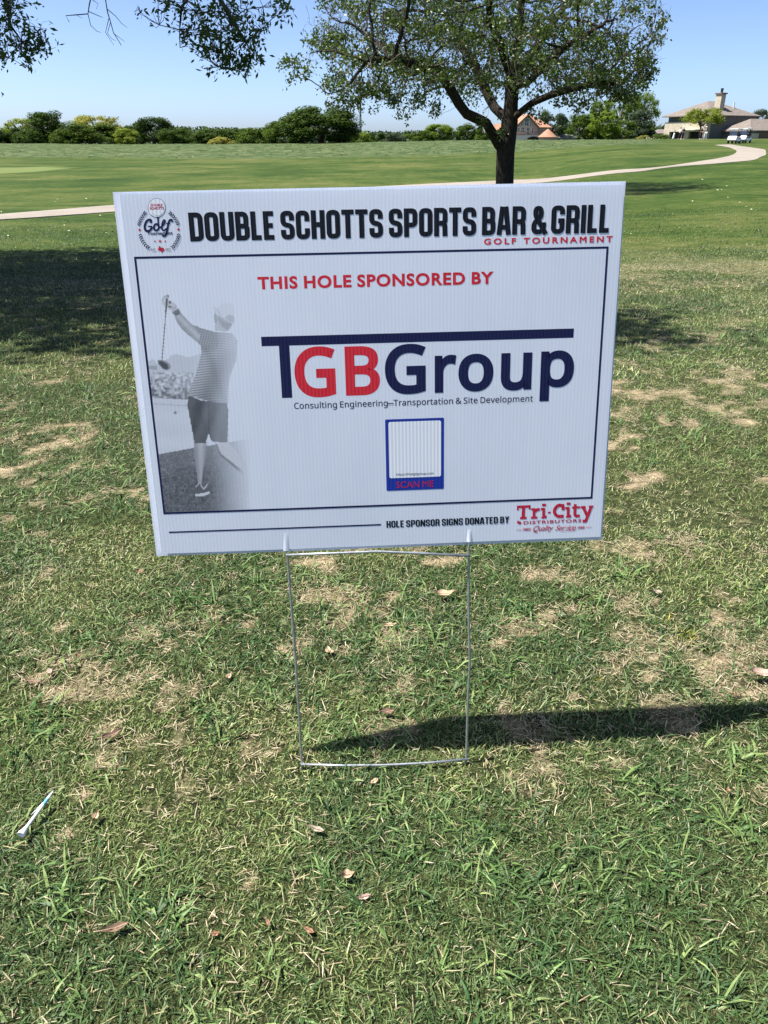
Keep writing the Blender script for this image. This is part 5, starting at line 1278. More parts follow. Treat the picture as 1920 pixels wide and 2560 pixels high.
for a in [
    (1112, 1500, .050, .020, .1, .30, "tan", "large curled tan leaf near the right stake leg, below the sign's lower edge", .018),
    (822, 1636, .034, .018, 1.9, .12, "tan", "flat pointed tan leaf just inside the left stake leg"),
    (976, 1571, .030, .010, .1, .2, "tan", "narrow pale leaf in the middle between the stake legs, under the curled tan one"),
    (968, 1793, .034, .012, .15, .3, "brown", "narrow brown curled leaf just above the sign's shadow between the stake legs", .014),
    (1905, 1706, .050, .022, -.25, .35, "pink", "broad pinkish-brown curled leaf at the right edge above the sign's shadow", .022),
    (1833, 1743, .028, .009, -.4, .15, "rust", "thin rust-red leaf a little left of the broad pinkish one above the shadow"),
    (1815, 1990, .014, .009, 1.5, .2, "rust", "small orange-brown leaf upright in the grass at the lower right", .016),
    (352, 1437, .022, .015, .1, .15, "rust", "small orange leaf just under the sign's lower left corner"),
    (88, 1713, .036, .010, .0, .2, "brown", "long dark brown leaf near the left edge, below the middle of the lawn"),
    (127, 1688, .020, .011, -.9, .15, "pink", "pinkish leaf just above the long dark one by the left edge"),
    (200, 1648, .018, .009, .3, .2, "rust", "small rust leaf upper right of the pinkish one, over a dark hollow"),
    (572, 1700, .022, .010, 1.2, .2, "tan", "pale tan folded leaf left of the left stake leg"),
    (282, 1850, .038, .014, .7, .3, "brown", "dark twisted leaf in the shadowed hollow left of the stake", .012),
    (290, 2336, .040, .012, .45, .25, "brown", "brown leaf crossed by pale stems at the lower left", .014),
    (672, 2322, .018, .007, -1.1, .2, "rust", "slim rust leaf at the bottom, right of the bare soil", .014),
    (773, 2336, .022, .009, -.4, .15, "rust", "faded orange leaf at the bottom, rightmost of the row under the bare soil"),
    (541, 2345, .016, .009, .2, .2, "rust", "small reddish leaf at the lower tip of the bare soil"),
    (793, 2088, .030, .009, -.35, .25, "grey", "grey-brown curled leaf in the turf below the left end of the lower crossbar", .014),
    (241, 2056, .018, .011, 1.4, .35, "tan", "tiny folded tan leaf to the right of the golf tee", .014),
    (868, 2203, .022, .013, .2, .4, "tan", "curled tan leaf in the small bare spot at lower centre", .014),
    (911, 2253, .020, .009, .3, .2, "pink", "pale pink leaf just below the curled leaf at lower centre"),
    (936, 1962, .016, .008, .5, .1, "tan", "bit of tan leaf just below the middle of the lower crossbar"),
    (1640, 1492, .026, .012, -.2, .3, "grey", "dark grey leaf in long grass right of the sign's lower right corner", .014)]:
    dry_leaf(*a)

# ---------------------------------------------------------------- golf tee
m, nt, out = new_mat("white tee paint"); principled(nt, out, (0.80, 0.80, 0.80), 0.35, 0.5); M_TEE = m
M_TBL = simple_mat("light blue tee paint", (0.16, 0.46, 0.66), 0.4, var=.1, vscale=60)
pc = on_ground(58, 2108); pt_ = on_ground(140, 2000)
pc.z += 0.016; pt_.z += 0.019
tee = empty("golf_tee", pc); tag(tee, "white wooden golf tee with a light blue band, splintered, lying on the grass", "golf tee")
q = (pt_ - pc).to_track_quat('Z', 'Y').to_matrix().to_4x4(); TL = (pt_ - pc).length
def tee_part(name, prof, mat):
    g = MB(); g.lathe(prof, 20, q); return g.build(name, mat, tee, smooth=True)
s = TL / 0.083
tee_part("shaft", [(0.0, 0.0025 * s), (0.0038 * s, 0.0012 * s), (0.0056 * s, 0.0), (0.0060 * s, 0.0006 * s), (0.0056 * s, 0.003 * s), (0.0042 * s, 0.008 * s), (0.0029 * s, 0.014 * s), (0.0024 * s, 0.02 * s), (0.0023 * s, 0.055 * s)], M_TEE)
tee_part("blue_band", [(0.00236 * s, 0.055 * s), (0.00236 * s, 0.0665 * s)], M_TBL)
tee_part("point", [(0.0023 * s, 0.0665 * s), (0.0021 * s, 0.071 * s), (0.0010 * s, 0.079 * s), (0.0002 * s, 0.083 * s)], M_TEE)
g = MB(); sd = q.to_3x3() @ Vector((0, 1, 0)); ax = (pt_ - pc).normalized()
side = Vector((-ax.y, ax.x, 0.1)).normalized()
base_ = ax * 0.058 * s + side * 0.0018
g.tube([base_, base_ - ax * 0.012 + side * 0.0018, base_ - ax * 0.022 + side * 0.0045], [0.0011, 0.0009, 0.0002], 6)
g.build("splinter", M_TEE, tee)

# ---------------------------------------------------------------- bark and foliage
def bark(name, lo, hi, sc=6.0):
    m, nt, out = new_mat(name)
    b = principled(nt, out, lo, 0.9, 0.15)
    oc = obj_coord(nt)
    mp = nt.nodes.new("ShaderNodeMapping"); mp.inputs["Scale"].default_value = (1, 1, 0.22); nt.links.new(oc, mp.inputs[0])
    n = tex_noise(nt, sc * 3, 6, 0.7, mp.outputs[0], .4)
    r = ramp(nt, n.outputs[0], [(0.35, lo), (0.65, hi)]); nt.links.new(r.outputs[0], b.inputs["Base Color"])
    add_bump(nt, b, n.outputs[0], 0.9, 0.03)
    return m
BARK = bark("dark oak bark", (0.014, 0.011, 0.009), (0.050, 0.040, 0.032))
TWIG = simple_mat("grey twig bark", (0.115, 0.098, 0.082), 0.9, 0.1, var=.3)
BARKF = bark("far bark", (0.06, 0.05, 0.04), (0.12, 0.10, 0.08), 2)
def foliage(name, col, rough=0.45, spec=0.35, tr=0.3, var=0.35):
    m, nt, out = new_mat(name)
    b = principled(nt, out, col, rough, spec)
    a = attr_n(nt, "leafv")
    lo = tuple(c * (1 - var) for c in col); hi = tuple(c * (1 + var) for c in col)
    r = ramp(nt, a.outputs["Fac"], [(0.0, lo), (0.6, col), (1.0, (hi[0] * 1.25, hi[1], hi[2] * .9))])
    nt.links.new(r.outputs[0], b.inputs["Base Color"])
    tl = nt.nodes.new("ShaderNodeBsdfTranslucent")
    tc = mix_col(nt, r.outputs[0], (1.5, 1.7, 0.5), 1.0, 'MULTIPLY'); nt.links.new(tc, tl.inputs[0])
    mx = nt.nodes.new("ShaderNodeMixShader"); mx.inputs[0].default_value = tr
    nt.links.new(b.outputs[0], mx.inputs[1]); nt.links.new(tl.outputs[0], mx.inputs[2]); nt.links.new(mx.outputs[0], out.inputs[0])
    return m
F_OAK = foliage("oak leaves", (0.068, 0.106, 0.024), 0.42, 0.5, .28, .5)
F_OAK2 = foliage("overhanging oak leaves", (0.070, 0.115, 0.028), 0.40, 0.35, .42)

def grow(init, attractors, step, infl, kill, iters, rng, grav=0.0):
    """space colonisation: init = [(point, parent index)]"""
    P_ = [np.array(p, float) for p, _ in init]; par = [q for _, q in init]
    A_ = np.array(attractors, float); n = len(A_)
    best = np.full(n, 1e9); bi = np.zeros(n, int); alive = np.ones(n, bool)
    def upd(i0):
        nonlocal best, bi
        for i in range(i0, len(P_)):
            d = np.sqrt(((A_ - P_[i])**2).sum(1))
            k = d < best
            best[k] = d[k]; bi[k] = i
    upd(0)
    for it in range(iters):
        act = alive & (best < infl)
        if not act.any(): break
        acc = {}
        idx = np.where(act)[0]
        dv = A_[idx] - np.array([P_[j] for j in bi[idx]])
        dv /= np.maximum(np.linalg.norm(dv, axis=1, keepdims=True), 1e-9)
        for j, v in zip(bi[idx], dv):
            acc[j] = acc.get(j, 0) + v
        i0 = len(P_)
        for j, v in acc.items():
            v = v / (np.linalg.norm(v) + 1e-9) + rng.normal(0, 0.16, 3); v[2] -= grav
            v /= np.linalg.norm(v) + 1e-9
            P_.append(P_[j] + v * step); par.append(j)
        upd(i0)
        alive &= best > kill
        if len(P_) > 14000: break
    return np.array(P_), np.array(par)

def skeleton_mesh(P_, par, tip=0.004, power=2.35, rmax=None, floor=None):
    n = len(P_); kids = [[] for _ in range(n)]
    for i in range(n):
        if par[i] >= 0: kids[par[i]].append(i)
    r = np.zeros(n)
    for i in range(n - 1, -1, -1):
        r[i] = tip if not kids[i] else (sum(r[k]**power for k in kids[i]))**(1 / power)
    if rmax: 
        sc_ = rmax / r.max()
        r = np.where(r > tip * 1.5, tip + (r - tip) * (rmax - tip) / (r.max() - tip), r)
    chains = []; stack = [(0, None)]
    for i in range(n):
        if par[i] < 0 and i != 0: stack.append((i, None))
    while stack:
        i, p = stack.pop()
        ch = [] if p is None else [p]
        ch.append(i); cur = i
        while kids[cur]:
            ks = sorted(kids[cur], key=lambda k: -r[k])
            for k in ks[1:]: stack.append((k, cur))
            cur = ks[0]; ch.append(cur)
        chains.append(ch)
    return r, kids, chains
def wood(chains, P_, r, name, thick_min, mat_thick, mat_thin, parent):
    a = MB(); b_ = MB()
    for ch in chains:
        if len(ch) < 2: continue
        rad = [r[k] for k in ch]
        if ch[0] != 0 and len(ch) > 1: rad[0] = min(rad[0], rad[1] * 1.15)
        big = rad[0] > thick_min
        ns = 12 if rad[0] > 0.12 else 8 if rad[0] > 0.05 else 5 if rad[0] > 0.02 else 3
        (a if big else b_).tube([P_[k] for k in ch], rad, ns, cap=False)
    o1 = a.build(name, mat_thick, parent, smooth=True)
    o2 = b_.build("twigs", mat_thin, parent, smooth=True) if b_.v else None
    return o1, o2
def attach(pts, P_, par, init_n, rng, origin, name, parent, rad=0.004, dmax=0.7):
    """thin twigs from the nearest branch out to each leafy point; returns points and their directions"""
    g = MB(); keep = []; dirs = []
    for p in pts:
        d = ((P_ - p)**2).sum(1); j = int(np.argmin(d)); L = math.sqrt(d[j])
        if L > dmax: continue
        keep.append(p); v = p - P_[j]; dirs.append(v / (L + 1e-6))
        if L > 0.06: g.tube([P_[j] - origin, (P_[j] + p) / 2 - origin + rng.normal(0, L * .08, 3), p - origin], [rad, rad * .8, rad * .45], 3, cap=False)
    o = g.build(name, TWIG, parent); o["kind"] = "stuff"
    return np.array(keep), np.array(dirs)
def leaf_cloud(centres, dirs, per, L, W, spread, rng, name, parent, mat, droop=0.15, fold=True):
    """many single leaves: pointed shapes of two triangles folded along the midrib"""
    n = len(centres) * per
    C_ = np.repeat(centres, per, 0) + rng.normal(0, spread, (n, 3))
    d = np.repeat(dirs, per, 0) * 0.6 + rng.normal(0, 1, (n, 3)); d[:, 2] -= droop
    d /= np.linalg.norm(d, axis=1, keepdims=True)
    u = rng.normal(0, 1, (n, 3)); u[:, 2] *= 0.5
    s = np.cross(d, u); s /= np.linalg.norm(s, axis=1, keepdims=True) + 1e-9
    up = np.cross(s, d)
    sc_ = rng.uniform(0.6, 1.3, (n, 1)); Lq = L * sc_; Wq = W * sc_
    V = np.empty((n, 4, 3), np.float32)
    V[:, 0] = C_; V[:, 2] = C_ + d * Lq
    V[:, 1] = C_ + d * Lq * .5 + s * Wq * .5 + up * Wq * .12; V[:, 3] = C_ + d * Lq * .5 - s * Wq * .5 + up * Wq * .12
    b_ = (4 * np.arange(n))[:, None]
    F = np.concatenate([b_ + np.array([[0, 1, 2]]), b_ + np.array([[0, 2, 3]])], 0)
    lv = np.repeat(np.clip(rng.normal(0.5, 0.28, n), 0, 1), 4)
    o = link(name, np_mesh(name, V.reshape(-1, 3), F, attrs={"leafv": ('FLOAT', lv)}), mat, parent)
    o["kind"] = "stuff"
    return o

# ---------------------------------------------------------------- the oak beyond the sign
rg = np.random.default_rng(5)
ob = on_ground(*dp(1090, 430)); DT = ob.y
print("oak distance", DT, "ground", ob.z)
oak = empty("oak_tree", ob); tag(oak, "spreading oak with dark trunk and thin sunlit leaves, by the path behind the sign", "tree")
def w3(u, v, dy=0.0):
    return np.array(at_dist(*dp(u, v), DT + dy))
def limb(init, start, pts):
    """adds a chain; returns index of its last point"""
    last = start
    for p in pts:
        q = np.array(p, float); a = init[last][0]; k = max(1, int(np.linalg.norm(q - a) / 0.28)); a0 = a.copy()
        for i in range(1, k + 1):
            init.append((a0 + (q - a0) * i / k, last)); last = len(init) - 1
    return last
init = [(np.array([ob.x - 0.02, DT, ob.z - 0.25]), -1)]
t1 = limb(init, 0, [w3(1090, 400), w3(1091, 360), w3(1092, 330)])
# low left limb with its elbow
e1 = limb(init, t1, [w3(1076, 312, -.1), w3(1062, 285, -.3), w3(1050, 266, -.5), w3(1030, 256, -.7), w3(1008, 246, -.9), w3(992, 225, -1.0), w3(975, 196, -1.2), w3(962, 172, -1.3), w3(940, 150, -1.5), w3(900, 138, -1.9)])
limb(init, e1, [w3(860, 130, -2.2), w3(800, 128, -2.6)])
t2 = limb(init, t1, [w3(1097, 300), w3(1101, 262, .1)])
e2 = limb(init, t2, [w3(1086, 250, .3), w3(1068, 232, .6), w3(1056, 210, .9), w3(1044, 180, 1.2), w3(1024, 140, 1.4), w3(998, 90, 1.7), w3(975, 50, 1.9)])
e3 = limb(init, t2, [w3(1122, 244, -.2), w3(1150, 222, -.5), w3(1190, 205, -.8), w3(1235, 192, -1.2), w3(1290, 180, -1.6)])
t3 = limb(init, t2, [w3(1104, 225, .1), w3(1106, 190, .1)])
e4 = limb(init, t3, [w3(1122, 160, .5), w3(1146, 120, 1.0), w3(1180, 70, 1.6), w3(1215, 20, 2.2), w3(1240, -50, 2.6)])
e5 = limb(init, t3, [w3(1098, 150, -.5), w3(1082, 100, -1.2), w3(1060, 40, -1.8), w3(1050, -60, -2.3)])
e6 = limb(init, t3, [w3(1112, 140, -.2), w3(1122, 70, -.3), w3(1128, -20, 0), w3(1120, -110, .2)])
e7 = limb(init, t3, [w3(1140, 178, -1.0), w3(1178, 140, -2.0), w3(1230, 95, -3.0), w3(1290, 60, -3.6)])
mpp = (w3(1200, 100)[0] - w3(1100, 100)[0]) / 100.0        # metres per displayed pixel at the tree
cx0 = w3(1055, 60)[0]; zb = w3(1090, 230)[2]
att = []
RX = 368 * mpp
topz = zb + 0.92 * RX
while len(att) < 3000:
    q = rg.normal(0, 1, 3); q /= np.linalg.norm(q); q *= rg.random()**(1 / 2.6)
    x = cx0 + q[0] * RX; y = DT + q[1] * RX * 0.82; z = zb + 0.34 * RX + q[2] * RX * 0.62
    # underside: higher in the middle, hanging at the rim
    rr_ = math.hypot(q[0], q[1]); low = zb + (0.95 - 1.05 * rr_**2) * 0.8
    if z < low: continue
    d = 0.30 if rr_ < 0.45 and z < zb + 2.0 else 0.8
    if rg.random() > d and z > zb + 1.2: continue
    att.append((x, y, z))
def blobs(lst, D0):
    o = []
    for (u, v, r_, k, dy) in lst:
        c = np.array(at_dist(*dp(u, v), D0 + dy))
        for _ in range(k): o.append(c + rg.normal(0, r_ * mpp * 0.55, 3))
    return o
att += blobs([(700, 110, 42, 60, -1), (720, 60, 50, 60, -1), (650, 150, 22, 14, -2), (617, 135, 10, 5, -2), (735, 190, 26, 26, -2), (725, 232, 16, 12, -2.3), (765, 212, 20, 14, -2),
              (850, 205, 40, 40, -2), (878, 238, 16, 14, -2), (920, 200, 30, 30, -1.5), (940, 240, 14, 12, -1.2), (1010, 200, 22, 18, -1), (1080, 285, 8, 6, -.5), (1055, 235, 14, 12, -.6), (1040, 262, 7, 6, -.9),
              (1330, 175, 46, 60, -1.5), (1385, 130, 30, 40, -1), (1405, 90, 26, 36, -.5), (1420, 45, 24, 40, 0), (1290, 205, 30, 36, -1.5), (1250, 222, 22, 20, -1.2), (1345, 215, 24, 26, -1.5), (1395, 165, 12, 10, -1), (1285, 160, 40, 40, -1.8),
              (1160, 240, 14, 10, -.6), (1210, 215, 20, 14, -.8), (1210, 262, 5, 4, -.8), (830, 60, 60, 70, -2.5), (800, 130, 50, 60, -2.6), (780, 180, 36, 40, -2.4)], DT)
P_, par = grow(init, att, 0.17, 1.6, 0.24, 110, rg, 0.03)
print("oak nodes", len(P_), "attractors", len(att))
r_, kids, chains = skeleton_mesh(P_, par, 0.0048, 2.5, 0.33)
Pl = P_ - np.array(ob)
for i in range(len(Pl)):
    if P_[i][2] < ob.z + 0.6 and r_[i] > 0.1: r_[i] *= 1 + 0.35 * max(0, (ob.z + 0.35 - P_[i][2]) / 0.6)
wood(chains, Pl, r_, "trunk", 0.035, BARK, TWIG, oak)
tipm = np.array([i for i in range(len(P_)) if r_[i] < 0.012 and i >= len(init)])
dirs = np.array([P_[i] - P_[par[i]] for i in tipm]); dirs /= np.linalg.norm(dirs, axis=1, keepdims=True) + 1e-9
# the middle of this crown is half bare, its rim leafy
rr_ = np.hypot((P_[tipm, 0] - cx0) / RX, (P_[tipm, 1] - DT) / (RX * .82))
bare_ = fbm(P_[tipm, 0] + 3.1 * P_[tipm, 2], P_[tipm, 1] - 2.3 * P_[tipm, 2], 0.8, 140, 3)
kp = rg.random(len(tipm)) < np.clip(0.30 + 0.55 * rr_ + 2.6 * (bare_ - 0.47), 0.06, 1)
dens = [q for q in att]
extra = []
while len(extra) < 5600:
    q = rg.normal(0, 1, 3); q /= np.linalg.norm(q); q *= rg.random()**(1 / 2.8) * 1.04
    x = cx0 + q[0] * RX; y = DT + q[1] * RX * 0.82; z = zb + 0.34 * RX + q[2] * RX * 0.62
    rq = math.hypot(q[0], q[1])
    if z < zb + (0.95 - 0.85 * rq**2) * 0.8: continue
    extra.append((x, y, z))
LP = np.array(dens[3000:] * 2 + dens[:3000] + extra); LP = LP + rg.normal(0, .05, LP.shape)
LP, LD_ = attach(LP, P_, par, len(init), rg, np.array(ob), "fine_twigs", oak, 0.0055, 0.9)
rq = np.hypot((LP[:, 0] - cx0) / RX, (LP[:, 1] - DT) / (RX * .82))
bq = fbm(LP[:, 0] * 1.0 + 3.1 * LP[:, 2], LP[:, 1] - 2.3 * LP[:, 2], 0.8, 140, 3)
kq = rg.random(len(LP)) < np.clip(0.02 + 0.36 * rq + 4.6 * (bq - 0.49), 0.015, 0.75)
leaf_cloud(LP[kq] - np.array(ob), LD_[kq], 13, 0.115, 0.062, 0.085, rg, "crown", oak, F_OAK)
print("oak leaves", kq.sum() * 8)

# ---------------------------------------------------------------- the oak whose branches hang into the picture from the left
rg = np.random.default_rng(8)
tx, ty = -6.0, 8.0
b0 = Vector((tx, ty, tz(tx, ty)))
oak2 = empty("oak_tree", b0); tag(oak2, "overhanging oak whose dark leafy branches hang into the top left of the view", "tree")
init = [(np.array([tx, ty, b0.z - .2]), -1)]
t1 = limb(init, 0, [(tx + .05, ty, b0.z + 1.2), (tx + .15, ty - .1, b0.z + 2.3)])
for a_ in ((-3.8, 6.6, 4.2), (-4.4, 9.8, 4.4), (-7.4, 6.4, 4.2), (-7.6, 9.4, 4.0), (-5.6, 8.0, 5.4)):
    m_ = [(tx * .6 + a_[0] * .4, ty * .6 + a_[1] * .4, b0.z + 3.3), a_]
    limb(init, t1, m_)
att = []
while len(att) < 2300:
    q = rg.normal(0, 1, 3); q /= np.linalg.norm(q); q *= rg.random()**(1 / 2.4)
    x = -5.5 + q[0] * 4.4; y = 7.3 + q[1] * 4.4; z = 4.4 + q[2] * 2.3
    if z < 1.05 + 0.155 * y + 0.45: continue
    att.append((x, y, z))
for _ in range(240): att.append((-1.8 + rg.normal(0, .36), 4.35 + rg.normal(0, .28), 4.3 + rg.normal(0, .35)))
for _ in range(120): att.append((-3.2 + rg.normal(0, .7), 5.0 + rg.normal(0, .5), 4.4 + rg.normal(0, .4)))
vis = []
for (u, v, rpx, k, D) in ((30, 20, 44, 60, 6.6), (20, 80, 40, 60, 6.6), (70, 85, 26, 40, 6.7), (90, 108, 12, 14, 6.7), (55, 118, 16, 16, 6.7), (5, 125, 8, 6, 6.6),
                        (385, 20, 26, 34, 6.9), (350, 10, 20, 14, 6.9), (300, 22, 8, 5, 6.9), (440, 30, 40, 60, 7.0), (500, 28, 46, 80, 7.1), (540, 55, 34, 50, 7.1), (430, 80, 30, 36, 7.0), (395, 78, 12, 10, 6.9),
                        (470, 95, 30, 44, 7.1), (505, 118, 30, 50, 7.1), (530, 130, 22, 30, 7.1), (480, 140, 12, 12, 7.1), (550, 122, 12, 12, 7.1), (535, 150, 8, 6, 7.1), (440, 110, 14, 14, 7.0), (452, 148, 8, 6, 7.0), (500, 150, 8, 6, 7.0),
                        (545, 85, 18, 22, 7.1), (600, 5, 20, 16, 7.2), (625, 15, 12, 10, 7.2), (610, 35, 8, 6, 7.2), (520, 85, 20, 22, 7.1)):
    c = np.array(at_dist(*dp(u, v), D)); s = rpx * 1.157 * D * .9 / FPX * .55
    for _ in range(k): vis.append(c + rg.normal(0, s, 3) * np.array([1, 1.6, 1]))
# guide limbs down into the visible sprays
g1 = limb(init, t1, [(-5.2, 7.3, 3.0), tuple(at_dist(*dp(-60, -70), 6.8)), tuple(at_dist(*dp(15, 5), 6.7))])
top_ = limb(init, t1, [(-4.2, 7.4, 3.3), tuple(at_dist(*dp(330, -190), 7.0)), tuple(at_dist(*dp(430, -90), 7.0)), tuple(at_dist(*dp(465, -20), 7.0)), tuple(at_dist(*dp(500, 40), 7.1)), tuple(at_dist(*dp(530, 90), 7.1)), tuple(at_dist(*dp(545, 120), 7.1))])
limb(init, top_ - 14 if top_ > 14 else top_, [tuple(at_dist(*dp(420, -20), 7.0)), tuple(at_dist(*dp(392, 15), 6.9))])
n_main = len(att)
P_, par = grow(init, att + vis, 0.15, 1.3, 0.2, 110, rg, 0.05)
tipd = []
r_, kids, chains = skeleton_mesh(P_, par, 0.0035, 2.3, 0.24)
Pl = P_ - np.array(b0)
wood(chains, Pl, r_, "trunk", 0.03, BARK, TWIG, oak2)
tipm = np.array([i for i in range(len(P_)) if r_[i] < 0.010 and i >= len(init)])
dirs = np.array([P_[i] - P_[par[i]] for i in tipm]); dirs /= np.linalg.norm(dirs, axis=1, keepdims=True) + 1e-9
LP, LD_ = attach(np.array(att), P_, par, 0, rg, np.array(b0), "fine_twigs", oak2, 0.004, 1.0)
ok_ = LP[:, 2] > 1.45 + 0.155 * LP[:, 1]; LP = LP[ok_]; LD_ = LD_[ok_]
leaf_cloud(LP - np.array(b0), LD_, 34, 0.125, 0.068, 0.17, rg, "crown", oak2, F_OAK2)
vis = [v for i, v in enumerate(vis) if i % 4]
VP, VD = attach(np.array(vis), P_, par, 0, rg, np.array(b0), "spray_twigs", oak2, 0.0028, 0.6)
leaf_cloud(VP - np.array(b0), VD, 4, 0.050, 0.019, 0.022, rg, "hanging_sprays", oak2, F_OAK2)
print("oak2 nodes", len(P_), "leaves", len(tipm) * 8, "vis", len(VP), len(vis))
# bare twigs between the two leafy parts
def twig(pts, r0):
    g = MB()
    q = [at_dist(*dp(u, v), 6.9) - b0 for u, v in pts]
    g.tube(q, [r0 * (1 - 0.6 * i / (len(q) - 1)) for i in range(len(q))], 4, cap=False)
    g.build("bare_twig", TWIG, oak2)
for pts, r0 in (([(330, -190), (270, -60), (228, 0), (232, 25), (238, 45), (245, 70), (262, 98)], .006), ([(235, 40), (228, 70), (246, 98)], .003), ([(270, -60), (200, -20), (193, 10), (190, 30), (165, 32), (142, 34), (150, 48)], .006),
                ([(190, 30), (196, 55), (210, 68), (218, 70)], .003), ([(232, 20), (250, 35), (262, 50), (275, 60)], .003), ([(192, 25), (215, 35), (222, 38)], .003), ([(238, 50), (232, 72), (242, 84), (250, 88)], .0025), ([(245, 72), (256, 80), (270, 90)], .0025),
                ([(200, 0), (212, 8), (208, 20)], .0025), ([(165, 32), (178, 40)], .002), ([(700, 60), (690, 85)], .001)):
    twig(pts, r0)

# ---------------------------------------------------------------- background trees
def crown_mesh(name, seed, lobes, leaf, n, shape="round", airy=0.0):
    """a crown of unit half-width standing on z = 0, height about 2: leaf-size faces spread over many lobes"""
    rg = np.random.default_rng(seed)
    C_ = []; Rr = []
    for i in range(lobes):
        t = rg.random(); a = rg.random() * 2 * np.pi
        if shape == "round": h = 0.12 + 1.6 * t; w_ = math.sqrt(max(0.02, 1 - ((h - 0.8) / 1.08)**2)) * 0.78
        elif shape == "tall": h = 0.2 + 1.65 * t; w_ = 0.72 * (1 - 0.55 * t) * (0.8 + .4 * rg.random())
        elif shape == "flat": h = 0.9 + 0.75 * t; w_ = 0.85 * math.sqrt(max(.05, 1 - ((h - 1.1) / .75)**2))
        else: h = 0.15 + 0.9 * t; w_ = 0.8 * math.sqrt(max(.03, 1 - (h / 1.25)**2))
        rr = rg.uniform(.45, 1.0)**0.5
        C_.append((w_ * rr * math.cos(a), w_ * rr * math.sin(a), h)); Rr.append(rg.uniform(.16, .34) * (0.8 if airy else 1))
    C_ = np.array(C_); Rr = np.array(Rr)
    li = rg.integers(0, lobes, n)
    d = rg.normal(0, 1, (n, 3)); d /= np.linalg.norm(d, axis=1, keepdims=True)
    rad = Rr[li] * np.where(rg.random(n) < 0.75, rg.uniform(.8, 1.08, n), rg.uniform(.2, .8, n))
    if airy: rad = Rr[li] * rg.uniform(.1, 1.25, n)
    P_ = C_[li] + d * rad[:, None] * np.array([1, 1, .85])
    nrm = d + rg.normal(0, .55, (n, 3)); nrm[:, 2] += .45
    nrm /= np.linalg.norm(nrm, axis=1, keepdims=True)
    u = np.cross(nrm, rg.normal(0, 1, (n, 3))); u /= np.linalg.norm(u, axis=1, keepdims=True); v = np.cross(nrm, u)
    s = leaf * rg.uniform(.5, 1.4, (n, 1))
    V = np.empty((n, 3, 3), np.float32)
    V[:, 0] = P_ + u * s; V[:, 1] = P_ - u * s * .6 + v * s * .75; V[:, 2] = P_ - u * s * .5 - v * s * .8
    F = (3 * np.arange(n))[:, None] + np.array([[0, 1, 2]])
    lv = np.repeat(np.clip(rg.normal(0.5, .25, n) + (rg.random(lobes)[li] - .5) * .5, 0, 1), 3)
    return np_mesh(name, V.reshape(-1, 3), F, attrs={"leafv": ('FLOAT', lv)})
CROWN = {
    "round": [crown_mesh("round_crown", 21, 46, 0.038, 14400), crown_mesh("round_crown", 22, 40, 0.038, 14400)],
    "broad": [crown_mesh("broad_crown", 23, 110, 0.032, 33600)],
    "tall": [crown_mesh("tall_crown", 24, 42, 0.038, 12800, "tall"), crown_mesh("tall_crown", 25, 36, 0.038, 11200, "tall")],
    "airy": [crown_mesh("airy_crown", 26, 46, 0.032, 7360, "flat", 1), crown_mesh("airy_crown", 27, 50, 0.032, 8960, "round", 1)],
    "bush": [crown_mesh("bush_crown", 28, 30, 0.046, 8000, "bush"), crown_mesh("bush_crown", 29, 26, 0.046, 7200, "bush")]}
FM = dict(dark=foliage("dark green foliage", (0.046, 0.080, 0.016), .7, .06, .2), deep=foliage("deep green foliage", (0.034, 0.062, 0.014), .7, .06, .2),
          mid=foliage("mid green foliage", (0.066, 0.108, 0.019), .7, .06, .25), light=foliage("fresh green foliage", (0.13, 0.195, 0.028), .7, .06, .3),
          lime=foliage("yellow green foliage", (0.17, 0.215, 0.04), .7, .06, .35), yellow=foliage("pale yellow foliage", (0.25, 0.25, 0.075), .7, .06, .35),
          blue=foliage("blue green foliage", (0.055, 0.080, 0.048), .7, .06, .2), hazy=foliage("distant green foliage", (0.05, 0.078, 0.040), .6, .1, .1))
_tr = [0]
def bg_tree(u, vtop, wid, D, kind, mat, label, cat="tree", vbase=None, var=0, trunk=True, group=None, name=None):
    """u, vtop, wid in displayed pixels of the photograph; D metres away"""
    top = at_dist(*dp(u, vtop - 3), D)
    x = top.x
    gz = tz(x, D)
    W = wid * 1.1573 * D * _CP / FPX / 2 * 1.2
    H = top.z - gz
    cr = CROWN[kind][var % len(CROWN[kind])]
    base = gz + (H * 0.03 if trunk and kind != "tall" else -0.2)
    if kind == "airy" and var % 2 == 0: base = gz + H * 0.0
    hgt = max(0.6, top.z - base)
    o = empty(name or ("shrub" if cat == "shrub" else "broadleaf_tree"), (x, D, gz)); tag(o, label, cat, group)
    c = link("foliage", cr, None, o)
    if not cr.materials: cr.materials.append(FM["dark"])
    c.material_slots[0].link = 'OBJECT'; c.material_slots[0].material = FM[mat]
    c["kind"] = "stuff"
    topk = {"round": 2.0, "broad": 2.0, "tall": 2.0, "airy": 1.9, "bush": 1.25}[kind]
    c.location = (0, 0, base - gz); c.scale = (W, W * random.uniform(.85, 1.1), hgt / topk)
    c.rotation_euler = (0, 0, random.uniform(0, 6.28))
    if trunk:
        g = MB(); r0 = max(.08, W * .07); hh = H * (.6 if kind == "airy" else .45)
        g.tube([(0, 0, -.3), (W * .02, 0, hh * .5), (-W * .03, 0, hh)], [r0 * 1.2, r0, r0 * .7], 8)
        for k in range(5):
            a = k * 1.26 + random.random(); L = W * random.uniform(.5, .8)
            g.tube([(0, 0, hh * .55), (math.cos(a) * L * .4, math.sin(a) * L * .4, hh * .95), (math.cos(a) * L, math.sin(a) * L, hh * 1.5)], [r0 * .6, r0 * .4, r0 * .15], 5)
        g.build("trunk", BARKF, o, smooth=True)
    return o
G1 = "trees beyond the mound on the left"
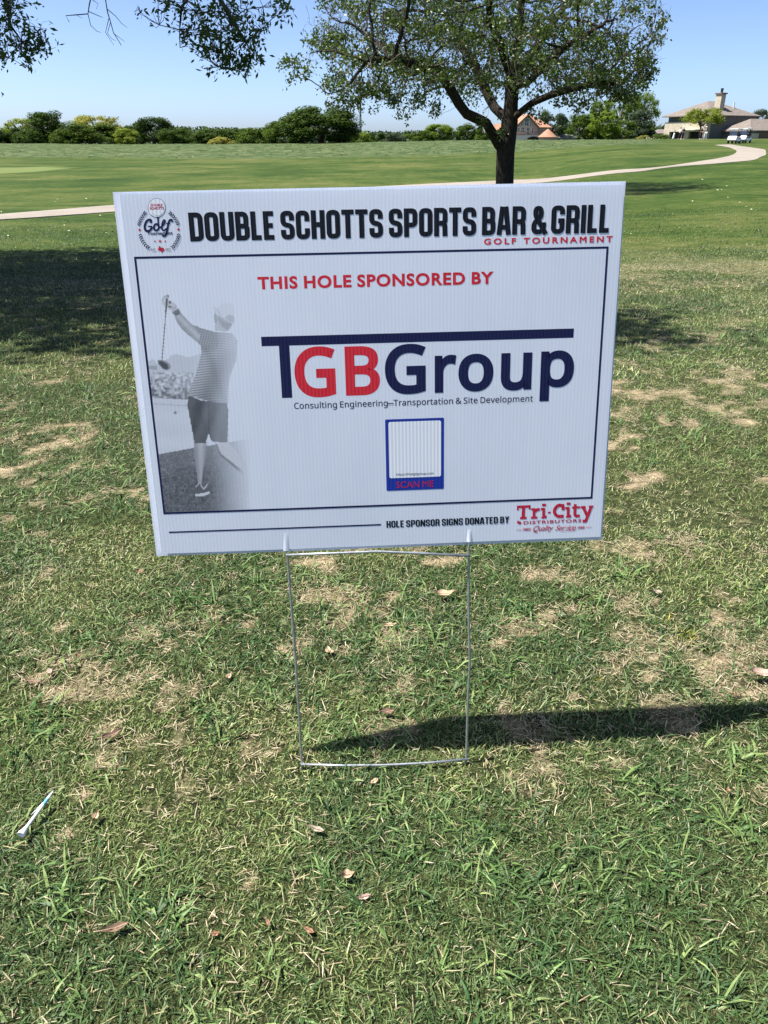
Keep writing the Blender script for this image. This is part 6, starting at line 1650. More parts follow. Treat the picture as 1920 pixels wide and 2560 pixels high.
for a in [
    (45, 256, 84, 176, "airy", "lime", "pale yellow-green tree at the far left, behind the tall dark one", "tree", None, 1, True, G1),
    (95, 242, 96, 150, "tall", "dark", "tall dark green tree with a spiky top, second from the left edge", "tree", None, 0, True, G1),
    (14, 278, 76, 148, "bush", "deep", "low dark green tree clump touching the left edge", "tree", None, 0, False, G1),
    (60, 284, 60, 146, "bush", "dark", "low dark bush in front of the pale yellow-green tree at the far left", "shrub", None, 1, False, G1),
    (188, 262, 118, 150, "round", "mid", "wide mid-green tree in front of the tall yellow one", "tree", None, 1, True, G1),
    (140, 280, 64, 146, "bush", "mid", "low green bush between the spiky dark tree and the wide mid-green tree", "shrub", None, 1, False, G1),
    (206, 247, 104, 178, "airy", "yellow", "tall pale yellow tree rising behind the wide mid-green tree", "tree", None, 0, True, G1),
    (246, 285, 52, 150, "bush", "dark", "low dark bush right of the wide mid-green tree", "shrub", None, 0, False, G1),
    (272, 279, 50, 143, "round", "lime", "small yellow-green tree left of the dark round tree with a bumpy top", "tree", None, 0, False, G1),
    (284, 266, 52, 166, "round", "dark", "dark shoulder of a tree behind the small yellow-green one", "tree", None, 1, True, G1),
    (326, 253, 84, 158, "round", "deep", "dark round tree with a bumpy top between the yellow tree and the big domed tree", "tree", None, 0, True, G1),
    (372, 275, 66, 152, "round", "dark", "dark green tree at the right foot of the bumpy-topped round tree", "tree", None, 1, False, G1),
    (418, 279, 96, 230, "bush", "dark", "low far tree left of the middle gap", "tree", None, 0, False, G1),
    (465, 278, 104, 215, "round", "dark", "low far dark tree above the pale yellow bush", "tree", None, 0, False, G1),
    (520, 279, 104, 215, "bush", "dark", "low far tree right above the pale yellow bush", "tree", None, 1, False, G1),
    (478, 299, 56, 142, "bush", "yellow", "pale yellow bush poking over the mound left of the big domed tree", "shrub", None, 0, False, None),
    (560, 276, 80, 150, "bush", "mid", "green low tree forming the outer left foot of the big domed tree", "tree", None, 1, False, G1),
    (614, 252, 84, 146, "round", "mid", "green tree forming the left shoulder of the big domed tree", "tree", None, 1, False, G1),
    (690, 229, 152, 142, "broad", "dark", "big dark domed tree, the largest beyond the mound", "tree", None, 0, True, G1),
    (778, 286, 42, 150, "bush", "light", "small fresh green bush at the right foot of the big domed tree, under the mast", "shrub", None, 0, False, None),
    (812, 288, 50, 210, "bush", "dark", "low dark tree right of the mast", "tree", None, 1, False, G1),
    (850, 290, 56, 200, "bush", "blue", "low grey-green tree between the mast and the oak's hanging leaves", "tree", None, 0, False, G1),
    (893, 290, 60, 220, "bush", "mid", "low far green tree left of the fresh green pair beside the oak", "tree", None, 1, False, G1),
    (950, 269, 62, 170, "round", "light", "fresh green round tree, left one of the pair left of the oak trunk", "tree", None, 0, True, G1),
    (920, 284, 50, 165, "bush", "mid", "mid-green bush at the left foot of the fresh green pair", "shrub", None, 0, False, None),
    (1010, 266, 56, 170, "round", "mid", "fresh green tree, right one of the pair left of the oak trunk", "tree", None, 1, True, G1),
    (1045, 276, 40, 165, "bush", "mid", "green bush seen under the oak's low left limb", "shrub", None, 1, False, None)]:
    bg_tree(*a)
G2 = "trees near the houses on the right"
for a in [
    (1196, 236, 64, 330, "round", "blue", "grey-green tree behind the orange-roofed house", "tree", None, 1, True, G2),
    (1178, 240, 26, 335, "tall", "mid", "narrow green tree peeping over the orange roof ridge", "tree", None, 0, True, G2),
    (1256, 247, 62, 150, "round", "mid", "rounded mid-green tree, left end of the tree group between the houses", "tree", None, 0, True, G2),
    (1304, 236, 72, 148, "round", "light", "bright green tree in the front of the group between the houses", "tree", None, 1, False, G2),
    (1300, 216, 54, 156, "airy", "light", "thin bright green tree rising behind the front bright one", "tree", None, 1, True, G2),
    (1348, 200, 84, 165, "airy", "light", "tallest loose bright tree at the middle of the group between the houses", "tree", None, 1, True, G2),
    (1400, 198, 58, 168, "airy", "light", "loose bright tree at the right top of the group between the houses", "tree", None, 1, True, G2),
    (1345, 262, 60, 155, "round", "mid", "green tree in shade low in the middle of the group", "tree", None, 0, True, G2),
    (1390, 238, 72, 160, "tall", "blue", "dense blue-green evergreen at the right end of the group between the houses", "tree", None, 1, True, G2),
    (1522, 231, 78, 175, "airy", "lime", "young yellow-green tree with a leaning dark trunk in front of the taupe house", "tree", None, 0, True, G2),
    (1650, 236, 44, 330, "round", "blue", "blue-green tree beyond the taupe house at the right edge", "tree", None, 0, True, G2),
    (1478, 283, 40, 210, "bush", "deep", "dark clipped shrub left of the taupe house's corner", "shrub", None, 0, False, None),
    (1392, 295, 26, 150, "bush", "yellow", "small yellowish shrub at the foot of the evergreen", "shrub", None, 1, False, None),
    (1428, 292, 36, 152, "bush", "mid", "small green shrub right of the yellowish one", "shrub", None, 0, False, None),
    (1322, 290, 30, 152, "bush", "blue", "low grey-green shrub under the bright trees", "shrub", None, 0, False, None)]:
    bg_tree(*a)
# far woodland closing the horizon: one mass
rg = np.random.default_rng(77)
n = 60000
a_ = rg.uniform(-1.0, 1.1, n); D = rg.uniform(380, 520, n); x = a_ * D
hmax = 3.0 + 8.0 * fbm(x, D * .3, 0.035, 150, 4)
z = terrain(x, D) + hmax * rg.random(n)**0.6
P_ = np.stack([x, D, z], -1); s = rg.uniform(.35, 1.0, (n, 1))
u = rg.normal(0, 1, (n, 3)); u /= np.linalg.norm(u, axis=1, keepdims=True); v = np.cross(u, rg.normal(0, 1, (n, 3))); v /= np.linalg.norm(v, axis=1, keepdims=True)
V = np.stack([P_ + u * s, P_ - u * s * .6 + v * s, P_ - u * s * .6 - v * s], 1)
F = (3 * np.arange(n))[:, None] + np.array([[0, 1, 2]])
tag(link("distant_woodland", np_mesh("distant_woodland", V.reshape(-1, 3), F, attrs={"leafv": ('FLOAT', np.repeat(rg.random(n), 3))}), FM["hazy"]),
    "low dark band of far woodland along the horizon", "woodland", kind="stuff")

# ---------------------------------------------------------------- houses
def shingles(name, c1, c2, sc=1.0):
    m, nt, out = new_mat(name)
    b = principled(nt, out, c1, 0.9, 0.1)
    oc = obj_coord(nt)
    n1 = tex_noise(nt, 1.3 * sc, 5, 0.6, oc); n2 = tex_noise(nt, 9 * sc, 3, 0.7, oc)
    br = nt.nodes.new("ShaderNodeTexWave"); br.bands_direction = 'Z'; br.inputs["Scale"].default_value = 1.1; br.inputs["Distortion"].default_value = .6; nt.links.new(oc, br.inputs[0])
    v = math_n(nt, 'ADD', math_n(nt, 'MULTIPLY', n1.outputs[0], .5), math_n(nt, 'MULTIPLY', n2.outputs[0], .35))
    v = math_n(nt, 'ADD', v, math_n(nt, 'MULTIPLY', br.outputs[0], .12))
    r = ramp(nt, v, [(0.35, c1), (0.62, c2)]); nt.links.new(r.outputs[0], b.inputs["Base Color"])
    add_bump(nt, b, v, .4, .05)
    return m
def masonry(name, c1, c2, mort, bw=0.4, bh=0.16):
    m, nt, out = new_mat(name)
    b = principled(nt, out, c1, 0.9, 0.1)
    oc = obj_coord(nt)
    sep = nt.nodes.new("ShaderNodeSeparateXYZ"); nt.links.new(oc, sep.inputs[0])
    cb = nt.nodes.new("ShaderNodeCombineXYZ")
    nt.links.new(math_n(nt, 'ADD', sep.outputs[0], sep.outputs[1]), cb.inputs[0]); nt.links.new(sep.outputs[2], cb.inputs[1])
    br = nt.nodes.new("ShaderNodeTexBrick"); nt.links.new(cb.outputs[0], br.inputs[0])
    br.inputs["Color1"].default_value = (*c1, 1); br.inputs["Color2"].default_value = (*c2, 1); br.inputs["Mortar"].default_value = (*mort, 1)
    br.inputs["Scale"].default_value = 1; br.inputs["Brick Width"].default_value = bw; br.inputs["Row Height"].default_value = bh; br.inputs["Mortar Size"].default_value = .012
    n = tex_noise(nt, 2.2, 5, .6, oc); rr = ramp(nt, n.outputs[0], [(.3, (.8, .8, .8)), (.7, (1.1, 1.1, 1.1))])
    nt.links.new(mix_col(nt, br.outputs[0], rr.outputs[0], 1.0, 'MULTIPLY'), b.inputs["Base Color"])
    return m
M_TAUPE = shingles("taupe shingles", (0.140, 0.118, 0.102), (0.212, 0.182, 0.160))
M_TERRA = shingles("terracotta tiles", (0.27, 0.145, 0.095), (0.40, 0.225, 0.15))
M_STONE = masonry("cream limestone", (0.52, 0.46, 0.36), (0.43, 0.37, 0.28), (0.38, .34, .28), .5, .25)
M_SIDING = simple_mat("dark grey siding", (0.13, 0.135, 0.125), .8, .2, var=.08, vscale=.6)
M_BRICKP = masonry("pinkish brick", (0.36, 0.27, 0.225), (0.30, 0.215, 0.175), (0.34, .30, .26))
M_STUCCO = simple_mat("beige stucco", (0.46, 0.39, 0.31), .85, .2, var=.08, vscale=.7)
M_TRIM = simple_mat("cream trim", (0.60, 0.56, 0.48), .6, .3, var=.05)
M_BROWN = simple_mat("brown trim", (0.17, 0.105, 0.07), .7, .2)
M_OPENSHADE = simple_mat("painted opening shade", (0.035, 0.028, 0.022), .9, .1)  # near-black colour standing in for the shade inside openings
M_GREY_R = shingles("grey shingles", (0.20, 0.195, 0.19), (0.27, 0.26, 0.255))
m, nt, out = new_mat("window glass"); principled(nt, out, (0.03, 0.05, 0.055), 0.08, 0.6); M_GLASS = m
M_CHIMC = simple_mat("black chimney pot", (0.03, 0.03, 0.03), .6)

def hip_roof(g, x0, x1, y0, y1, z0, z1, rx0, rx1, ry, ov=0.45, th=0.18):
    a = [(x0 - ov, y0 - ov, z0), (x1 + ov, y0 - ov, z0), (x1 + ov, y1 + ov, z0), (x0 - ov, y1 + ov, z0)]
    lo = [(x, y, z - th) for x, y, z in a]
    g.add(a + lo + [(rx0, ry, z1), (rx1, ry, z1)], [(0, 1, 9, 8), (1, 2, 9), (2, 3, 8, 9), (3, 0, 8), (7, 6, 5, 4), (0, 4, 5, 1), (1, 5, 6, 2), (2, 6, 7, 3), (3, 7, 4, 0)])
def window(parent, M, x0, x1, z0, z1, y=0.0, mull=1, fr=None, hb=False):
    """frame proud of the wall, glass set back; wall face at local y=0 looking to -y"""
    g = MB(); t = 0.10; fr = fr or M_TRIM
    g.box(x0 - t, x1 + t, y - .08, y - .003, z1, z1 + t, M); g.box(x0 - t, x1 + t, y - .08, y - .003, z0 - t, z0, M)
    g.box(x0 - t, x0, y - .08, y - .003, z0, z1, M); g.box(x1, x1 + t, y - .08, y - .003, z0, z1, M)
    for k in range(1, mull + 1):
        xm = x0 + (x1 - x0) * k / (mull + 1); g.box(xm - .03, xm + .03, y - .075, y - .035, z0, z1, M)
    if hb: g.box(x0, x1, y - .072, y - .034, (z0 + z1) / 2 - .03, (z0 + z1) / 2 + .03, M)
    w = g.build("window", fr, parent)
    g = MB(); g.box(x0, x1, y - .03, y - .004, z0, z1, M); g.build("pane", M_GLASS, w)
    return w
# --- taupe-roofed house on the hill, right
DH = 178.0
def zp(x, y, D, ox=1600, oy=200, s=5.184): return at_dist(ox + x / s, oy + y / s, D)
cor = zp(770 + 118, 770, DH)
gz = tz(cor.x, DH) - 0.1
TH = R(27)
S_ = (zp(770, 455, DH).z - gz)          # eave height
house = empty("house", (cor.x, DH, gz), TH); tag(house, "large two-storey house with taupe hip roofs, stone chimney and cream porch, on the hill", "house")
k_ = 1.0
mx_ = (zp(1630, 455, DH).x - cor.x)
LF = mx_ / (math.cos(TH) * 0.985) * 1.06
wl_ = (cor.x - zp(490, 470, DH).x)
LD = wl_ / math.sin(TH) * 0.76
print("house", cor, "eave", S_, "front", LF, "depth", LD)
g = MB(); g.box(0, LF, 0, LD, 0, S_ - .2); g.build("wall", M_SIDING, house)
# lit gable side: cream stone facing below, siding above
g = MB()
bays = [(0.02, 0.10, 0), (0.36, 0.44, 0), (0.83, 0.90, 0)]
y_ = lambda t: t * LD
zl = S_ * .33
for a, b_ in ((0.0, 0.10), (0.40, 0.50), (0.86, 1.0)): g.box(-.9, -.003, y_(a), y_(b_), 0, zl)
g.box(-.9, -.003, 0, LD, zl, S_ * .74)
g.build("stone_facing", M_STONE, house)
g = MB()
for a, b_ in ((0.10, 0.40), (0.50, 0.86)): g.box(-.25, -.004, y_(a), y_(b_), 0, zl)
g.build("porch_shade_panel", M_OPENSHADE, house)  # solid dark panels between the piers: porch shade put into the colour
g = MB(); g.box(-1.1, -.9, 0, y_(.62), zl * 1.0, zl * 1.12); g.box(-2.0, -.9, y_(.1), y_(.55), zl * 1.18, zl * 1.26); g.build("porch_beam", M_TRIM, house)
ML = Matrix(((0, 1, 0, -.004), (-1, 0, 0, LD), (0, 0, 1, 0), (0, 0, 0, 1)))
g = MB()
r0 = S_ + (zp(1040, 245, DH + 8).z - zp(1040, 455, DH + 8).z) * .92
hip_roof(g, -.9, LF, 0, LD, S_, r0, LF * .34, LF * .48, LD * .5, .6)
roof = g.build("roof", M_TAUPE, house)
cxx = LF * .29
g = MB(); zc = r0 + 1.15
g.box(cxx, cxx + 1.25, LD * .16, LD * .16 + 1.5, S_ + .3, zc); g.build("chimney", M_STONE, roof)
g = MB(); g.box(cxx - .2, cxx + 1.45, LD * .16 - .2, LD * .16 + 1.7, zc + .003, zc + .25); g.build("chimney_cap", M_BROWN, roof)
g = MB(); g.tube([(cxx + .62, LD * .16 + .7, zc + .25), (cxx + .62, LD * .16 + .7, zc + 1.1)], [.22, .3], 10); g.build("chimney_pot", M_CHIMC, roof)
for fx, fy in ((.66, .22), (.7, .26)):
    g = MB(); g.tube([(LF * fx, LD * fy, S_ + 1.2), (LF * fx, LD * fy, S_ + 2.55)], .14, 8); g.build("roof_vent", M_TRIM, roof)
for (a, b_) in ((.16, .26), (.55, .66), (.78, .88)):
    window(house, Matrix.Identity(4), LF * a, LF * b_, S_ * .62, S_ * .85, 0, 1, M_BROWN)
# lower wing in front (its own hip roof)
W0 = zp(1000, 745, DH - 7); xw = LF * .28; LW = LF * 1.05; dw = 7.0
hw_ = (zp(1000, 650, DH - 7).z - gz)
g = MB(); g.box(xw, xw + LW, -dw, -.01, 0, hw_ - .2); g.build("garage_wall", M_BROWN if False else M_SIDING, house)
g = MB(); rz_ = hw_ + (zp(1300, 485, DH - 4).z - zp(1300, 650, DH - 4).z) * .95
hip_roof(g, xw, xw + LW, -dw, -.02, hw_, rz_, xw + LW * .28, xw + LW * .80, -dw * .45, .5); g.build("garage_roof", M_TAUPE, house)
for a in (.2, .55):
    g = MB(); g.box(xw + LW * a, xw + LW * (a + .22), -dw - .06, -dw - .003, 0, hw_ * .78)
    gd = g.build("garage_door", M_BROWN, house)
g = MB(); g.box(xw - 1.5, xw + 1.2, -dw - 1.2, -dw - .5, 0, 1.1); g.build("garden_wall", M_STONE, house)

# --- orange-roofed house
DO = 270.0
def zo(x, y, D): return at_dist(1200 + x / 6.9125, 260 + y / 6.9125, D)
cl = zo(600, 570, DO); cr = zo(1005, 570, DO); gz = tz(cl.x, DO) + 0.0
gzv = zo(800, 575, DO).z
A2 = R(14)
h2 = empty("house", (cl.x, DO, gzv - .8), A2); tag(h2, "brick house with orange tiled roofs and a glazed gable, just right of the oak trunk", "house")
b0z = gzv - .8
WG = (cr.x - cl.x) / math.cos(A2) * 1.0
EH = zo(1005, 392, DO).z - b0z; AH = zo(800, 188, DO).z - b0z
LD2 = 13.0
LS = (zo(1290, 390, DO).x - cr.x)
print("house2 width", WG, "eave", EH, "apex", AH, 'side', LS)
g = MB(); g.prism([(0, 0), (WG, 0), (WG, EH), (WG / 2, AH), (0, EH)], 0, LD2); g.build("wall", M_BRICKP, h2)
# right wing whose roof slopes towards the viewer
g = MB(); g.box(WG + .01, WG + LS, 1.2, LD2 - 1, 0, EH - .05); g.build("side_wall", M_BRICKP, h2)
g = MB(); t = .22
def slab(g, P4, t=.22):
    n = (Vector(P4[1]) - Vector(P4[0])).cross(Vector(P4[3]) - Vector(P4[0])).normalized()
    lo = [tuple(Vector(p) - n * t) for p in P4]
    g.add(list(P4) + lo, [(0, 1, 2, 3), (7, 6, 5, 4), (0, 4, 5, 1), (1, 5, 6, 2), (2, 6, 7, 3), (3, 7, 4, 0)])
sl = (AH - EH) / (WG / 2); ov = .5
slab(g, [(-ov, -ov, EH - sl * ov + .25), (WG / 2, -ov, AH + .25), (WG / 2, LD2, AH + .25), (-ov, LD2, EH - sl * ov + .25)])
slab(g, [(WG / 2 + .004, -ov, AH + .25), (WG + ov, -ov, EH - sl * ov + .25), (WG + ov, LD2, EH - sl * ov + .25), (WG / 2 + .004, LD2, AH + .25)])
roof = g.build("roof", M_TERRA, h2)
g = MB(); slab(g, [(WG * .62, .7, EH - .15 + .1), (WG + LS + .4, .7, EH - .15), (WG + LS * .12, LD2 * .5, AH + .22), (WG * .5, LD2 * .5, AH + .22)]); g.build("side_roof", M_TERRA, h2)
g = MB(); slab(g, [(WG / 2 + .01, -ov - .03, AH + .05), (WG + ov, -ov - .03, EH - sl * ov + .02), (WG + ov, -ov + .15, EH - sl * ov + .02), (WG / 2 + .01, -ov + .15, AH + .05)], .3); slab(g, [(-ov, -ov - .03, EH - sl * ov + .02), (WG / 2 - .01, -ov - .03, AH + .05), (WG / 2 - .01, -ov + .15, AH + .05), (-ov, -ov + .15, EH - sl * ov + .02)], .3)
g.build("barge_board", M_BROWN, h2)
sx_ = WG / 405.0; X_ = lambda x: (x - 600) * sx_; Z_ = lambda y: zo(800, y, DO).z - b0z
I4 = Matrix.Identity(4)
for (x0, x1, ya, yb, ml) in ((762, 832, 378, 250, 1), (696, 742, 378, 302, 1), (850, 888, 376, 298, 1), (612, 680, 480, 408, 1), (704, 768, 488, 405, 1), (804, 858, 540, 404, 1), (898, 930, 498, 410, 0)):
    window(h2, I4, X_(x0), X_(x1), Z_(ya), Z_(yb), 0, ml, M_TRIM, True)
g = MB(); g.box(-1, WG * .98, -2.4, -.02, 0, Z_(540)); g.build("terrace_wall", M_TRIM, h2)
g = MB()
g.prism([(X_(775), -.2)] + [(X_(775) + (X_(995) - X_(775)) * k / 12, Z_(592) + (Z_(560) - Z_(592)) * math.sin(math.pi * k / 12)) for k in range(13)] + [(X_(995), -.2)], -2.52, -2.41); g.build("arch_shade_panel", M_OPENSHADE, h2)  # dark slab on the terrace wall, painted as the shaded depth of an arch
g = MB()
for k in range(22): xx = -.9 + k * (WG + .7) / 21; g.box(xx - .03, xx + .03, -2.34, -2.28, Z_(540), Z_(540) + .95)
g.box(-.95, WG * .97, -2.36, -2.26, Z_(540) + .953, Z_(540) + 1.03); g.build("terrace_railing", M_BROWN, h2)
cc = zo(1165, 575, DO - 9); rt = (zo(1328, 572, DO - 9).x - zo(1005, 572, DO - 9).x) / 2; ch = zo(1165, 428, DO - 9).z - b0z; cbz = zo(1165, 572, DO - 9).z - b0z
loc = Matrix.Rotation(-A2, 4, 'Z') @ (cc - Vector((cl.x, DO, b0z)))
g = MB(); g.lathe([(rt * .9, 0), (rt * .9, cbz)], 20, Matrix.Translation((loc.x, loc.y, 0))); g.build("bay_wall", M_BRICKP, h2, smooth=True)
g = MB(); g.lathe([(rt * .9, cbz - .1), (rt * 1.03, cbz), (rt * .62, cbz + (ch - cbz) * .42), (rt * .25, cbz + (ch - cbz) * .80), (.02, ch)], 20, Matrix.Translation((loc.x, loc.y, 0))); g.build("bay_roof", M_TERRA, h2)
wlx = zo(235, 570, DO + 3); wrx = zo(345, 570, DO + 3); lx = Matrix.Rotation(-A2, 4, 'Z') @ (wlx - Vector((cl.x, DO, b0z))); wz = zo(300, 450, DO + 3).z - b0z; wt = zo(290, 330, DO + 3).z - b0z
g = MB(); g.box(lx.x, -.01, lx.y, lx.y + 8, 0, wz); g.build("left_wing_wall", M_BRICKP, h2)
g = MB(); hip_roof(g, lx.x, -.02, lx.y, lx.y + 8, wz, wt, lx.x + 2.2, -2, lx.y + 4, .4); g.build("left_wing_roof", M_TERRA, h2)
g = MB(); g.box(WG * .5 - 1.0, WG * .5 + .2, 5, 6, AH - .4, AH + 1.3); g.build("chimney", M_BRICKP, roof)

# --- low grey roofs further off
def small_house(u, vbase, vroof, vtop, wid, D, mr, mw, label):
    a = at_dist(*dp(u, vbase), D); w = wid * 1.1573 * D * _CP / FPX; e = at_dist(*dp(u, vroof), D).z; t_ = at_dist(*dp(u, vtop), D).z
    gz = min(a.z, tz(a.x, D)) - .5
    h = empty("house", (a.x, D, gz), R(8)); tag(h, label, "house")
    g = MB(); g.box(-w / 2, w / 2, 0, 8, 0, e - gz); wl__ = g.build("wall", mw, h)
    g = MB(); hip_roof(g, -w / 2, w / 2, 0, 8, e - gz, t_ - gz, -w * .22, w * .2, 4, .4); g.build("roof", mr, h)
    zt = e - gz
    for s in (-.3, .12): window(h, I4, w * s, w * s + w * .14, zt * .45, zt * .8, 0, 1)
small_house(1443, 300, 288, 279, 54, 300, M_TAUPE, M_TRIM, "small cream gabled house with a taupe roof between the evergreen and the big taupe house")
small_house(1222, 302, 298, 290, 70, 330, M_GREY_R, M_BRICKP, "low grey roof seen just right of the orange-roofed house")
small_house(1345, 303, 299, 292, 56, 300, M_BROWN, M_BRICKP, "low brown roof seen under the trees between the houses")

# ---------------------------------------------------------------- communications mast
DM = 620.0
mb = at_dist(901.5, 345, DM); mt = at_dist(901.5, 192, DM); gz = tz(mb.x, DM)
mast = empty("radio_mast", (mb.x, DM, gz)); tag(mast, "slim grey lattice mast on the horizon between the domed tree and the oak", "mast")
M_STEEL = simple_mat("weathered grey steel", (0.10, 0.105, 0.12), .5, .4)
H_ = mt.z - gz; g = MB(); r_m = .62
cs = [(r_m * math.cos(a), r_m * math.sin(a)) for a in (0.3, 2.39, 4.49)]
for (x, y) in cs: g.tube([(x, y, 0), (x * .8, y * .8, H_)], .28, 6)
g.build("mast_legs", M_STEEL, mast)
g = MB(); nz = int(H_ / 1.2)
for k in range(nz):
    for j in range(3):
        a, b_ = cs[j], cs[(j + 1) % 3]
        if k % 2: a, b_ = b_, a
        g.tube([(a[0] * .93, a[1] * .93, k * 1.2), (b_[0] * .93, b_[1] * .93, k * 1.2 + 1.2)], .17, 4, cap=False)
g.build("mast_lattice", M_STEEL, mast)["kind"] = "stuff"
for zz, L in ((H_ - 1, 2.6), (H_ - 8, 2.2)):
    for j in range(3):
        a = j * 2.09; g = MB(); g.box(-.14, .14, -.1, .1, zz, zz + L, Matrix.Translation((math.cos(a) * .75, math.sin(a) * .75, 0))); g.build("antenna_panel", M_TRIM, mast)

# ---------------------------------------------------------------- golf carts
M_CARTW = simple_mat("white cart body", (0.80, 0.80, 0.79), .28, .5, var=.02)
M_TYRE = simple_mat("tyre rubber", (0.022, 0.022, 0.022), .8)
M_SEAT = simple_mat("dark seat vinyl", (0.045, 0.043, 0.040), .5)
M_HUB = simple_mat("grey hub", (0.45, 0.45, 0.46), .4)
m, nt, out = new_mat("clear windscreen"); bb = principled(nt, out, (.8, .85, .88), .03, .5, 0, .0)
trn = nt.nodes.new("ShaderNodeBsdfTransparent"); trn.inputs[0].default_value = (.86, .90, .92, 1)
gl = nt.nodes.new("ShaderNodeBsdfGlossy"); gl.inputs["Roughness"].default_value = .03
mx = nt.nodes.new("ShaderNodeMixShader"); mx.inputs[0].default_value = .12
nt.nodes.remove(bb); nt.links.new(trn.outputs[0], mx.inputs[1]); nt.links.new(gl.outputs[0], mx.inputs[2]); nt.links.new(mx.outputs[0], out.inputs[0]); M_SCREEN = m
M_LAMP = simple_mat("headlight lens", (0.70, 0.71, 0.72), .15)
M_BAGD = simple_mat("dark golf bag cloth", (0.04, 0.05, 0.08), .7)
def make_cart():
    """front looks to -y"""
    t = empty("golf_cart")
    pr = [(-1.18, .34), (-1.22, .55), (-1.10, .78), (-.86, .93), (-.80, .93), (-.72, .42), (-.05, .36), (0, .62), (.10, .66), (.62, .66), (1.02, .80), (1.12, .70), (1.14, .36), (.9, .30), (-1.0, .28)]
    RZ = Matrix(((0, 1, 0, 0), (1, 0, 0, 0), (0, 0, 1, 0), (0, 0, 0, 1)))
    g = MB(); g.prism(pr, -.56, .56, RZ); g.build("body", M_CARTW, t, bevel=.03)
    g = MB(); g.box(-.55, .55, -1.26, -1.16, .30, .42); g.build("bumper", M_TYRE, t, bevel=.02)
    for s in (-1, 1):
        g = MB(); g.lathe([(.0, 0), (.08, 0), (.09, .03), (0, .03)], 12, Matrix.Translation((s * .38, -1.205, .62)) @ Matrix.Rotation(-math.pi / 2, 4, 'X')); g.build("headlight", M_LAMP, t)
    g = MB(); g.box(-.54, .54, .02, .52, .667, .80); g.build("seat", M_SEAT, t, bevel=.04)
    g = MB(); g.box(-.54, .54, .50, .62, .82, 1.22); g.build("backrest", M_SEAT, t, bevel=.04)
    g = MB(); g.box(-.60, .60, -.98, .95, 1.73, 1.84); g.build("canopy", M_CARTW, t, bevel=.025)
    for s in (-1, 1):
        g = MB(); g.tube([(s * .53, -.82, .92), (s * .53, -.66, 1.735)], .02, 8); g.build("canopy_post", M_TYRE, t, smooth=True)
        g = MB(); g.tube([(s * .53, .70, .70), (s * .53, .74, 1.735)], .02, 8); g.build("canopy_post", M_TYRE, t, smooth=True)
    g = MB(); g.add([(-.51, -.80, .95), (.51, -.80, .95), (.51, -.66, 1.71), (-.51, -.66, 1.71), (-.51, -.79, .95), (.51, -.79, .95), (.51, -.65, 1.71), (-.51, -.65, 1.71)], [(0, 1, 2, 3), (7, 6, 5, 4), (0, 4, 5, 1), (1, 5, 6, 2), (2, 6, 7, 3), (3, 7, 4, 0)]); g.build("windscreen", M_SCREEN, t)
    g = MB(); c = Vector((.26, -.52, .98)); g.tube([(.26, -.78, .75), c], .016, 6)
    rim = [c + Vector((.17 * math.cos(a), .07 * math.sin(a), .15 * math.sin(a))) for a in [2 * math.pi * k / 14 for k in range(15)]]
    g.tube(rim, .013, 6, cap=False); g.build("steering_wheel", M_SEAT, t)
    for s in (-1, 1):
        for yy in (-.82, .80):
            Mw = Matrix.Translation((s * .50, yy, .225)) @ Matrix.Rotation(math.pi / 2, 4, 'Y')
            g = MB(); g.lathe([(.12, -.09), (.205, -.095), (.225, -.06), (.225, .06), (.205, .095), (.12, .09)], 20, Mw); w = g.build("wheel", M_TYRE, t, smooth=True)
            g = MB(); g.lathe([(0, -.07), (.12, -.085), (.12, .085), (0, .07)], 16, Mw); g.build("hub", M_HUB, w, smooth=True)
    return t
def copy_tree(o, parent=None):
    c = o.copy(); COL.objects.link(c); c.parent = parent
    for ch in list(o.children): copy_tree(ch, c)
    return c
cart = make_cart(); GC = "golf carts parked by the path"
p1 = on_ground(1834.5, 359); cart.location = (p1.x, p1.y, p1.z - .005); cart.rotation_euler = (0, 0, R(-40)); 
tag(cart, "white golf cart, the left one, parked nearest the end of the path", "golf cart", GC)
c2 = copy_tree(cart); p2 = on_ground(1860, 357.5); c2.location = (p2.x, p2.y, p2.z - .005); c2.rotation_euler = (0, 0, R(-44)); c2["label"] = "white golf cart, the right one, half behind the other one"
print("cart D", p1, p2)
for s, lb in ((-.22, "dark golf bag, left of the two strapped on the right cart"), (.22, "dark golf bag, right of the two strapped on the right cart")):
    Mc = c2.matrix_basis
    q = Matrix.Translation(p2) @ Matrix.Rotation(R(-44), 4, 'Z') @ Matrix.Translation((s, .92, .82))
    bag = empty("golf_bag", q.to_translation(), R(-44)); tag(bag, lb, "golf bag", "golf bags on the right cart")
    g = MB(); g.lathe([(0, 0), (.12, 0), (.13, .1), (.12, .75), (.14, .86), (.10, .86), (0, .80)], 14); g.build("bag_body", M_BAGD, bag, smooth=True)
    g = MB(); g.box(-.08, .08, .125, .19, .15, .5); g.build("pocket", M_BAGD, bag, bevel=.02)
    for k in range(4):
        g = MB(); a = k * 1.57 + .3; g.tube([(.05 * math.cos(a), .05 * math.sin(a), .8), (.07 * math.cos(a), .07 * math.sin(a), 1.04 + .03 * k)], .008, 5); g.tube([(.07 * math.cos(a) - .03, .07 * math.sin(a), 1.04 + .03 * k), (.07 * math.cos(a) + .04, .07 * math.sin(a), 1.055 + .03 * k)], [.012, .028], 6); g.build("club", M_HUB, bag)

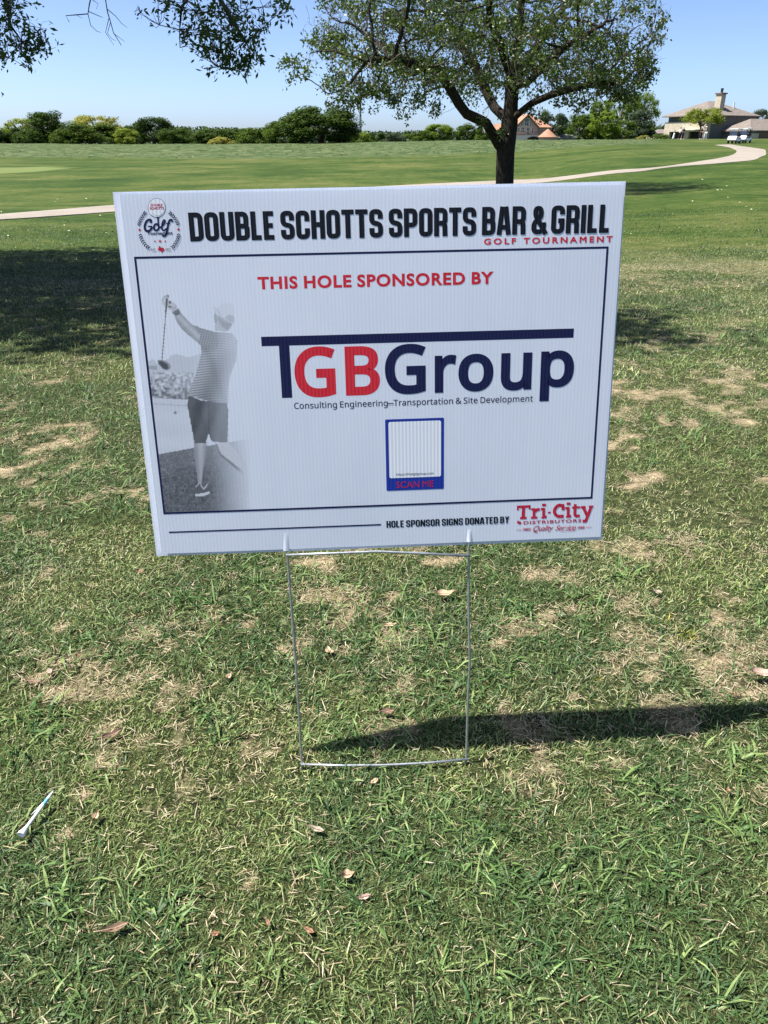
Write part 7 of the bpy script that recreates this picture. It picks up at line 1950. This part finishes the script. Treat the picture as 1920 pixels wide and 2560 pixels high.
# ---------------------------------------------------------------- people on the hill
SKIN = simple_mat("skin", (0.42, 0.26, 0.18), .55, .3, var=.05)
def cloth(n, c): return simple_mat(n, c, .85, .15, var=.12, vscale=8)
CW = cloth("white cloth", (.74, .74, .72)); CD = cloth("dark charcoal cloth", (.05, .05, .065)); CG = cloth("grey cloth", (.20, .21, .22)); CP = cloth("plum grey cloth", (.10, .075, .11)); HAIR = cloth("brown hair", (.06, .04, .03))
def skin_body(joints, edges, name, mat, parent, sub=1):
    me = bpy.data.meshes.new(name)
    me.from_pydata([j[:3] for j in joints], edges, [])
    o = bpy.data.objects.new(name, me); COL.objects.link(o)
    md = o.modifiers.new("s", 'SKIN'); md.use_smooth_shade = True
    for i, j in enumerate(joints):
        r = j[3]; r = r if isinstance(r, tuple) else (r, r)
        me.skin_vertices[0].data[i].radius = r
    me.skin_vertices[0].data[0].use_root = True
    ss = o.modifiers.new("u", 'SUBSURF'); ss.levels = sub; ss.render_levels = sub
    bpy.context.view_layer.update()
    dg = bpy.context.evaluated_depsgraph_get()
    m2 = bpy.data.meshes.new_from_object(o.evaluated_get(dg)); m2.name = name
    bpy.data.objects.remove(o); bpy.data.meshes.remove(me)
    m2.materials.clear()
    return link(name, m2, mat, parent)
def golfer(u, v, Dd, h, turn, top, legs, hat, label, stance=.14, arms="down", lean=0.0, shorts=False):
    p = on_ground(u, v) if Dd is None else Vector((at_dist(u, v, Dd).x, Dd, 0))
    p.z = tz(p.x, p.y)
    t = empty("person", p, turn); tag(t, label, "person", "golfers standing on the far tee")
    s = h / 1.78
    P_ = lambda x, y, z: (x * s, (y + lean * max(0, z - .9)) * s, z * s)
    hl, hr = (-.10, 0, .93), (.10, 0, .93)
    kl, kr = (-.12 - stance * .3, -.03, .50), (.12 + stance * .3, -.02, .50)
    al, ar = (-.12 - stance * .6, .02, .085), (.12 + stance * .6, .04, .085)
    fl, fr_ = (al[0] - .03, -.17, .035), (ar[0] + .03, -.15, .035)
    if arms == "down": el, wl_, er, wr = (-.26, .03, 1.14), (-.27, -.03, .90), (.26, .03, 1.14), (.27, -.04, .90)
    elif arms == "front": el, wl_, er, wr = (-.24, -.10, 1.16), (-.04, -.32, 1.02), (.24, -.10, 1.16), (.02, -.34, 1.00)
    else: el, wl_, er, wr = (-.30, .06, 1.18), (-.17, -.06, .99), (.30, .06, 1.18), (.17, -.06, .99)
    J = [(0, 0, 1.0, (.155, .11)), (0, 0, 1.2, (.145, .10)), (0, 0, 1.40, (.155, .10)), (0, 0, 1.50, .06), (0, -.01, 1.60, (.072, .082)), (0, -.015, 1.70, (.075, .09)), (0, -.01, 1.77, .045),
         (-.18, 0, 1.43, .06), (*el, .045), (*wl_, .032), (.18, 0, 1.43, .06), (*er, .045), (*wr, .032),
         (*hl, .09), (*kl, .058), (*al, .040), (*fl, .038), (*hr, .09), (*kr, .058), (*ar, .040), (*fr_, .038)]
    hnd = lambda w, e: tuple(w[i] + (w[i] - e[i]) * .38 for i in range(3))
    J += [(*hnd(wl_, el), .035), (*hnd(wr, er), .035)]
    E = [(0, 1), (1, 2), (2, 3), (3, 4), (4, 5), (5, 6), (2, 7), (7, 8), (8, 9), (2, 10), (10, 11), (11, 12), (0, 13), (13, 14), (14, 15), (15, 16), (0, 17), (17, 18), (18, 19), (19, 20), (9, 21), (12, 22)]
    JJ = [(*P_(*j[:3]), (j[3] if isinstance(j[3], tuple) else (j[3], j[3]))) for j in J]
    JJ = [(*j[:3], (j[3][0] * s, j[3][1] * s)) for j in JJ]
    skin_body(JJ, E, "body", SKIN, t)
    grow_ = lambda idx, k: [(*JJ[i][:3], (JJ[i][3][0] * k, JJ[i][3][1] * k)) for i in idx]
    # shirt: torso and upper arms
    idx = [0, 1, 2, 7, 8, 10, 11]; mp = {a: i for i, a in enumerate(idx)}
    skin_body(grow_(idx, 1.16), [(mp[a], mp[b]) for a, b in ((0, 1), (1, 2), (2, 7), (7, 8), (2, 10), (10, 11))], "shirt", top, t)
    idx = [0, 13, 14, 17, 18] + ([] if shorts else [15, 19]); mp = {a: i for i, a in enumerate(idx)}
    ed = [(0, 13), (13, 14), (0, 17), (17, 18)] + ([] if shorts else [(14, 15), (18, 19)])
    skin_body(grow_(idx, 1.22), [(mp[a], mp[b]) for a, b in ed], "trousers", legs, t)
    for i in (15, 19):
        g = MB(); q = JJ[i]; f = JJ[i + 1]; M_ = Matrix.Translation((0, 0, 0))
        g.box(q[0] - .05, q[0] + .05, f[1] - .06, q[1] + .07, 0.0, .075); g.build("shoe", CW, t, bevel=.02)
    hx, hy, hz = JJ[5][:3]
    g = MB(); g.lathe([(.098 * s, -.01), (.10 * s, .02), (.085 * s, .075 * s), (.04 * s, .115 * s), (0, .12 * s)], 14, Matrix.Translation((hx, hy, hz + .01)))
    if hat is not HAIR: g.box(hx - .07 * s, hx + .07 * s, hy - .20 * s, hy - .07 * s, hz + .0, hz + .018)
    g.build("cap" if hat is not HAIR else "hair", hat, t, smooth=False)
    g = MB()
    for sx2 in (-1, 1): g.box(hx + sx2 * .028 * s - .009, hx + sx2 * .028 * s + .009, hy - .099 * s, hy - .08 * s, hz - .045 * s, hz - .03 * s)
    g.build("eyes", CD, t)
    g = MB(); g.add([(hx - .012, hy - .085 * s, hz - .04 * s), (hx + .012, hy - .085 * s, hz - .04 * s), (hx, hy - .118 * s, hz - .082 * s), (hx - .016, hy - .085 * s, hz - .088 * s), (hx + .016, hy - .085 * s, hz - .088 * s)], [(0, 1, 2), (0, 2, 3), (1, 4, 2), (3, 2, 4)]); g.build("nose", SKIN, t)
    return t
# u, v of the feet in the photograph
gp = lambda x, y: (1670 + x / 15.08, 310 + y / 15.08)
D_ = 137.0
golfer(*gp(535, 600), D_, 1.80, R(8), CP, CD, CW, "golfer in a plum-grey shirt, dark shorts and white cap on the hill", .16, "hips", 0.0, True)
golfer(*gp(425, 600), D_ + 1.5, 1.72, R(-40), CW, CD, HAIR, "bareheaded golfer in a white top and dark trousers just left of the plum-grey one", .10, "front")
golfer(*gp(1215, 600), D_ + .5, 1.78, R(20), CD, CD, CW, "golfer all in dark clothes with a white cap, left of the right-hand pair", .12, "front", 0.02)
golfer(*gp(1385, 600), D_, 1.82, R(-15), CG, CW, CW, "golfer in a grey shirt and white trousers, rightmost on the hill", .06, "down")
# stand bag at the left of the group
bp = at_dist(*gp(180, 600), D_); bag = empty("golf_bag", (bp.x, D_, tz(bp.x, D_))); tag(bag, "pale upright golf bag with dark club heads, leftmost of the group on the hill", "golf bag")
g = MB(); Mb = Matrix.Rotation(R(8), 4, 'Y'); g.lathe([(0, 0.02), (.13, 0.02), (.14, .12), (.125, .8), (.145, .9), (.10, .9), (0, .85)], 14, Mb); g.build("bag_body", CW, bag, smooth=True)
g = MB(); g.box(-.10, .10, -.20, -.13, .1, .5, Mb); g.build("pocket", CW, bag, bevel=.02)
for k in range(5):
    g = MB(); a = k * 1.25; q0 = Mb @ Vector((.05 * math.cos(a), .05 * math.sin(a), .85)); q1 = Mb @ Vector((.08 * math.cos(a), .08 * math.sin(a), 1.12 + .04 * k)); g.tube([q0, q1], .008, 5); g.tube([q1 - Vector((.03, 0, 0)), q1 + Vector((.05, 0, .01))], [.014, .035], 6); g.build("club", CD, bag)
for s in (-1, 1):
    g = MB(); g.tube([(.08, .05, .75), (s * .25 + .05, .34, 0)], .012, 5); g.build("stand_leg", M_HUB, bag)
